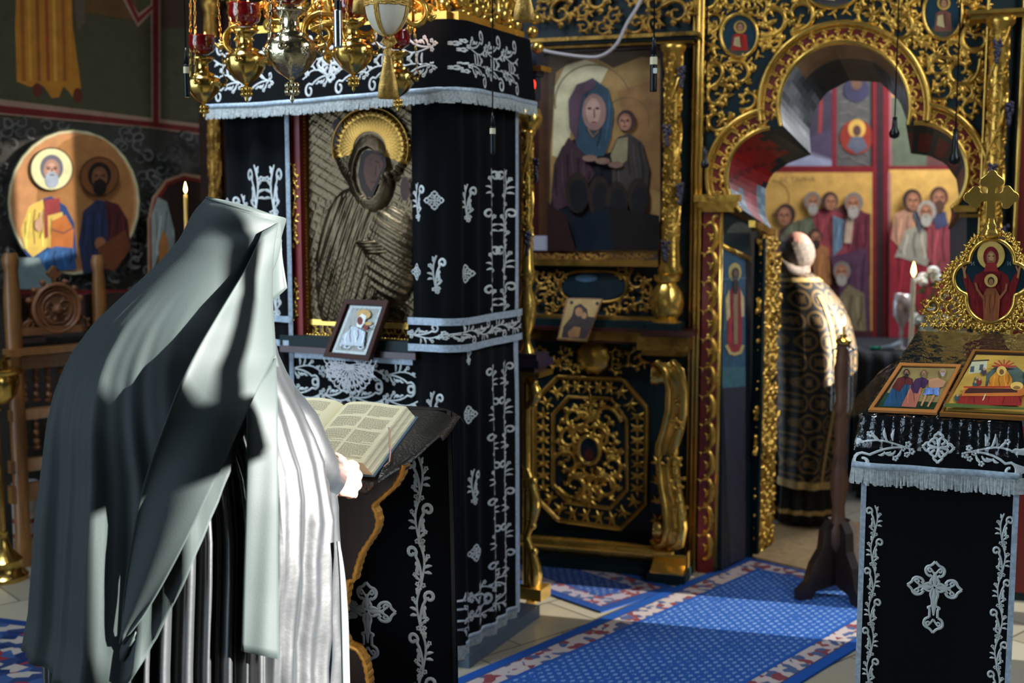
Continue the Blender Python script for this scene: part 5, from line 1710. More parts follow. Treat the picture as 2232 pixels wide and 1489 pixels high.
def lamp(px, pyc, Y, s, label, glass=True, m=BRASS, lit=True):
    """votive lamp: cup centre at the image point; s bowl radius (m)"""
    c = at(px, pyc, Y)
    t = thing('votive_lamp', label, 'lamp', c, 'votive lamps before the shrine')
    bowl = c + Vector((0, 0, -s * 2.2))
    prof = [(s * .05, -s * 1.0), (s * .1, -s * .9), (s * .5, -s * .62), (s * .82, -s * .2), (s * .9, s * .2), (s * .8, s * .42), (s * .55, s * .52), (s * .62, s * .62), (s * .3, s * .75), (s * .28, s * 1.2), (s * .5, s * 1.35), (s * .62, s * 1.5)]
    mb = MB(); mb.lathe(prof, bowl, 24, mod=lambda a, h: 1 + .05 * math.cos(8 * a))
    for k in range(8):
        a = k * PI / 4; mb.ball(bowl + Vector((math.cos(a) * s * .9, math.sin(a) * s * .9, s * .1)), s * .09, 6, 4)
    part(mb, 'bowl', m, t)
    mb = MB()
    for k in range(6):
        a = k * PI / 3
        for q in (0, 1):
            mb.ball(bowl + Vector((math.cos(a) * s * .17, math.sin(a) * s * .17, -s * (1.1 + .22 * q))), s * .12, 7, 5)
    mb.lathe([(.001, -s * 1.7), (s * .09, -s * 1.55), (s * .05, -s * 1.45), (s * .14, -s * 1.2), (s * .1, -s)], bowl, 10)
    part(mb, 'drop_finial', m, t)
    top = c + Vector((0, 0, 1.1 if c.z < 2.4 else .9))
    mb = MB()
    for k in range(3):
        a = k * 2 * PI / 3 + .4
        e = bowl + Vector((math.cos(a) * s * 1.08, math.sin(a) * s * 1.08, s * .1))
        mb.tube([e + Vector((0, 0, -.0)), e + Vector((math.cos(a) * s * .18, math.sin(a) * s * .18, s * .25)), e + Vector((0, 0, s * .5))], s * .05, 6)
        mb.ball(e, s * .13, 8, 6)
        chainmb(mb, e + Vector((0, 0, s * .5)), top + Vector((math.cos(a) * s * .1, math.sin(a) * s * .1, 0)), s * .035, .018)
    mb.tube([top, (top.x, top.y, CEIL)], .003, 5)
    part(mb, 'hanging_chain', m, t)
    if glass:
        mb = MB(); mb.lathe([(s * .3, -s * .55), (s * .62, -s * .35), (s * .72, 0), (s * .66, s * .3), (s * .74, s * .42), (s * .70, s * .42), (s * .6, s * .28), (s * .64, 0), (s * .5, -s * .3)], c, 24)
        part(mb, 'ruby_cup', RUBY, t)
        if lit:
            mb = MB(); mb.lathe([(.001, 0), (s * .1, s * .12), (s * .08, s * .3), (.001, s * .5)], c + Vector((s * .2, -s * .2, s * .1)), 8)
            part(mb, 'flame', EMBER, t)
            l = bpy.data.lights.new('lamp_light', 'POINT'); l.energy = .8; l.color = (1, .35, .15); l.shadow_soft_size = .02
            lo = bpy.data.objects.new('lamp_light', l); COL.objects.link(lo); lo.parent = t; lo.location = (s * .2, -s * .2, s * .6)
    return t


lamp(441, 96, 4.0, .062, 'leftmost red votive lamp, hanging lowest beside the green painted wall')
lamp(533, 30, 3.9, .072, 'red votive lamp with a faceted brass bowl over the left end of the canopy')
lamp(632, -26, 3.7, .088, 'largest votive lamp, a silver-gilt bowl with its cup above the frame', True, mat('silver_gilt', (208, 196, 160), .2, 1.0, var=.2, vscale=20, bump=.3, bscale=60))
lamp(768, 12, 3.9, .070, 'red votive lamp directly behind the chrome microphone')
lamp(866, 84, 4.05, .062, 'red votive lamp hanging behind the gold tassel and white egg')
# scrolled chandelier arms
ch = thing('chandelier', 'brass chandelier with scrolled arms hanging before the canopy', 'chandelier', at(690, 30, 3.95))
CHP = Pl(at(700, 60, 3.95), (1, 0)); mbA = MB()
for sx, (px, py), s in ((1, (700, 74), .15), (-1, (722, 92), .13), (1, (520, 92), .12), (-1, (600, 20), .14), (1, (800, 50), .13), (-1, (900, 30), .12)):
    a, z = CHP.hit(px, py); acanthus(mbA, a, z, s, 1.2 * sx, sx, CHP.m(), .8, 1.2, 4); acanthus(mbA, a, z, s, 1.2 * sx, sx, lambda x, y, h: CHP.w(x, y, -h), .8, 1.2, 4)
part(mbA, 'scroll_arm', GOLDP, ch)
mb = MB(); hc = at(700, -120, 3.95)
mb.tube([hc + Vector((.42 * math.cos(t * PI / 12), .08 * math.sin(t * PI / 12), 0)) for t in range(24)], .018, 8, closed=True)
mb.tube([hc, (hc.x, hc.y, CEIL)], .012, 8)
for px in (520, 600, 700, 722, 800, 900):
    a, z = CHP.hit(px, 60); mb.tube([CHP.w(a, z + .02), CHP.w(a, hc.z)], .006, 6)
mb.tube([hc - Vector((.42, 0, 0)), hc + Vector((.42, 0, 0))], .01, 6)
part(mb, 'ring_and_stem', BRASS, ch)

# ostrich egg with netting and tassel
Ye = 3.45; ec = at(844, 8, Ye); er = .063; eh = .088
egg = thing('hanging_egg', 'ivory egg in gold braid with a gold tassel hanging beneath it', 'ornament', ec)
mb = MB(); mb.lathe([(er * math.sin(t * PI / 20) * (1 if t > 10 else 1), -eh * math.cos(t * PI / 20)) for t in range(1, 20)], ec, 32)
part(mb, 'egg', mat('ivory_egg', (222, 212, 190), .35, var=.04, vscale=10, spec=.4), egg)
TASS = mat('gold_thread', (206, 164, 84), .45, .5, var=.25, vscale=80, bump=.4, bscale=200)
mb = MB()
ez = lambda y: at(844, y, Ye).z - ec.z
for zz, w in ((ez(8), .02),):
    pts = [ec + Vector((er * 1.02 * math.cos(t * PI / 20), er * 1.02 * math.sin(t * PI / 20), zz)) for t in range(40)]
    for q in (-.008, -.003, .003, .008): mb.tube([p + Vector((0, 0, q)) + Vector((0, 0, .0018 * math.sin(i * 2.1 + q * 900))) for i, p in enumerate(pts)], .0034, 5, closed=True)
for k in range(4):
    a = -PI / 2 - .42 + k * PI / 2
    for q in (-.05, 0, .05): mb.tube([ec + Vector((er * 1.03 * math.cos(t) * math.cos(a + q * (1.6 if t > -1.2 else 1)), er * 1.03 * math.cos(t) * math.sin(a + q), eh * 1.02 * math.sin(t))) for t in [-PI / 2 + i * PI / 16 for i in range(17)]], .0026, 5)
part(mb, 'gold_braid', TASS, egg)
mb = MB(); kn = at(848, 82, Ye)
for k in range(6): mb.ball(kn + Vector((.008 * math.cos(k), .008 * math.sin(k), -.004 * k)), .009, 7, 5)
mb.tube([kn + Vector((-.012, 0, 0)), kn + Vector((-.02, 0, -.012)), kn + Vector((0, -.003, -.03)), kn + Vector((.02, 0, -.012)), kn + Vector((.012, 0, 0))], .004, 6)


def tassel(mb, top, L, r0, r1):
    mb.lathe([(.001, .012), (r0 * .7, .008), (r0 * .95, -.002), (r0 * .55, -.012), (r0 * .75, -.016)], top, 20)
    n = 64
    mb.lathe([(r0 * .72, -.014), (r0 * 1.0, -L * .3), (r1 * .92, -L * .75), (r1, -L), (r1 * .9, -L * 1.005), (r1 * .5, -L * .97)], top, n * 2, mod=lambda a, h: 1 + .05 * math.cos(a * n))


tt = at(845, 112, Ye)
tassel(mb, tt, at(845, 120, Ye).z - at(845, 222, Ye).z, .014, .0285)
part(mb, 'tassel', TASS, egg)
mb = MB(); mb.tube([ec + Vector((0, 0, eh)), (ec.x, ec.y, CEIL)], .003, 6)
part(mb, 'cord', TASS, egg)
for px, py, Y, L, lab in ((1142, -52, 3.6, 98, 'gold tassel hanging from above at the top centre of the view'), (790, -60, 3.55, 88, 'gold tassel hanging close to the left of the white egg')):
    t = thing('gold_tassel', lab, 'tassel', at(px, py, Y)); mb = MB()
    tassel(mb, at(px, py, Y), at(px, py, Y).z - at(px, py + L, Y).z, .014, .03)
    p = at(px, py, Y); part(mb, 'tassel_body', TASS, t); mb = MB(); mb.tube([p, (p.x, p.y, CEIL)], .003, 6); part(mb, 'cord', TASS, t)


def mic(px, y0, y1, Y, r, label, body=BLACKP, ring=True, cable=.0022, paper=False):
    p0, p1 = at(px, y0, Y), at(px, y1, Y); t = thing('hanging_microphone', label, 'microphone', p1, 'microphones hung from the vault')
    L = p0.z - p1.z; b = Vector((p1.x, p1.y, p1.z)); mb = MB()
    mb.lathe([(r * .9, 0), (r, .002), (r, L * .08), (r * .93, L * .085), (r * .93, L * .1), (r, L * .105), (r, L * .98), (r * .8, L)], b, 20)
    part(mb, 'body', body, t, sharp=40)
    if ring:
        mb = MB(); mb.lathe([(r * 1.04, L * .72), (r * 1.04, L * .92)], b, 20)
        part(mb, 'cream_collar', mat('cream_plastic', (206, 196, 160), .5), t, sharp=40)
        mb = MB(); mb.lathe([(r * .95, L), (r * .6, L * 1.3), (r * .3, L * 1.5)], b, 12); part(mb, 'cable_boot', BLACKP, t)
    if paper:
        mb = MB(); mb.box(b + Vector((r * .3, -r * 1.02, L * .55)), r * 1.1, .001, L * .14); part(mb, 'paper_label', mat('label_paper', (200, 204, 204), .6), t, smooth=False)
    mb = MB(); mb.tube([b + Vector((0, 0, L)), (b.x, b.y, CEIL)], cable, 6); part(mb, 'cable', BLACKP, t)
    return t


mic(1424, 118, 200, 3.9, .0115, 'black hanging microphone with a cream collar in front of the large icon', paper=True)
mic(1074, 275, 336, 3.9, .0095, 'slim black hanging microphone in front of the right shrine curtain')
mic(408, 140, 212, 3.7, .0088, 'black hanging microphone left of the lowest red lamp')
t = mic(737, 22, 104, 3.2, .0115, 'bright chrome pencil microphone hanging left of the egg', CHROME, False, .0028)
p = at(737, 0, 3.2); mb = MB(); mb.lathe([(.0095, 0), (.0095, .02), (.0065, .022), (.0065, .09)], at(737, 20, 3.2), 16); part(mb, 'connector', BLACKP, t, sharp=40)


def handmic(px, y0, y1, Y, r, label):
    p0, p1 = at(px, y0, Y), at(px, y1, Y); t = thing('hanging_microphone', label, 'microphone', p1, 'microphones hung from the vault'); L = p0.z - p1.z
    b = Vector(p1); mb = MB(); mb.lathe([(.001, 0), (r * .8, r * .3), (r, r), (r * .85, r * 1.5), (r * .6, r * 1.9), (r * .5, L * .6), (r * .4, L)], b, 18); part(mb, 'body', BLACKP, t)
    mb = MB(); mb.tube([b + Vector((0, 0, L)), (b.x, b.y, CEIL)], .0025, 6); part(mb, 'cable', BLACKP, t)


handmic(1536, 318, 368, 4.6, .016, 'dark hanging microphone in front of the left arch lobe')
handmic(1949, 255, 303, 4.6, .02, 'dark hanging microphone seen in the middle of the arch opening')
handmic(2080, 280, 360, 4.4, .021, 'dark hanging microphone over the right arch lobe')
mb = MB(); cp = [ICO.W(1180, 108, .15), ICO.W(1215, 122, .16), ICO.W(1290, 134, .17), ICO.W(1330, 132, .17), ICO.W(1362, 108, .17), ICO.W(1384, 62, .16), ICO.W(1404, 25, .14), ICO.W(1420, -20, .1)]
sp_ = []
for i in range(len(cp) - 1):
    for q in range(6): 
        t = q / 6; a_, b_, c_, d_ = cp[max(i - 1, 0)], cp[i], cp[i + 1], cp[min(i + 2, len(cp) - 1)]
        sp_.append(.5 * ((2 * b_) + (c_ - a_) * t + (2 * a_ - 5 * b_ + 4 * c_ - d_) * t * t + (-a_ + 3 * b_ - 3 * c_ + d_) * t ** 3))
mb.tube(sp_ + [cp[-1]], .008, 8)
tag(mb.build('white_cable', mat('white_cable', (170, 158, 156), .5)), 'slack white cable looping below the cornice above the large icon', 'cable')
lp = at(1157, 185, 4.7)
rl = thing('electric_votive_light', 'small red electric lamp glowing at the right top of the shrine', 'lamp', lp)
mb = MB(); mb.ball(lp, .02, 12, 8, sc=(1, 1, 1.3)); part(mb, 'red_bulb', mat('glowing_red_glass', (200, 20, 10), .2, emit=(255, 50, 30), es=3), rl)
mb = MB(); mb.lathe([(.008, -.14), (.012, -.06), (.018, -.03), (.02, -.02)], lp, 12); part(mb, 'stem', BRASS, rl)
# ================================================================ RIGHT ANALOGION WITH TWO ICONS
FLc, FRc = at(1884, 903, 3.15), at(2222, 921, 3.0)
BLc, BRc = at(2001, 722, 3.56), at(2318, 734, 3.42)
AP = Pl((FLc.x, FLc.y), (FRc.x - FLc.x, FRc.y - FLc.y))
ana = thing('icon_stand', 'black-draped icon stand with silver cross, fringe and plastic cover at the right', 'icon stand', ((FLc.x + FRc.x) / 2, (FLc.y + FRc.y) / 2 + .15, 0))
aw = (FRc - FLc).length
topn = (FRc - FLc).cross(BLc - FLc).normalized()
sdir = (BLc - FLc).normalized()
# desk board and body
sl_, _n = slab([FLc - topn * .004, FRc - topn * .004, BRc - topn * .004, BLc - topn * .004], .03)
mb = MB(); c4 = [FLc - topn * .006, FRc - topn * .006, BRc - topn * .006, BLc - topn * .006]
mb.add(c4 + [p - topn * .03 for p in c4], [(0, 1, 2, 3), (7, 6, 5, 4), (0, 4, 5, 1), (1, 5, 6, 2), (2, 6, 7, 3), (3, 7, 4, 0)])
part(mb, 'desk_board', WOODD, ana, smooth=False)
mb = MB(); ca = aw / 2
mb.box(AP.w(ca, .5, -.2), aw * .8, .3, 1.0, ux=AP.u)
part(mb, 'stand_body', WOODD, ana, smooth=False)
mb = MB(); tq = [FLc, FRc, BRc, BLc]; nU, nV = 24, 20
mb.grid([[FLc.lerp(FRc, i / nU).lerp(BLc.lerp(BRc, i / nU), j / nV) + topn * .001 for j in range(nV + 1)] for i in range(nU + 1)])
part(mb, 'top_cloth', VELVET, ana)
zTop = lambda c: FLc.z + (FRc.z - FLc.z) * max(0, min(1, c / aw))
# valance: front plus left return
SL = (BLc - FLc); SLh = Vector((SL.x, SL.y, 0)); ldep = SLh.length; SLh = SLh.normalized()
nl = Vector((-SLh.y, SLh.x, 0))


def avmap(c, z, h):
    if c >= 0:
        e = max(0, (c - aw)); cc = min(c, aw + .0)
        base = Vector((FLc.x, FLc.y, 0)) + AP.u * cc; n = AP.n; top = zTop(c)
        if e > 0: base = base + (-AP.n) * e
    else:
        base = Vector((FLc.x, FLc.y, 0)) + SLh * (-c); n = nl; top = FLc.z + SL.z * (-c) / ldep
    k = max(-1, min(1, c / .05)); t = (k + 1) / 2
    nn = (nl * (1 - t) + AP.n * t).normalized()
    if c > aw: nn = (AP.n + AP.u).normalized()
    d = top - z
    p = base + nn * (.008 + d * .10 + .03 * (d > .0) * (1 - math.exp(-d * 14)) * .3 + .004 * math.sin(c * 38) * min(1, d * 8) + h)
    return Vector((p.x, p.y, z))


zV = AP.off(.03).hit(2045, 1030)[1]
vd = zTop(aw / 2) - zV
vmap2 = lambda c, t, h: avmap(c, (FLc.z + (SL.z * min(1, -c / ldep) * .35 if c < 0 else (FRc.z - FLc.z) * min(1, c / aw))) - t, h)
vm3 = lambda c, z, h: avmap(c, z + (SL.z * min(1, -c / ldep) * .25 if c < 0 else (FRc.z - FLc.z) * min(1, c / aw)), h)
mb = MB(); nc = 90; nz = 12
rows = []
for i in range(nc + 1):
    c = -.2 + (aw + .04 + .2) * i / nc
    topz = FLc.z + (SL.z * (-c) / ldep if c < 0 else (FRc.z - FLc.z) * min(1, c / aw))
    bot = vm3(c, zV - (FRc.z - FLc.z) * .5, 0).z
    rows.append([avmap(c, topz + (bot - topz) * j / nz, 0) for j in range(nz + 1)])
mb.grid(rows, flip=True)
val = part(mb, 'valance', VELVET, ana, mods=(('SOLIDIFY', dict(thickness=.004, offset=-1)),))
z0v = zV - (FRc.z - FLc.z) * .5
add_fringe(val, vm3, -.2, aw + .04, z0v, .045, hoff=.003, sp=.0042, seed=9, zf=lambda c: z0v)
zr = z0v + .055
vme = lambda x, y, h: vm3(x, y, h + .003)
ccx = aw / 2 - .0
em = MB(); diamond_cross(em, ccx, zr + .01, .04, vme, h=.002); part(em, 'embroidered_cross', SILVER, val)
for s in (1, -1):
    em = MB(); vine(em, ccx + s * .065, zr, 0 if s > 0 else PI, .135, 2, vme, 1.35, s, 1.0, .002)
    if s < 0: vine(em, -.02, zr, PI, .1, 2, vme, .9, -1, 1.15, .002)
    part(em, 'embroidered_vine', SILVER, val)
# hanging front banner
b0, b1 = AP.hit(1874, 1200)[0], AP.hit(2216, 1200)[0]
bm = lambda x, y, h: AP.w(x + (.012 if x < ccx else -.012) * (y) * -.0, y, .012 + .003 * math.sin(x * 17) + h)
zb = AP.hit(2045, 1480)[1] - .35
ban = cloth(b0, b1, zb, zV + .03, bm, 'front_banner', ana, 30, 20)
em = MB(); pc = AP.hit(2043, 1278)
pt_, pb_ = AP.hit(2043, 1210)[1], AP.hit(2043, 1372)[1]
big_cross(em, (b0 + b1) / 2, AP.hit(2043, 1278)[1], (pt_ - pb_) * 1.02, lambda x, y, h: bm(x, y, h + .002)); part(em, 'embroidered_cross', SILVER, ban)
for sx, px, py in ((1, 1909, 1100), (-1, 2189, 1118)):
    a, z = AP.hit(px, py); Lb = .083
    em = MB(); vine(em, a, z - Lb * 6, PI / 2, Lb, 6, lambda x, y, h, s=sx: bm(x, y, h + .002), .85, sx, 1.25, .002); part(em, 'embroidered_vine', SILVER, ban)
mb = MB()
for q0 in (b0, b1 - .014): mb = MB(); mb.grid([[bm(q0 + q * .0047, zb + (zV + .02 - zb) * i / 50, .003) for q in range(4)] for i in range(51)]); part(mb, 'silver_edging', SILVERB, ban)
# plastic cover
mp = mat('clear_plastic', (150, 160, 165), .12, bump=.9, bscale=28); x = NX(mp)
for n_ in list(x.N):
    if n_.type == 'BSDF_PRINCIPLED': x.N.remove(n_)
g_ = x.N.new('ShaderNodeBsdfGlossy'); g_.inputs['Roughness'].default_value = .13; t_ = x.N.new('ShaderNodeBsdfTransparent'); fr = x.N.new('ShaderNodeLayerWeight'); fr.inputs[0].default_value = .35
mx_ = x.N.new('ShaderNodeMixShader'); bp = [n_ for n_ in x.N if n_.type == 'BUMP'][0]
x.L.new(bp.outputs[0], g_.inputs['Normal']); x.L.new(bp.outputs[0], fr.inputs['Normal']); x.L.new(x.m('ADD', x.m('MULTIPLY', fr.outputs['Fresnel'], .5), .03), mx_.inputs[0])
x.L.new(t_.outputs[0], mx_.inputs[1]); x.L.new(g_.outputs[0], mx_.inputs[2]); x.L.new(mx_.outputs[0], [n_ for n_ in x.N if n_.type == 'OUTPUT_MATERIAL'][0].inputs[0])
mb = MB(); nU, nV = 60, 40; rows = []
rnd = random.Random(2)
for i in range(nU + 1):
    u = i / nU; row = []
    for j in range(nV + 1):
        v = j / nV
        if v < .7:
            t = 1 - v / .7; p = FLc.lerp(FRc, u).lerp(BLc.lerp(BRc, u), t) + topn * (.006 + .003 * math.sin(i * .9 + j * .7) * math.sin(j * 1.3 + i * .2))
        else:
            d = (v - .7) / .3 * .085; c = aw * u
            p = avmap(c, zTop(c) - d, .008 + .004 * math.sin(i * 1.3 + j) * math.sin(j * .9 - i * .4))
        row.append(p)
    rows.append(row)
mb.grid(rows)
mb.grid([[FLc + SLh * (.3 * i / 8) + Vector((0, 0, SL.z * .3 * i / 8 / ldep + .004)) + (nl * .1 - Vector((0, 0, .055 + .01 * i / 8))) * (j / 5) * (1 - .5 * i / 8) for j in range(6)] for i in range(9)])
part(mb, 'plastic_cover', mp, ana)
# gilded crest on the back edge
CRP = Pl((BLc.x, BLc.y), (BRc.x - BLc.x, BRc.y - BLc.y)).off(-.02)
cr = thing('gilded_crest', 'gilded openwork crest with a cross and icon standing on the draped stand', 'crest', CRP.W(2160, 720))
ch_ = lambda x, y: CRP.hit(x, y)
QF = [(2160 + 62 * 1 * (0), 0)]
cen = ch_(2160, 612)
um = abs(ch_(2200, 612)[0] - ch_(2160, 612)[0]) / 40


def quat(k=1.0, n=72):
    out = []
    for i in range(n):
        t = 2 * PI * i / n
        c_, s_ = math.cos(t), math.sin(t); r = 0
        for ox, oy, rad in ((0, 40, 46), (0, -38, 50), (44, 4, 34), (-44, 4, 34)):
            b_ = c_ * ox + s_ * oy; dd = b_ * b_ - (ox * ox + oy * oy - rad * rad)
            if dd > 0: r = max(r, b_ + math.sqrt(dd))
        out.append((cen[0] + r * k * um * c_, cen[1] + r * k * 1.06 * um * s_))
    return out


mb = MB(); mb.prism(quat(1.04), CRP.m(), -.006, .004)
part(mb, 'crest_panel', GREEN, cr, smooth=False)
mb = MB(); stroke(mb, closed(quat(1.06)), .014, CRP.m(.004), .6, 5); part(mb, 'crest_moulding', GOLDP, cr)
mb = MB(); rnd = random.Random(4)
pts = []
for _ in range(5000):
    x, y = rnd.uniform(2010, 2310), rnd.uniform(505, 712); s = rnd.choice((38, 30, 24))
    lim = 712 - 205 * max(0, 1 - abs(x - 2160) / 150) ** .62
    if y < lim + s * .1: continue
    if ((x - 2160) / (82 + s * .25)) ** 2 + ((y - 612) / (96 + s * .25)) ** 2 < 1: continue
    if any(math.hypot(x - p[0], y - p[1]) < (s + p[2]) * .40 for p in pts): continue
    pts.append((x, y, s)); a, z = ch_(x, y)
    acanthus(mb, a, z, s * um * 1.15, rnd.uniform(0, 6.28), rnd.choice((1, -1)), CRP.m(0), .7, 1.1, 6)
    acanthus(mb, a, z, s * um * 1.1, rnd.uniform(0, 6.28), 1, lambda u_, v_, h: CRP.w(u_, v_, -h), .5, 1.1, 4)
for k in range(52):
    t = 2 * PI * k / 52; q_ = quat(1.2, 52)[k]; a, z = q_
    leafspray(mb, a, z, 19 * um, t + rnd.uniform(-.8, .8), CRP.m(.002), 4, 2, .6, 1.7)
for k in range(15):
    a, z = ch_(2014 + 21 * k, 706); leafspray(mb, a, z, 14 * um, -PI / 2, CRP.m(.002), 5, 2.6, .6, 1.6)
part(mb, 'crest_carving', GOLDP, cr)
# cross on top
mb = MB(); X = lambda px, py: ch_(px, py)
o = X(2160, 430)


def crossout(c, H, w, ru, rd, rs):
    pts = []
    def lobe(cx, cy, a, r):
        return [(cx + r * math.cos(a + q), cy + r * math.sin(a + q)) for q in (-1.4, -1.0, -.5, 0, .5, 1.0, 1.4)]
    arms = ((0, rs), (PI / 2, ru), (PI, rs), (-PI / 2, rd))
    for a, l in arms:
        ca, sa = math.cos(a), math.sin(a); tr = lambda x, y: (c[0] + ca * x - sa * y, c[1] + sa * x + ca * y)
        loc = [(w, -w)]
        if a != -PI / 2:
            k = w * 1.35
            loc += [(l - 2.6 * k, -w)] + lobe(l - 1.5 * k, -w - k * .5, -PI / 2 - .4, k * .8) + lobe(l - k * .4, 0, 0, k * .95) + lobe(l - 1.5 * k, w + k * .5, PI / 2 + .4, k * .8) + [(l - 2.6 * k, w)]
        else: loc += [(l, -w), (l, w)]
        pts += [tr(x, y) for x, y in loc]
    return pts


mb.prism(crossout(o, 0, 10 * um, 56 * um, 66 * um, 54 * um), CRP.m(), -.008, .008)
part(mb, 'cross', GOLDP, cr, sharp=50, mods=(('BEVEL', dict(width=.002, segments=2, limit_method='ANGLE')),))
mb = MB(); a, z = X(2160, 500)
mb.lathe([(26 * um, -16 * um), (20 * um, -4 * um), (15 * um, 2 * um), (18 * um, 8 * um), (11 * um, 16 * um), (9 * um, 26 * um)], CRP.w(a, z), 20, mod=lambda t, h: 1 + .12 * math.cos(6 * t))
part(mb, 'cross_base', GOLDP, cr)
P = Paint(CRP, .005, .0002)
q48 = quat(.98); P.poly(q48, (14, 40, 48), raw=True)
P.folds([(2118, 690), (2112, 640), (2126, 600), (2146, 588), (2176, 588), (2196, 600), (2208, 640), (2202, 680), (2180, 700), (2140, 700)], (112, 24, 26), 6, 3)
P.folds([(2108, 640), (2098, 606), (2102, 590), (2110, 600), (2130, 640), (2134, 664)], (108, 26, 26), 2, 2); P.folds([(2212, 640), (2222, 606), (2218, 590), (2210, 600), (2190, 640), (2186, 664)], (108, 26, 26), 2, 2)
P.line([(2104, 606), (2100, 584), (2096, 582)], 5, (166, 112, 70)); P.line([(2102, 592), (2106, 580)], 3, (166, 112, 70)); P.line([(2218, 606), (2222, 584), (2226, 580)], 5, (166, 112, 70)); P.line([(2219, 592), (2214, 580)], 3, (166, 112, 70))
P.ell(2160, 556, 32, 33, (30, 20, 16)); P.ell(2160, 556, 30, 31, (206, 172, 92))
P.ell(2160, 560, 17, 23, (116, 24, 28)); P.ell(2160, 562, 10, 15, (150, 106, 70)); P.ell(2160, 560, 6, 9, (186, 140, 96))
for e in (-4, 5): P.ell(2160 + e, 558, 2.2, 1.2, (40, 26, 20), n=8)
P.line([(2157, 569), (2163, 569)], 1.6, (120, 50, 40)); P.poly([(2150, 572), (2170, 572), (2176, 592), (2144, 592)], (140, 40, 36))
P.folds([(2144, 700), (2142, 646), (2150, 628), (2170, 628), (2180, 646), (2176, 700)], (136, 76, 44), 6, 1.5)
P.line([(2144, 650), (2130, 630), (2126, 616)], 5, (140, 84, 50)); P.line([(2178, 650), (2192, 632), (2194, 618)], 5, (140, 84, 50))
P.ell(2160, 611, 14.5, 14.5, (206, 170, 90)); P.ell(2160, 612, 7.5, 9, (70, 44, 32)); P.ell(2160, 614, 5, 6.5, (160, 112, 76))
for x in (2120, 2199): P.line([(x - 3, 570), (x - 3, 578), (x + 3, 570), (x + 3, 578)], 1.2, (150, 170, 170))
P.build('crest_icon', PAINTG, cr)


def desk_icon(name, label, corners, frame_col, draw, bw, hh=.012):
    pl = Quad([FLc + topn * hh, FRc + topn * hh, BRc + topn * hh, BLc + topn * hh], None)
    W4 = [pl.w(*pl.hit(*p)) for p in corners]
    t = thing(name, label, 'icon', (W4[3] + W4[2]) / 2 - topn * hh)
    c = sum(W4, Vector()) / 4; e = [p + (c - p).normalized() * bw * 1.35 for p in W4]
    mb = MB(); lo = [p - topn * (hh - .009) for p in W4]; tops = [p + topn * .004 for p in W4]; it = [p + topn * .004 for p in e]; ib = [p + topn * .0005 for p in e]
    for k in range(4):
        j = (k + 1) % 4
        mb.add([tops[k], tops[j], it[j], it[k]], [(3, 2, 1, 0)]); mb.add([lo[k], lo[j], tops[j], tops[k]], [(3, 2, 1, 0)]); mb.add([it[k], it[j], ib[j], ib[k]], [(3, 2, 1, 0)])
    part(mb, 'frame', frame_col, t, smooth=False)
    mb = MB(); mb.add(lo + ib, [(0, 1, 2, 3), (7, 6, 5, 4)] + [(i, 4 + i, 4 + (i + 1) % 4, (i + 1) % 4) for i in range(4)]); part(mb, 'backing', WOODD, t, smooth=False)
    P = Paint(pl, .001, .00012); draw(P); P.build('painting', PAINTG, t)
    return t


def saints3(P):
    P.poly([(1968, 802), (2085, 804), (2036, 893), (1913, 888)], (150, 128, 78))
    P.poly([(1921, 872), (2044, 878), (2036, 893), (1913, 888)], (34, 58, 34)); P.poly([(1932, 856), (1960, 866), (1956, 880), (1920, 876)], (40, 70, 48))
    P.folds([(1924, 886), (1936, 862), (1950, 838), (1966, 832), (1984, 836), (1980, 860), (1962, 888)], (40, 76, 108), 5, 1.5)
    P.folds([(1944, 846), (1956, 826), (1974, 820), (1990, 828), (1990, 842), (1974, 838), (1960, 856)], (92, 40, 40), 4, 1.5)
    P.folds([(1964, 888), (1984, 846), (1994, 832), (2010, 834), (2010, 850), (1996, 890)], (176, 104, 84), 4, 1.5)
    P.folds([(1984, 846), (1996, 828), (2012, 824), (2024, 832), (2016, 848), (2006, 846), (2000, 860), (1990, 858)], (70, 44, 76), 4, 1.5)
    P.poly([(2024, 830), (2044, 826), (2062, 834), (2056, 846), (2046, 848), (2030, 848), (2024, 846)], (196, 140, 104))
    P.folds([(2018, 848), (2048, 848), (2046, 866), (2034, 862), (2012, 864)], (110, 140, 196), 4, 1.5)
    P.line([(2018, 864), (2008, 888)], 4, (196, 140, 104)); P.line([(2036, 864), (2022, 890)], 4, (196, 140, 104))
    P.head(1976, 816, 6.5, (46, 40, 44), (150, 110, 84), (40, 40, 46)); P.head(2014, 818, 6.2, (110, 84, 60), (170, 124, 92), (120, 96, 74)); P.head(2055, 816, 6.2, (176, 150, 130), (180, 134, 104), (170, 160, 160))


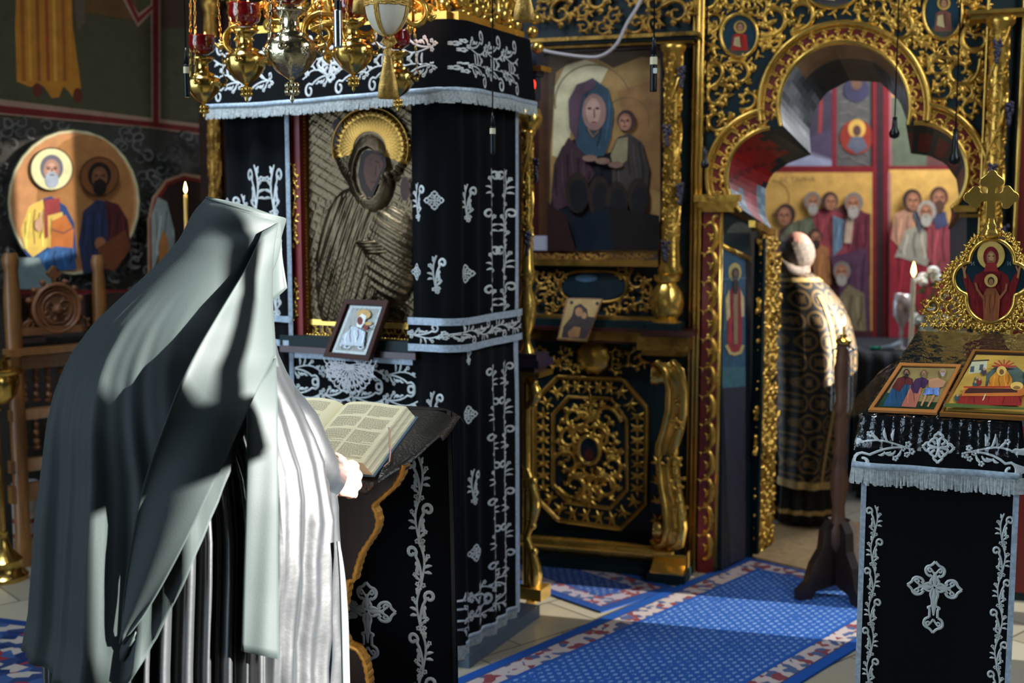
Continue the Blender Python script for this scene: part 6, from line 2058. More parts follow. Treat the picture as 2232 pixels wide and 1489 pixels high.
def dormition(P):
    P.poly([(2128, 774), (2330, 780), (2330, 908), (2056, 896)], (190, 150, 66))
    r = random.Random(6)
    P.poly([(2118, 790), (2152, 788), (2150, 812), (2110, 816)], (190, 184, 150)); P.poly([(2116, 800), (2124, 799), (2123, 812), (2114, 812)], (70, 84, 90)); P.poly([(2136, 796), (2144, 795), (2142, 808), (2134, 808)], (70, 84, 90)); P.line([(2116, 788), (2156, 786)], 3, (60, 60, 50))
    P.poly([(2146, 860), (2150, 816), (2170, 800), (2214, 798), (2240, 820), (2250, 860)], (84, 100, 90))
    for k in range(26):
        x, y = r.uniform(2070, 2146), r.uniform(812, 880)
        if x < 2150 - (y - 790) * .85: continue
        P.ell(x, y, 6, 8, r.choice([(130, 50, 44), (90, 96, 70), (70, 66, 76), (150, 110, 70), (60, 80, 80)]), n=9); P.ell(x + 1, y - 6, 3, 3.4, (180, 140, 96), n=8)
    for k in range(14):
        x, y = r.uniform(2236, 2320), r.uniform(812, 880); P.ell(x, y, 6, 8, r.choice([(130, 50, 44), (90, 96, 70), (70, 66, 76)]), n=9); P.ell(x, y - 6, 3, 3.4, (180, 140, 96), n=8)
    for k in range(7): P.line([(2188, 806), (2188 + 26 * math.cos(k * .5 + .05), 806 - 16 * math.sin(k * .5 + .05))], 3, (170, 60, 50))
    P.folds([(2150, 856), (2158, 830), (2172, 816), (2196, 816), (2206, 832), (2206, 858)], (206, 130, 44), 5, 2)
    P.ell(2183, 816, 11, 11, (220, 176, 90)); P.ell(2183, 818, 5, 6, (120, 80, 50))
    P.folds([(2082, 890), (2096, 868), (2230, 864), (2226, 892)], (150, 44, 40), 9, 1.5)
    P.poly([(2098, 862), (2106, 852), (2226, 852), (2240, 846), (2244, 862), (2226, 872), (2096, 872)], (200, 110, 50)); P.poly([(2104, 860), (2112, 854), (2216, 856), (2218, 864), (2102, 866)], (70, 40, 36)); P.line([(2100, 852), (2236, 852)], 3, (170, 50, 40))
    P.ell(2216, 850, 14, 9, (220, 180, 90)); P.ell(2216, 854, 8, 4, (150, 100, 60)); P.poly([(2062, 888), (2082, 888), (2240, 898), (2330, 906), (2056, 896)], (84, 100, 50)); P.line([(2148, 868), (2142, 882)], 2.5, (220, 200, 160))


desk_icon('framed_icon', 'small wooden-framed icon of three standing saints lying on the right stand', [(1961, 793), (2095, 797), (2041, 903), (1892, 896)], mat('honey_wood', (186, 118, 58), .4, var=.15, coat=.3), saints3, .014)
desk_icon('framed_icon', 'larger gold icon of a reclining saint amid a crowd lying beside the three-saints icon', [(2121, 764), (2342, 772), (2342, 918), (2048, 903)], mat('gilt_wood', (160, 104, 44), .4, .3, var=.2), dormition, .009, .016)

# ================================================================ WOODEN CANDLE STAND near the doorway
cs = at(1812, 1290, 5.0); csb = Vector((cs.x + .02, cs.y, 0))
ct = thing('candle_stand', 'turned wooden candle stand with scrolled feet in front of the doorway', 'candle stand', csb)
zc5 = lambda y: at(1830, y, 5.0).z
top = zc5(752)
mb = MB()
mb.lathe([(.03, .2), (.05, .24), (.05, .3), (.03, .34), (.026, .4), (.04, .5), (.03, .56), (.022, .6), (.034, .64), (.022, .68), (.03, top - .36), (.022, top - .3), (.034, top - .27), (.022, top - .24), (.034, top - .12), (.03, top - .06), (.026, top - .02), (.03, top)], csb, 20)
part(mb, 'post', mat('aged_oak', (84, 52, 32), .5, var=.3), ct, sharp=50)
for k in range(4):
    mb = MB(); a = k * PI / 2 + .35; d = Vector((math.cos(a), math.sin(a), 0))
    pr = [(.02, .3), (.06, .34), (.1, .3), (.11, .22), (.16, .16), (.19, .08), (.24, .05), (.24, 0), (.17, 0), (.14, .04), (.08, .05), (.02, .06)]
    nrm = Vector((-d.y, d.x, 0))
    mb.prism([(x * .82, y) for x, y in pr], lambda x, y, h, d=d, nrm=nrm: csb + d * x + nrm * h + Vector((0, 0, y)), -.02, .02)
    part(mb, 'foot', WOODD, ct, smooth=False)
mb = MB(); mb.lathe([(.02, 0), (.03, .005), (.034, .02), (.02, .03), (.014, .032), (.014, .045)], csb + Vector((0, 0, top)), 18); part(mb, 'brass_cup', BRASS, ct, sharp=50)
mb = MB()
for k in range(4):
    a = k * PI / 2 + .3; e = csb + Vector((.05 * math.cos(a), .05 * math.sin(a), top - .02)); mb.tube([csb + Vector((0, 0, top + .01)), e], .003, 5); chainmb(mb, e, e - Vector((0, 0, .26)), .0025, .016); mb.ball(e, .008, 8, 6)
part(mb, 'glass_bead_chains', mat('bead_silver', (190, 196, 200), .2, .8), ct)


def candle(base, H, r, label, m=WAX, name='candle', flame_s=1.0, lean=(0, 0), light=2.0):
    t = thing(name, label, 'candle', base); mb = MB(); top = base + Vector((lean[0], lean[1], H))
    n = 14; ax = (top - base)
    mb.lathe([(r * 1.02, 0)] + [(r * (1 + .03 * math.sin(i * 2.3)), ax.length * i / n) for i in range(1, n)] + [(r * .9, ax.length), (r * .5, ax.length * 1.001)], base, 14, axis=ax)
    part(mb, 'wax', m, t)
    mb = MB(); mb.tube([top, top + Vector((.0006, 0, .008))], .0008, 5); part(mb, 'wick', BLACKP, t)
    mb = MB(); f = flame_s; mb.lathe([(.001 * f, 0), (.0055 * f, .008 * f), (.0065 * f, .015 * f), (.0045 * f, .027 * f), (.0015 * f, .038 * f), (.0002, .042 * f)], top + Vector((0, 0, .004)), 12); part(mb, 'flame', FLAME, t)
    l = bpy.data.lights.new('candle_light', 'POINT'); l.energy = light; l.color = (1, .55, .22); l.shadow_soft_size = .01
    lo = bpy.data.objects.new('candle_light', l); COL.objects.link(lo); lo.parent = t; lo.location = (lean[0], lean[1] - .0, H + .03 * f)
    return t


candle(csb + Vector((0, 0, top + .045)), max(.03, at(1840, 712, 5.0).z - top - .045), .007, 'thin amber candle burning in the wooden stand near the priest', WAX, flame_s=1.1, light=.7)

# ================================================================ ALTAR TABLE, ITS CANDLE, FLOWERS, GLASS CUP
Ya = 6.75
t0, t1 = at(1862, 768, Ya), at(2300, 768, Ya + .0)
tabx0, tabx1, tz = t0.x, t1.x, t0.z
alt = thing('altar_table', 'altar table under a dark cloth behind the icon screen', 'table', ((tabx0 + tabx1) / 2, Ya + .4, 0))
mb = MB(); mb.bbox(tabx0 + .05, tabx1 - .05, Ya + .05, Ya + .8, 0, tz - .03); part(mb, 'table_body', WOODD, alt, smooth=False)
mb = MB(); fold = lambda x: .012 * math.sin(x * 31) + .008 * math.sin(x * 13)
N = 80
mb.grid([[Vector((tabx0 + (tabx1 - tabx0) * i / N, Ya + .8, tz)), Vector((tabx0 + (tabx1 - tabx0) * i / N, Ya, tz)), Vector((tabx0 + (tabx1 - tabx0) * i / N, Ya - .01 + fold(i * .03), tz - .06)), Vector((tabx0 + (tabx1 - tabx0) * i / N, Ya - .03 + 1.6 * fold(i * .03), .05))] for i in range(N + 1)])
mb.grid([[Vector((tabx0 - .01 + fold(j * .1), Ya + .8 * j / 10, tz)), Vector((tabx0 - .02 + fold(j * .1), Ya + .8 * j / 10, .05))] for j in range(11)])
part(mb, 'altar_cloth', mat('blue_black_cloth', (20, 28, 38), .7, var=.3, vscale=20), alt)
cnd = at(1985, 768, Ya + .05)
ch2 = candle(Vector((cnd.x, cnd.y, tz)), at(1985, 604, Ya + .05).z - tz, .013, 'tall pale candle burning on the altar beside white flowers', WAXW, flame_s=2.0, light=1.2)
# footed glass cup
gb_ = at(1964, 745, Ya + .12); gz = lambda y: at(1964, y, Ya + .12).z
g = thing('footed_cup', 'silvery footed cup standing on the altar left of the pale candle', 'cup', (gb_.x, gb_.y, tz))
mb = MB(); H = gz(640) - tz; r0 = .055
mb.lathe([(.04, 0), (.042, .006), (.012, .02), (.008, H * .25), (.014, H * .3), (.008, H * .36), (.02, H * .45), (.05, H * .6), (r0, H * .8), (.046, H), (.04, H), (.048, H * .8), (.02, H * .5)], Vector((gb_.x, gb_.y, tz)), 24)
part(mb, 'cup_body', mat('crystal', (200, 190, 190), .12, .35, alpha=.75, bump=.4, bscale=60), g)
mb = MB(); mb.box(Vector((gb_.x, gb_.y - .058, tz + H * .72)), .03, .004, .006); mb.box(Vector((gb_.x, gb_.y - .058, tz + H * .72)), .006, .004, .045); part(mb, 'cross_mark', mat('dull_red', (130, 60, 50), .5), g, smooth=False)
m_ = MB(); bx = at(1906, 765, Ya + .1); m_.tube([(bx.x - .025, bx.y, tz + .012), (bx.x + .035, bx.y, tz + .012)], .012, 10)
tag(m_.build('green_capped_bottle', mat('green_plastic', (30, 150, 120), .3)), 'little green cap lying at the left edge of the altar', 'bottle')
m_ = MB(); bx = at(1940, 762, Ya + .12); m_.tube([Vector((bx.x - .06, bx.y, tz + .01)), Vector((bx.x, bx.y - .01, tz + .02)), Vector((bx.x + .07, bx.y, tz + .055))], [.012, .016, .01], 10, flat=.5)
tag(m_.build('folded_cloth', mat('pale_cloth', (170, 190, 205), .6)), 'small pale crumpled cloth lying on the altar by the cup', 'cloth')
fc = at(2034, 610, Ya + .2)
fl_ = thing('white_flowers', 'white flowers with green leaves standing on the altar behind the crest', 'flowers', (fc.x, fc.y, tz))
mb = MB(); mb.lathe([(.05, 0), (.06, .02), (.07, .12), (.045, .2), (.05, .24)], Vector((fc.x, fc.y, tz)), 20); part(mb, 'vase', mat('pale_vase', (150, 160, 150), .3), fl_)
rnd = random.Random(3)
mbf = MB(); mbl = MB()
heads = [(2034, 592), (2012, 606), (2008, 616), (2040, 606), (2070, 640), (2046, 660), (2004, 700), (1994, 694), (2040, 690), (2090, 670), (2060, 700), (2100, 700)]
for k, (px, py) in enumerate(heads):
    c = at(px, py, Ya + .16 + .08 * rnd.random())
    for q in range(16):
        th, ph = rnd.uniform(0, 6.28), rnd.uniform(-.6, 1.4); d = Vector((math.cos(th) * math.cos(ph), math.sin(th) * math.cos(ph), math.sin(ph)))
        mbf.ball(c + d * .022, .018, 7, 5, sc=(1, 1, .7))
    mbl.tube([c, (c + Vector((fc.x, fc.y, tz + .24))) / 2 + Vector((rnd.uniform(-.02, .02), 0, 0)), Vector((fc.x, fc.y, tz + .22))], .003, 5)
for k in range(46):
    px, py = rnd.uniform(1990, 2120), rnd.uniform(585, 740); c = at(px, py, Ya + .2 + .06 * rnd.random()); a = rnd.uniform(0, 6.28); d = Vector((math.cos(a), rnd.uniform(-.3, .3), math.sin(a))); e = d.orthogonal().normalized() * .012
    mbl.add([c, c + d * .03 + e, c + d * .075, c + d * .03 - e], [(0, 1, 2, 3)])
part(mbf, 'blossoms', mat('white_petals', (226, 228, 220), .6), fl_); part(mbl, 'stems_and_leaves', mat('leaf_green', (52, 104, 50), .5, var=.3), fl_)

# ================================================================ CHOIR STALL AT THE LEFT, BRASS STAND, BACK CANDLE
sp0 = fl(20, 1240)
ST = Pl((sp0.x, sp0.y), (pb.x - pa.x, pb.y - pa.y))
stl = thing('choir_stall', 'oak choir stall with turned balusters and a carved crest against the painted wall', 'stall', ST.w(.3, 0, -.2))


def post(px, ytop, w, name='post', h=0.0, m=WOODO):
    q = ST.off(h); a, zt = q.hit(px, ytop); r = w / 2 * 5.3 / FPX; mb = MB()
    b = ST.w(a, 0, h)
    mb.lathe([(r * 1.15, 0), (r * 1.15, .12), (r, .14), (r, zt - .5), (r * 1.12, zt - .35), (r * 1.1, zt - .2), (r * .85, zt - .08), (r * 1.0, zt - .06), (r * 1.1, zt - .03), (r * .8, zt)], b, 20)
    part(mb, name, m, stl, sharp=50)


post(22, 552, 34); post(213, 556, 30)
P4 = MB()
a0, a1 = ST.hit(20, 700)[0], ST.hit(400, 700)[0]
zs = lambda y, x=120: ST.hit(x, y)[1]
for (y0, y1, h0, h1) in ((748, 762, -.03, .06), (764, 790, -.02, .03), (874, 896, -.02, .02), (978, 1004, -.02, .02), (1030, 1066, -.02, .02)):
    P4 = MB(); P4.ppbox(ST, 24, y0, 400, y1, h0, h1); part(P4, 'rail', WOODO, stl, smooth=False)
mb = MB(); mb.ppbox(ST, 30, 640, 400, 728, -.06, -.04); part(mb, 'back_panel', WOODD, stl, smooth=False)
mb = MB(); mb.ppbox(ST, 46, 712, 180, 728, -.03, .03); part(mb, 'crest_rail', WOODC, stl, smooth=False)
for row, (y0, y1) in enumerate(((800, 876), (896, 980))):
    for k in range(9):
        px = 50 + k * 27; q = ST.off(0); a, z1_ = q.hit(px, y0); z0_ = q.hit(px, y1)[1]; H = z1_ - z0_; mb = MB()
        mb.lathe([(.012, 0), (.018, H * .06), (.01, H * .1)] + [(.012 + .004 * math.sin(i * 1.2), H * (.14 + .7 * i / 16)) for i in range(17)] + [(.012, H * .9), (.018, H * .94), (.012, H)], ST.w(a, z0_), 12, mod=lambda t, h: 1 + .18 * math.cos(2 * (t + h * 70)))
        part(mb, 'baluster', WOODC, stl)
# carved medallion crest
cc = ST.off(.0).hit(120, 672); R_ = .118
mb = MB(); mf = ST.m(0)
mb.prism([(cc[0] + R_ * math.cos(t * PI / 18), cc[1] + R_ * .98 * math.sin(t * PI / 18)) for t in range(36)], mf, -.03, .02)
for rr, w in ((.95, .022), (.8, .012), (.6, .012)): stroke(mb, [(cc[0] + R_ * rr * math.cos(t * PI / 18), cc[1] + R_ * rr * math.sin(t * PI / 18)) for t in range(37)], w, ST.m(.02), .6, 5)
for k in range(18):
    a = k * PI / 9; leafspray(mb, cc[0] + R_ * .88 * math.cos(a), cc[1] + R_ * .88 * math.sin(a), .02, a + 1.2, ST.m(.022), 3, 1.6, .6)
for s in (1, -1):
    acanthus(mb, cc[0] + s * .032, cc[1] + .01, .06, 1.2, s, ST.m(.022), .7, 1.1, 5); acanthus(mb, cc[0] + s * .03, cc[1] - .04, .05, 4, s, ST.m(.022), .7, 1.1, 5)
mb.ball(ST.w(cc[0], cc[1] - .002, .03), .022, 12, 8)
for k in range(-3, 4):
    if k: a = PI / 2 - k * .42; mb.ball(ST.w(cc[0] + R_ * 1.12 * math.cos(a), cc[1] + R_ * 1.12 * math.sin(a), 0), .016, 8, 6)
ccz = cc[1] + R_ * 1.22
mb.prism(crossout((cc[0], ccz + .02), 0, .007, .03, .045, .028), mf, -.01, .01)
mb.prism([(cc[0] - .16, cc[1] - R_ * .95), (cc[0] + .16, cc[1] - R_ * .95), (cc[0] + .1, cc[1] - R_ * .3), (cc[0] - .1, cc[1] - R_ * .3)], mf, -.03, .0)
for s in (1, -1): acanthus(mb, cc[0] + s * .13, cc[1] - .075, .06, 0, s, ST.m(.005), .7, 1.1, 5)
part(mb, 'carved_crest', WOODC, stl, sharp=60)
# rolled rugs stored under the seat
for k, (px, py, rpx, c1, c2, lab) in enumerate(((56, 1150, 36, (176, 170, 166), (140, 50, 40), 'rolled pale rug with a rust red stripe stored under the choir stall'), (112, 1160, 34, (150, 146, 146), (126, 44, 40), 'second rolled pale striped rug, further right under the choir stall'))):
    q = ST.off(-.12); a, z = q.hit(px, py); mb = MB()
    b = ST.w(a, .0, -.12); H = q.hit(px, 1050)[1]
    n = 90
    rws = [[b + Vector((math.cos(t * .24) * (.02 + .05 * t / n), math.sin(t * .24) * (.02 + .05 * t / n), z_)) for z_ in (0, H * .28, H * .34, H * .48, H * .54, H)] for t in range(n + 1)]
    for i in range(n):
        for j in range(5):
            mb.add([rws[i][j], rws[i + 1][j], rws[i + 1][j + 1], rws[i][j + 1]], [(0, 1, 2, 3)], lin(c2 if j in (1, 3) else c1))
    o = mb.build('rolled_rug', mat('rolled_wool', vcol=True, rough=.95, var=.2, vscale=40)); tag(o, lab, 'rug', 'rolled rugs under the stall')
mb = MB(); mb.ppbox(ST, 60, 742, 180, 748, -.2, -.05)
a, z = ST.off(-.05).hit(95, 744)
mb = MB(); mb.ppbox(ST, 44, 736, 100, 748, -.14, -.03)
tag(mb.build('folded_paper', mat('lilac_paper', (150, 140, 156), .7), smooth=False), 'pale folded paper lying on the stall ledge under the carved crest', 'paper')
# brass candle stand at the far left edge
bs = fl(8, 1262); bsz = lambda y: at(8, y, bs.y).z
br_ = thing('brass_candelabrum', 'brass floor candelabrum with a wide embossed bowl at the left edge', 'candle stand', (bs.x, bs.y, 0))
mb = MB(); kk = bs.y / FPX
mb.lathe([(52 * kk, 0), (54 * kk, .02), (44 * kk, .04), (40 * kk, .07), (42 * kk, .09), (24 * kk, .13), (16 * kk, .17), (12 * kk, .2), (14 * kk, .22)], Vector((bs.x, bs.y, 0)), 32); part(mb, 'foot', BRASS, br_, sharp=50)
mb = MB(); mb.lathe([(.018, .2), (.02, .5), (.014, .52), (.014, bsz(900)), (.03, bsz(890))], Vector((bs.x, bs.y, 0)), 16); part(mb, 'stem', BRASS, br_, sharp=50)
mb = MB(); zb_ = bsz(884)
mb.lathe([(10 * kk, 0), (30 * kk, .01), (44 * kk, .045), (50 * kk, .09), (52 * kk, .12), (48 * kk, .135), (56 * kk, .14), (60 * kk, .155), (54 * kk, .165), (30 * kk, .17), (28 * kk, .2), (36 * kk, .205), (36 * kk, .22), (10 * kk, .225)], Vector((bs.x, bs.y, zb_)), 40, mod=lambda t, h: 1 + (.02 * math.sin(14 * t) if .03 < h < .12 else 0)); part(mb, 'bowl', BRASS, br_, sharp=60)
# candle seen above the monk
kb = at(410, 900, 4.9)
kst = thing('brass_candle_stand', 'slim brass candle stand behind the monk holding one tall candle', 'candle stand', (kb.x, kb.y, 0))
mb = MB(); kz = at(408, 560, 4.9).z; mb.lathe([(.14, 0), (.14, .02), (.03, .05), (.012, .08), (.012, kz - .04), (.03, kz - .02), (.032, kz - .004), (.01, kz)], Vector((kb.x, kb.y, 0)), 20); part(mb, 'stem_and_foot', BRASS, kst, sharp=50)
q = at(408, 560, 4.9); q2 = at(404.5, 424, 4.9)
candle(Vector((q.x, q.y, kz)), q2.z - kz, .0085, 'tall lit beeswax candle rising behind the monk on the left', WAX, flame_s=1.15, lean=(q2.x - q.x, 0), light=1.2)
# ================================================================ READING DESK, BOOK
DO = at(672, 962, 3.15); ds = math.radians(17); dt = math.radians(15.7)
DR = Vector((math.cos(dt), -math.sin(dt), 0)); DFh = Vector((math.sin(dt), math.cos(dt), 0))
DV = DFh * math.cos(ds) + Vector((0, 0, math.sin(ds))); DN = DFh * -math.sin(ds) + Vector((0, 0, math.cos(ds)))
D = lambda u, v, h=0.0: DO + DR * u + DV * v + DN * h
HB = -.046
lec = thing('reading_desk', 'dark walnut reading desk with gilt scalloped edges and black embroidered cloth before the monk', 'lectern', (D(0, .1).x, D(0, .1).y, 0))
mb = MB(); o6 = ((-.27, -.09), (.19, -.09), (.235, -.05), (.27, .02), (.28, .31), (-.27, .31))
mb.add([D(u, v, h) for h in (HB - .02, HB - .003) for u, v in o6], [(5, 4, 3, 2, 1, 0), (6, 7, 8, 9, 10, 11)] + [(i, (i + 1) % 6, 6 + (i + 1) % 6, 6 + i) for i in range(6)])
part(mb, 'desk_top', WOODD, lec, smooth=False)
FP = Pl((D(0, 0).x, D(0, 0).y), (DR.x, DR.y))
half = [(884, 1014), (876, 1040), (862, 1062), (838, 1084), (816, 1103), (824, 1122), (827, 1140), (822, 1160), (806, 1184), (790, 1208), (780, 1240), (774, 1266), (762, 1268), (758, 1290), (750, 1330), (748, 1380), (760, 1408), (782, 1418), (796, 1440), (803, 1470), (806, 1500), (806, 1560), (790, 1600), (800, 1700), (812, 1840)]
hp = [FP.hit(*p) for p in half]
c_u = 0.0
hp = [(a, z) for a, z in hp]
hp[-1] = (hp[-1][0], 0.0)
zt = D(.27, 0.0, HB - .02).z
outl = [(hp[0][0], zt)] + hp + [(2 * c_u - a, z) for a, z in hp[::-1]] + [(2 * c_u - hp[0][0], zt)]
mb = MB(); mb.prism(outl, FP.m(), -.03, 0)
part(mb, 'carved_end_board', WOODD, lec, smooth=False, label='dark walnut board with a scrolled outline')
mb = MB()
fin = []
for i in range(len(hp) - 1):
    n = max(1, int(math.dist(hp[i], hp[i + 1]) / .006))
    for k in range(n): fin.append(lerp(hp[i], hp[i + 1], k / n))
for s in (1, -1):
    pts = [(s * (a - .005 + .0015 * math.sin(i * 2.0)), z) for i, (a, z) in enumerate(fin)]
    stroke(mb, pts, .012, FP.m(.0005), .35, 4)
    stroke(mb, pts, .012, FP.m(-.032), -.35, 4)
    for i in range(len(pts) - 1):
        mb.add([FP.w(pts[i][0] + s * .0062, pts[i][1], 0), FP.w(pts[i + 1][0] + s * .0062, pts[i + 1][1], 0), FP.w(pts[i + 1][0] + s * .0062, pts[i + 1][1], -.032), FP.w(pts[i][0] + s * .0062, pts[i][1], -.032)], [(0, 1, 2, 3)])
part(mb, 'gilt_scalloped_edge', mat('worn_gilt_edge', (198, 140, 58), .45, .35, var=.3, vscale=30), lec)
mb = MB(); mb.pbox(FP, -.10, -.02, .0, .93, -.24, -.21); mb.pbox(FP, -.08, -.04, .3, .5, -.22, -.02)
part(mb, 'stretcher', WOODD, lec, smooth=False)
# cloth hanging over the far edge
CPl = Pl((D(0, .315).x, D(0, .315).y), (DR.x, DR.y))
zct = D(0, .315, HB).z
cmap_ = lambda x, y, h: CPl.w(x + .012 * (zct - y) * (1 if x > 0 else -1), y, .003 + (.006 * math.sin(x * 34 + .6) + .008 * math.sin(x * 15 + y * 1.5)) * min(1, (zct - y) * 3) + h)
dc = cloth(-.3, .305, .16, zct, cmap_, 'desk_cloth', lec, 60, 40)
mb = MB(); mb.grid([[D(u, v, HB) for v in (.29, .315)] for u in [-.3 + .605 * i / 20 for i in range(21)]])
ux_ = CPl.hit(913, 1200)[0]; z0_ = .17; Lb = .13
em = MB()
vine(em, ux_, z0_, PI / 2, Lb, 6, lambda x, y, h: cmap_(x, y, h + .002), .95, 1, 1.4, .002); part(em, 'embroidered_vine', SILVER, dc); em = MB()
vine(em, -ux_ + .0, z0_, PI / 2, Lb, 6, lambda x, y, h: cmap_(x, y, h + .002), .8, -1, 1.15, .002); part(em, 'embroidered_vine', SILVER, dc); em = MB()
a, z = CPl.hit(800, 1328)
big_cross(em, a, z, abs(CPl.hit(800, 1252)[1] - CPl.hit(800, 1436)[1]), lambda x, y, h: cmap_(x, y, h + .002), .0022)
part(em, 'embroidered_cross', SILVER, dc)
mb = MB(); mb.grid([[cmap_(.291 + q * .004, .16 + (zct - .16) * i / 40, .002) for q in range(4)] for i in range(41)])
part(mb, 'cloth_hem', mat('black_satin', (14, 18, 22), .35, sheen=.2), dc)
# leather sheet
mb = MB(); rows = []
for i in range(41):
    s = i / 40; row = []
    for j in range(31):
        v = -.145 + .465 * j / 30
        um_ = .205 + .115 * (1 - (1 - j / 30) ** 2.4)
        u = -.27 + (um_ + .27) * s
        e = max(0, (u - um_ + .07) / .07); f = max(0, (-.1 - v) / .045) * (1 - .55 * abs(s - .55))
        h = HB + .001 - .03 * e ** 2.2 * (1 if j > 20 else .35) + .012 * math.exp(-((u - .2) / .07) ** 2 - ((v + .125) / .05) ** 2) * -1 + .0025 * math.sin(j * .5 + i * .3) * e
        vv = max(v, -.1); row.append(D(u, vv, h) + Vector((0, 0, -.03 * f ** 1.2)) - DFh * (.012 * min(1, f * 1.6)))
    rows.append(row)
mb.grid(rows)
LEA = mat('black_leather', (40, 36, 30), .32, 0, var=.25, vscale=12, bump=.3, bscale=120, spec=.5)
lo = mb.build('leather_cover', LEA, mods=(('SOLIDIFY', dict(thickness=.003, offset=1)),)); tag(lo, 'limp black leather sheet spread on the reading desk under the open book', 'leather cover')
lo['label'] = 'limp black leather sheet spread on the reading desk under the open book'
mb = MB(); q = D(.315, .30, HB - .01)
mb.tube([q, q + Vector((.012, 0, -.0)), q + Vector((.022, 0, -.02)), q + Vector((.03, 0, -.06)), q + Vector((.032, 0, -.075))], .0012, 5)
mb.tube([q, q + Vector((.008, .01, -.02)), q + Vector((.012, .01, -.12)), q + Vector((.014, .01, -.3))], .0009, 5)
part(mb, 'lacing_cord', BLACKP, lo)

bk = thing('open_book', 'thick open liturgical book with two-column pages lying on the reading desk', 'book', D(0, .08, HB))
V0, V1 = -.088, .245
PAGE = mat('page_paper', (222, 208, 168), .7, 0, var=.04, vscale=20, spec=.3)
EDGE = mat('page_edges', (226, 214, 176), .75, 0, var=.12, vscale=3, stretch=(1, 1, 140))
TXT = mat('printed_text', (112, 100, 80), .8)


def pg(u, s):
    t = abs(u) / .19
    top = (-.012 * math.exp(-t * 14) + .004 * math.sin(min(1, t * 1.3) * PI) - .006 * t * t) * 1.0
    return top + (.006 if s < 0 else 0) * math.sin(min(1, t) * PI)


for s in (1, -1):
    n = 30; us = [.19 * (i / n) ** 1.3 for i in range(n + 1)]
    mb = MB()
    mb.grid([[D(s * u, V0 + (V1 - V0) * j / 12, pg(s * u, s)) for j in range(13)] for u in us])
    part(mb, 'page', PAGE, bk)
    mb = MB(); ub = .215
    so_ = [D(s * (us[-1] + (ub - us[-1]) * (k / 8) ** 1.0), 0, pg(.19, s) + (HB + .006 - pg(.19, s)) * k / 8 + .0012 * math.sin(k * 2)) - D(0, 0, 0) for k in range(9)]
    mb.grid([[D(0, V0 + (V1 - V0) * j / 6) + o_ for o_ in so_] for j in range(7)])
    for v in (V0, V1):
        prof_ = [D(s * u, v, pg(s * u, s)) for u in us] + [D(s * ub, v, HB + .006), D(0, v, HB + .006)]
        mb.add(prof_, [tuple(range(len(prof_)))])
    part(mb, 'page_block', EDGE, bk, smooth=False)
    mb = MB(); r = random.Random(5 + s)
    for col in range(2):
        ua = .022 + col * .082; wd = .074
        nl_ = 52
        for ln in range(nl_):
            v = V1 - .022 - (V1 - V0 - .036) * ln / nl_
            if ln in (11, 12, 24, 25, 38): continue
            u = ua; red = ln in (13, 26)
            while u < ua + wd * (1 if ln % 13 != 10 else .5):
                w_ = r.uniform(.0035, .0095)
                if u + w_ > ua + wd: w_ = ua + wd - u
                if w_ > .0015:
                    u0, u1 = (u, u + w_) if s > 0 else (-(.186 + .022) + u, -(.186 + .022) + u + w_)
                    hgt = .0019
                    mb.add([D(u0, v, pg(u0, s) + .0005), D(u1, v, pg(u1, s) + .0005), D(u1, v + hgt, pg(u1, s) + .0005), D(u0, v + hgt, pg(u0, s) + .0005)], [(0, 1, 2, 3)])
                u += w_ + .0016
    part(mb, 'printed_columns', TXT, bk, smooth=False)
mb = MB()
for s in (1, -1):
    c8 = [D(u, v, h) for h in (HB + .0035, HB + .0065) for u, v in ((0, V0 - .006), (s * .222, V0 - .006), (s * .222, V1 + .006), (0, V1 + .006))]
    mb.add(c8, [(3, 2, 1, 0), (4, 5, 6, 7), (0, 1, 5, 4), (1, 2, 6, 5), (2, 3, 7, 6), (3, 0, 4, 7)])
part(mb, 'book_cover', mat('blue_grey_cover', (66, 92, 108), .4), bk, smooth=False)
for k, c in enumerate(((40, 70, 150), (220, 180, 70), (200, 70, 50))):
    mb = MB(); P_ = []
    ctr = [(.188, .09, .004), (.2, .085, .010), (.208, .07, .004), (.214, .045, -.012), (.228, .01, -.028), (.235, -.02, -.036), (.228, -.045, -.038)]
    for u, v, h in ctr: P_.append([D(u + (k - 1) * .0016 - .0008, v, h), D(u + (k - 1) * .0016 + .0008, v + .0002, h + .0003)])
    mb.grid(P_); part(mb, 'ribbon_bookmark', mat('ribbon_%s' % ('blue', 'yellow', 'red')[k], c, .5), bk)

# ================================================================ PEOPLE
def skin_body(name, joints, edges, m, parent, voxel=.0045):
    mb = MB(); av = lambda r: r if not isinstance(r, tuple) else (r[0] + r[1]) / 2
    for a, b in edges:
        p, q, r0, r1 = Vector(joints[a][0]), Vector(joints[b][0]), av(joints[a][1]), av(joints[b][1]); n = 16
        d = (q - p); e1 = d.orthogonal().normalized(); e2 = d.normalized().cross(e1)
        mb.grid([[p + d * t + (e1 * math.cos(2 * PI * k / n) + e2 * math.sin(2 * PI * k / n)) * (r0 + (r1 - r0) * t) for k in range(n)] for t in (0, 1)], closev=True, flip=True)
        b0 = len(mb.v) - 2 * n
        mb.f.append(tuple(b0 + k for k in range(n))[::-1]); mb.c.append(None); mb.f.append(tuple(b0 + n + k for k in range(n))); mb.c.append(None)
    for p, r in joints: mb.ball(p, av(r), 16, 12)
    return part(mb, name, m, parent, mods=(('REMESH', dict(mode='VOXEL', voxel_size=voxel, use_smooth_shade=True)), ('SMOOTH', dict(iterations=4, factor=.5))))


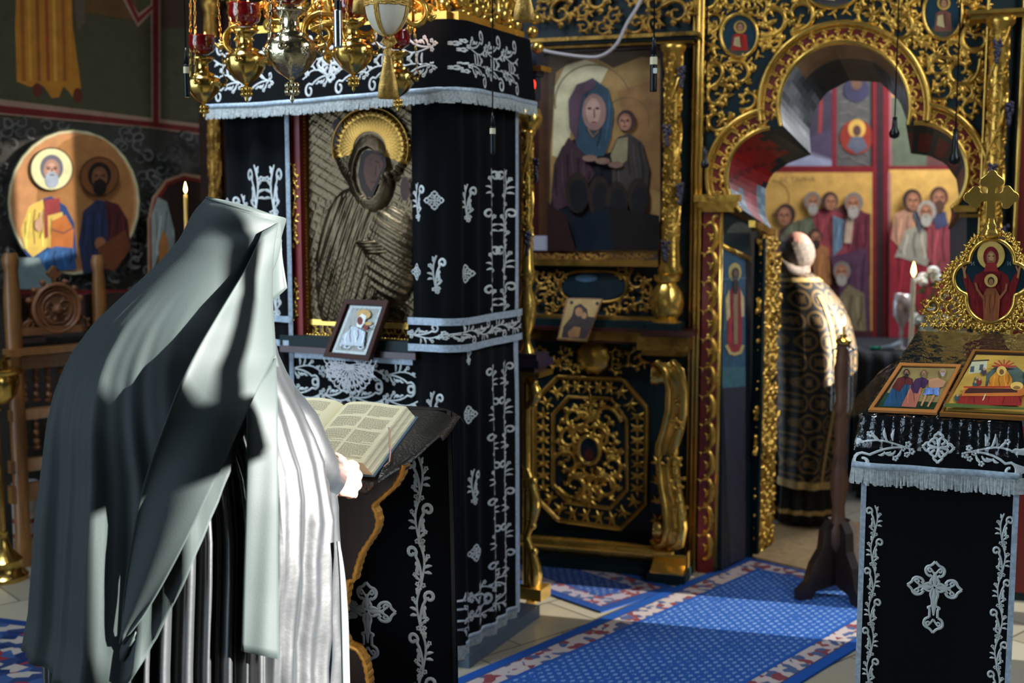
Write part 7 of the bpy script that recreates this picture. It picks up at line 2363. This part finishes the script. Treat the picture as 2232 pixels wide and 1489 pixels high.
TY = [440, 458, 466, 480, 500, 530, 560, 600, 650, 700, 760, 800, 850, 900, 950, 1000, 1100, 1200, 1300, 1400, 1489, 1700, 1830]
TL = [470, 466, 446, 432, 418, 396, 370, 330, 276, 226, 186, 168, 152, 143, 139, 136, 130, 124, 116, 112, 116, 118, 118]
TR = [590, 604, 610, 612, 613, 613, 608, 594, 591, 594, 606, 616, 646, 672, 694, 716, 737, 741, 743, 745, 748, 756, 756]
TC = [2.93, 2.93, 2.93, 2.92, 2.92, 2.90, 2.89, 2.87, 2.85, 2.82, 2.80, 2.79, 2.78, 2.77, 2.77, 2.77, 2.77, 2.77, 2.77, 2.77, 2.77, 2.77, 2.77]
TD = [.06, .085, .092, .096, .10, .11, .12, .135, .16, .185, .21, .22, .235, .245, .25, .25, .26, .265, .27, .28, .285, .30, .30]
ys = np.arange(440, 1831, 5.0)


def sm(a, k=5):
    v = np.interp(ys, TY, a); w = np.ones(k) / k; p = np.pad(v, k // 2, mode='edge'); return np.convolve(p, w, 'valid')


AL, AR, AC, AD = sm(TL), sm(TR), sm(TC), sm(TD)
gi = lambda A, y: float(np.interp(y, ys, A))


def S3(px, py, off=0.0):
    """point on the robed figure's near side under an image position"""
    l, r = gi(AL, py), gi(AR, py); t = max(-1, min(1, 2 * (px - l) / (r - l) - 1))
    Y = gi(AC, py) - gi(AD, py) * math.sqrt(max(0, 1 - t * t)) - off * math.sqrt(max(.15, 1 - t * t))
    return at(px, py, Y)


def B3(th, py, off=0.0):
    l, r = gi(AL, py), gi(AR, py); yc, d = gi(AC, py), gi(AD, py)
    cx = (l + r) / 2; k = yc / FPX
    p = at(cx, py, yc)
    return Vector((p.x + math.cos(th) * ((r - l) / 2 * k + off), p.y + math.sin(th) * (d + off), p.z))


mk = thing('person', 'monk in a black veiled hat and pleated mantle bent over the open book', 'person', (at(430, 1200, 2.77).x, 2.77, 0))
bx0 = at(430, 1200, 2.77).x
hd_ = at(535, 520, 2.92)
w0 = D(.05, -.15, -.10); wr = at(727, 1050, 2.87)
J = [((bx0, 2.80, .95), .125), ((bx0 + .01, 2.82, 1.12), .12), ((bx0 + .03, 2.84, 1.24), .115), (tuple(at(470, 690, 2.82)), (.07, .06)), (tuple(at(520, 600, 2.88)), (.07, .075)), (tuple(at(530, 545, 2.92)), (.075, .085)), (tuple(at(532, 505, 2.93)), (.055, .065))]
E = [(0, 1), (1, 2), (2, 3), (3, 4), (4, 5), (5, 6)]
# right arm: shoulder, elbow, wrist
J += [(tuple(at(545, 820, 2.84)), .045), (tuple(at(638, 990, 2.80)), .038), (tuple(wr), (.024, .03))]
E += [(2, 7), (7, 8), (8, 9)]
# left arm (hidden)
J += [(tuple(at(290, 800, 2.85)), .055), (tuple(at(300, 1010, 2.88)), .042), (tuple(at(430, 1020, 2.98)), .028)]
E += [(2, 10), (10, 11), (11, 12)]
# legs
for sx in (-.09, .09):
    k = len(J); J += [((bx0 + sx, 2.78, .86), .09), ((bx0 + sx, 2.76, .48), .06), ((bx0 + sx, 2.78, .09), .04), ((bx0 + sx * 1.2, 2.9, .035), .03)]
    E += [(0, k), (k, k + 1), (k + 1, k + 2), (k + 2, k + 3)]
# right hand: palm fan to four knuckles, fingers curled over the desk edge, thumb along the page edge
knk = ((765, 1014, .0145), (772, 1034, .0150), (771, 1055, .0145), (763, 1075, .0130))
for i, (kx_, ky_, r) in enumerate(knk):
    k = len(J); ln = (1.0, 1.08, 1.0, .82)[i]
    mid = at(724 + (kx_ - 724) * .5, 1046 + (ky_ - 1046) * .62, 2.868)
    J += [(tuple(mid), .0215), (tuple(at(kx_, ky_, 2.880)), r), (tuple(at(kx_ + 9, ky_ + 2, 2.900)), r * .78), (tuple(at(kx_ + 9, ky_ + 5, 2.900 + .030 * ln)), r * .70), (tuple(at(kx_ - 3, ky_ + 7, 2.905 + .036 * ln)), r * .62)]
    E += [(9, k), (k, k + 1), (k + 1, k + 2), (k + 2, k + 3), (k + 3, k + 4)]
k = len(J)
J += [(tuple(at(736, 1024, 2.875)), .020), (tuple(at(744, 1006, 2.892)), .0145), (tuple(at(733, 996, 2.912)), .0118), (tuple(at(718, 994, 2.925)), .0100)]
E += [(9, k), (k, k + 1), (k + 1, k + 2), (k + 2, k + 3)]
J2 = [(Vector(a), b) for a, b in J]
skin_body('body', J2, E, SKIN, mk)

ROBE = mat('mantle_satin', (22, 24, 26), .34, 0, spec=1.0, sheen=.05, bump=.05, bscale=45, tint=(170, 200, 210))
VEIL = mat('veil_cloth', (27, 35, 34), .7, 0, spec=.35, sheen=.05, tint=(150, 180, 176), bump=.06, bscale=380)
# pleated mantle
mb = MB(); nT = 720; rows = []
ylist = [620, 660, 700, 740, 780, 820, 860, 900, 950, 1000, 1060, 1120, 1200, 1280, 1360, 1430, 1489, 1580, 1700, 1830]
rnd = random.Random(1); ph = [rnd.uniform(-.5, .5) for _ in range(200)]


def pleat(th, py):
    g = min(1, max(0, (py - 700) / 500.)); d = math.degrees(th) % 360
    fine = 1.0
    if 290 < d < 360: fine = max(0.0, 1 - (d - 296) / 20)       # smooth satin front edge at the right
    if d < 40: fine = 0
    f = th * 52 + .9 * math.sin(th * 7) + .4 * math.sin(th * 19)
    w = math.sin(f); w = math.copysign(abs(w) ** .6, w)
    amp = .0165 * g * (1 + .35 * math.sin(th * 11 + 1)) * fine
    br = (1 - fine) * g * (.010 * math.sin(th * 13 + py * .004) + .006 * math.sin(th * 31 + py * .012) + .004 * math.sin(th * 9 - py * .03))
    return amp * w - .004 + br


for py in ylist: rows.append([B3(2 * PI * i / nT, py, pleat(2 * PI * i / nT, py)) for i in range(nT)])
mb.grid(rows, closev=True)
part(mb, 'pleated_mantle', ROBE, mk, mods=(('SOLIDIFY', dict(thickness=.002, offset=-1)),))
# hat
mb = MB(); hc = at(528, 560, 2.92); tl = Vector((.10, .10, 1)).normalized(); Hh = at(528, 466, 2.92).z - hc.z
mb.lathe([(.086, 0), (.090, Hh * .6), (.097, Hh * .96), (.096, Hh), (.03, Hh * 1.004)], hc - tl * .0 , 48, axis=tl)
part(mb, 'hat', VEIL, mk, sharp=40)
# veil over hat, shoulders and back: columns by angle, rows down to the hem
hemx = [-200, 95, 120, 200, 262, 300, 340, 400, 450, 500, 545, 600, 760]
hemy = [1390, 1390, 1404, 1408, 1404, 1366, 1300, 1196, 1092, 986, 884, 800, 700]


def Btop(th, py, off):
    p = B3(th, py, off); k = max(0, 1 - (py - 458) / 60.)
    return p + Vector((0, 0, -.024 * k * math.cos(th) + .004 * k))


def foldv(th, py):
    g = min(1, max(0, (py - 620) / 500.)); a = math.degrees(th) % 360
    w = .016 * g * math.sin(th * 9 + .6 + py * .0006) + .008 * g * math.sin(th * 21 + 1.0 - py * .001) + .004 * g * math.sin(th * 43)
    if a > 262: w *= max(.15, 1 - (a - 262) / 30)
    return .02 * g + w + .004


cols = []
nC = 150; nR = 70
for i in range(nC + 1):
    th = math.radians(345 - 250 * i / nC)
    top = 457
    # hem
    py = 1440
    while py > 640:
        p = B3(th, py, .02); X = p.x; Yp = p.y; zz = p.z - CAMZ
        px = CX + FPX * X / (Yp * CP - zz * SP)
        ch = np.interp(px, hemx, hemy) if math.sin(th) < .15 else 1385
        if py <= ch: break
        py -= 4
    if math.sin(th) > .15: py = 1380
    col = []
    for j in range(nR + 1):
        t = j / nR; y_ = top + (py - top) * (t ** 1.15)
        flare = 0
        if t > .93 and math.degrees(th) < 262: flare = .012 * (t - .93) / .07
        col.append(Btop(th, y_, .006 + foldv(th, y_) + flare))
    cols.append(col)
mb = MB(); mb.grid(cols)
ctop = sum((c[0] for c in cols), Vector()) / len(cols) + Vector((0, 0, .004))
cpts = [c[0] for c in cols]
mb.add([ctop] + cpts, [(0, i + 1, i + 2) for i in range(len(cpts) - 1)] + [(0, len(cpts), 1)])
part(mb, 'veil', VEIL, mk, mods=(('SOLIDIFY', dict(thickness=.003, offset=-1)),))


def curvepts(pts, n):
    out = []
    d = [0]
    for i in range(1, len(pts)): d.append(d[-1] + math.dist(pts[i - 1], pts[i]))
    X = np.interp(np.linspace(0, d[-1], n), d, [p[0] for p in pts]); Y = np.interp(np.linspace(0, d[-1], n), d, [p[1] for p in pts])
    k = np.ones(5) / 5
    Xs = np.convolve(np.pad(X, 2, mode='edge'), k, 'valid'); Ys = np.convolve(np.pad(Y, 2, mode='edge'), k, 'valid')
    Xs[0], Ys[0], Xs[-1], Ys[-1] = X[0], Y[0], X[-1], Y[-1]
    return list(zip(Xs, Ys))


# lappet lying over the back, its left edge falling from the hat
Lc = curvepts([(570, 508), (540, 578), (500, 642), (450, 725), (425, 768), (392, 836), (358, 925), (330, 1000), (306, 1078), (286, 1180), (270, 1290), (262, 1400)], 60)
Rc = curvepts([(604, 486), (592, 560), (591, 655), (594, 700), (599, 772)], 22)[:-1] + curvepts([(599, 772), (545, 880), (500, 982), (450, 1088), (400, 1192), (345, 1294), (300, 1366), (264, 1404)], 39)
mb = MB(); rows = []
for i in range(60):
    row = []
    for j in range(25):
        s = j / 24; p = lerp(Lc[i], Rc[i], s)
        o_ = .030 + .004 * math.sin(s * 6 + i * .1) + .022 * min(1, i / 45) + .010 * math.exp(-s * 14)
        if i < 10: o_ = .012 + (o_ - .012) * i / 10
        row.append(S3(p[0], p[1], o_))
    rows.append(row)
mb.grid(rows)
part(mb, 'veil_lappet', VEIL, mk, mods=(('SOLIDIFY', dict(thickness=.004, offset=1)),))
# side flap beside the face
mb = MB(); rows = []
tops = curvepts([(572, 500), (590, 484), (611, 484)], 9); bots = curvepts([(590, 655), (606, 645), (626, 628)], 9)
mids = curvepts([(578, 560), (598, 560), (615, 560)], 9)
for i in range(9):
    c = curvepts([tops[i], mids[i], bots[i]], 20); row = []
    for j, (x, y) in enumerate(c):
        t = i / 8; row.append(at(x, y, 2.90 - .035 * (1 - t) ** 1.5 + .03 * t - .006 * math.sin(t * 5 + j * .12)))
    rows.append(row)
mb.grid(rows)
part(mb, 'veil_side_flap', VEIL, mk, mods=(('SOLIDIFY', dict(thickness=.003)),))
# long tail hanging down the pleats
mb = MB(); rows = []
LL = curvepts([(538, 858), (537, 1000), (534, 1150), (530, 1300), (527, 1420)], 40); RR = curvepts([(602, 780), (606, 900), (607, 1050), (606, 1200), (607, 1300), (608, 1438)], 40)
for i in range(40):
    row = []
    for j in range(14):
        s = j / 13; p = lerp(LL[i], RR[i], s)
        row.append(S3(p[0], p[1], .020 + .005 * math.sin(s * PI * 1.0) + .003 * math.sin(s * 7 + i * .08) + .003 * (1 - s) * min(1, i / 20)))
    rows.append(row)
mb.grid(rows)
part(mb, 'veil_tail', VEIL, mk, mods=(('SOLIDIFY', dict(thickness=.004)),))
# turned-up lower corner at the left
mb = MB(); rows = []
tp = curvepts([(95, 1388), (118, 1404), (190, 1410), (262, 1404), (300, 1372)], 20); bt = curvepts([(108, 1440), (128, 1500), (160, 1560), (240, 1530), (290, 1400)], 20)
for i in range(20): rows.append([S3(*lerp(tp[i], bt[i], j / 8), .034 + .012 * math.sin(j / 8 * PI)) for j in range(9)])
mb.grid(rows); part(mb, 'veil_fold', VEIL, mk, mods=(('SOLIDIFY', dict(thickness=.003)),))
# sleeve and cuff
mb = MB()
spts = [at(572, 850, 2.86), at(596, 884, 2.82), at(630, 940, 2.79), at(662, 994, 2.80), at(692, 1030, 2.83), at(722, 1048, 2.865)]
mb.tube(spts, [.04, .07, .078, .07, .060, .050], 28)
part(mb, 'sleeve', ROBE, mk)
mb = MB(); rows = []
axis = (at(742, 1048, 2.875) - at(690, 1035, 2.84)).normalized(); e1 = Vector((0, 0, 1)); e1 = (e1 - axis * e1.dot(axis)).normalized(); e2 = axis.cross(e1)
for t, r in ((0, .06), (.4, .058), (.8, .054), (1.0, .051), (1.0, .047), (.6, .046)):
    c = at(682, 1032, 2.835).lerp(at(733, 1048, 2.868), t)
    rows.append([c + e1 * r * math.cos(a * PI / 16) * 1.0 + e2 * r * .75 * math.sin(a * PI / 16) for a in range(32)])
mb.grid(rows, closev=True); part(mb, 'cuff', mat('cuff_cloth', (40, 48, 50), .55, sheen=.3, tint=(150, 180, 176)), mk)
# smooth edge band of the mantle at the right
mb = MB(); rows = []
e_l = curvepts([(738, 1180), (742, 1230), (745, 1350), (748, 1489), (750, 1620)], 24); e_r = curvepts([(740, 1180), (752, 1240), (760, 1350), (763, 1489), (768, 1620)], 24)
for i in range(24): rows.append([at(lerp(e_l[i], e_r[i], j / 4)[0], lerp(e_l[i], e_r[i], j / 4)[1], 2.70 + .03 * j / 4 - .004 * math.sin(j)) for j in range(5)])
mb.grid(rows); part(mb, 'mantle_edge_band', mat('edge_band', (60, 66, 68), .5, sheen=.2), mk, mods=(('SOLIDIFY', dict(thickness=.005)),))

# ---------------------------------------------------------------- priest in the altar
YP = 6.2
pzf = .02
PT = [588, 600, 620, 660, 700, 760, 840, 900, 960, 1010, 1048]
PLx = [1700, 1694, 1688, 1684, 1684, 1686, 1688, 1688, 1688, 1688, 1686]
PRx = [1758, 1776, 1802, 1834, 1852, 1866, 1864, 1850, 1832, 1820, 1814]
pr = thing('person', 'grey-haired priest in a gold-patterned black vestment seen from behind in the doorway', 'person', (at(1755, 1100, YP).x, YP, pzf))
px0 = at(1750, 900, YP).x
hpz = at(1735, 556, YP)
J = [((px0, YP, .92), .115), ((px0 + .01, YP, 1.12), .105), ((px0, YP, 1.24), .095), (tuple(at(1742, 612, YP)), (.055, .055)), (tuple(at(1738, 580, YP)), (.062, .07)), (tuple(at(1736, 552, YP)), .084), (tuple(at(1735, 541, YP)), .084)]
E = [(i, i + 1) for i in range(6)]
for s in (-1, 1):
    k = len(J); J += [((px0 + s * .08, YP, 1.20), .04), ((px0 + s * .11, YP + .03, 1.03), .034), ((px0 + s * .08, YP + .2, 1.0), .026), ((px0 + s * .05, YP + .26, 1.02), (.028, .016))]
    E += [(2, k), (k, k + 1), (k + 1, k + 2), (k + 2, k + 3)]
    kk = len(J)
    for q in range(4):
        b = Vector((px0 + s * (.077 - .018 * q), YP + .29, 1.02)); m0 = len(J); J += [(tuple(b), .0085), (tuple(b + Vector((0, .035, -.005))), .008), (tuple(b + Vector((0, .055, -.02))), .007)]; E += [(kk - 1, m0), (m0, m0 + 1), (m0 + 1, m0 + 2)]
    m0 = len(J); J += [((px0 + s * .025, YP + .27, 1.035), .009), ((px0 + s * .015, YP + .295, 1.05), .008)]; E += [(kk - 1, m0), (m0, m0 + 1)]
    k = len(J); J += [((px0 + s * .09, YP, .8), .08), ((px0 + s * .09, YP, .46), .055), ((px0 + s * .09, YP, .1), .04), ((px0 + s * .1, YP + .13, .06), .032)]
    E += [(0, k), (k, k + 1), (k + 1, k + 2), (k + 2, k + 3)]
skin_body('body', [(Vector(a), b) for a, b in J], E, SKIN, pr)
mb = MB(); hc = at(1734, 548, YP)
rows = []
for i in range(25):
    th = PI + .35 + (PI + .2) * i / 24; row = []
    for j in range(13):
        ph = -1.0 + 1.7 * j / 12
        w = 1 + .03 * math.sin(th * 17 + j)
        row.append(hc + Vector((.100 * w * math.cos(th) * math.cos(ph), .105 * w * math.sin(th) * math.cos(ph) + .008, .104 * math.sin(ph) - .012)))
    rows.append(row)
mb.grid(rows)
bc = at(1712, 584, YP - .07)
mb.ball(bc, .036, 14, 10, sc=(1.5, .8, .8)); mb.tube([at(1700, 572, YP - .07), at(1722, 590, YP - .09), at(1746, 592, YP - .08), at(1760, 582, YP - .04)], [.022, .03, .026, .015], 10)
part(mb, 'hair', mat('grey_hair', (104, 88, 76), .6, 0, var=.45, vscale=40, stretch=(1, 1, 4), bump=.5, bscale=90), pr)
mb = MB(); ep = at(1757, 562, YP - .045)
mb.ball(ep, .03, 10, 8, sc=(.35, .6, 1)); part(mb, 'ear', SKIN, pr)
mv = mat('brocade', (16, 14, 14), .5, 0, sheen=.1); x = NX(mv)
tc = x.N.new('ShaderNodeTexCoord'); sp = x.N.new('ShaderNodeSeparateXYZ'); x.L.new(tc.outputs['Object'], sp.inputs[0])
u, v = x.m('DIVIDE', x.m('ADD', sp.outputs[0], x.m('MULTIPLY', sp.outputs[1], .6)), .088), x.m('DIVIDE', sp.outputs[2], .105)
u = x.m('ADD', u, x.m('MULTIPLY', x.m('FLOOR', v), .5))
fu, fv = x.m('SUBTRACT', x.m('FRACT', u), .5), x.m('SUBTRACT', x.m('FRACT', v), .5)
r_ = x.m('SQRT', x.m('ADD', x.m('MULTIPLY', fu, fu), x.m('MULTIPLY', fv, fv)))
ring = x.m('LESS_THAN', x.m('ABSOLUTE', x.m('SUBTRACT', r_, .42)), .055)
cx_ = x.m('MULTIPLY', x.m('LESS_THAN', r_, .27), x.m('LESS_THAN', x.m('MINIMUM', x.m('ABSOLUTE', x.m('SUBTRACT', fu, fv)), x.m('ABSOLUTE', x.m('ADD', fu, fv))), .055))
cx2 = x.m('MULTIPLY', x.m('LESS_THAN', r_, .2), x.m('LESS_THAN', x.m('MINIMUM', x.m('ABSOLUTE', fu), x.m('ABSOLUTE', fv)), .04))
msk = x.m('MAXIMUM', ring, x.m('MAXIMUM', cx_, cx2))
x.L.new(x.mix(msk, lin((14, 12, 12)), lin((128, 100, 62))), x.N['Principled BSDF'].inputs['Base Color'])
x.L.new(x.m('MULTIPLY', msk, .5), x.N['Principled BSDF'].inputs['Metallic'])


def pmap(th, py, off=0.0, dep=None):
    l, r = np.interp(py, PT, PLx), np.interp(py, PT, PRx); k = YP / FPX; p = at((l + r) / 2, py, YP)
    d = np.interp(py, [588, 620, 700, 840, 1048], [.06, .13, .2, .23, .22])
    fo = .012 * math.sin(th * 11) * min(1, max(0, (py - 640) / 200))
    return Vector((p.x + math.cos(th) * ((r - l) / 2 * k + off), p.y + math.sin(th) * (d + off + fo), p.z))


mb = MB(); yy = list(np.linspace(588, 1048, 40))
mb.grid([[pmap(2 * PI * i / 120, y) for i in range(120)] for y in yy], closev=True)
ves = part(mb, 'vestment', mv, pr, mods=(('SOLIDIFY', dict(thickness=.006, offset=-1)),))
GAL = mat('gold_galloon', (190, 160, 100), .45, .4, var=.2, vscale=60)
mb = MB()
mb.grid([[pmap(2 * PI * i / 120, y, .004) for i in range(120)] for y in (1032, 1036, 1044, 1048)], closev=True)
for th0 in (-1.35,): mb.grid([[pmap(th0 + q * .05, y, .005) for q in range(3)] for y in np.linspace(640, 1036, 40)])
mb.grid([[pmap(2 * PI * i / 120, y, .005) for i in range(120)] for y in (604, 608, 612)], closev=True)
part(mb, 'galloon_trim', GAL, ves)
mb = MB(); blk = mat('black_cassock', (12, 13, 16), .7)
mb.grid([[Vector((pmap(2 * PI * i / 120, 1040).x * .0 + at(1752, 1100, YP).x + math.cos(2 * PI * i / 120) * (.145 + .012 * math.sin(i * .8) + .03 * (1.0 - z)), YP + math.sin(2 * PI * i / 120) * (.16 + .01 * math.sin(i * .8)), .04 + z * .6)) for i in range(120)] for z in (0, .1, .3, .6, 1)], closev=True)
cas = part(mb, 'cassock', blk, pr, mods=(('SOLIDIFY', dict(thickness=.004, offset=-1)),))
mb = MB()
mb.grid([[Vector((at(1752, 1100, YP).x + math.cos(2 * PI * i / 120) * (.151 + .012 * math.sin(i * .8) + .03 * (1.0 - z)), YP + math.sin(2 * PI * i / 120) * (.166 + .01 * math.sin(i * .8)), .04 + z * .6)) for i in range(120)] for z in (.08, .12)], closev=True)
part(mb, 'gold_hem', GAL, cas)
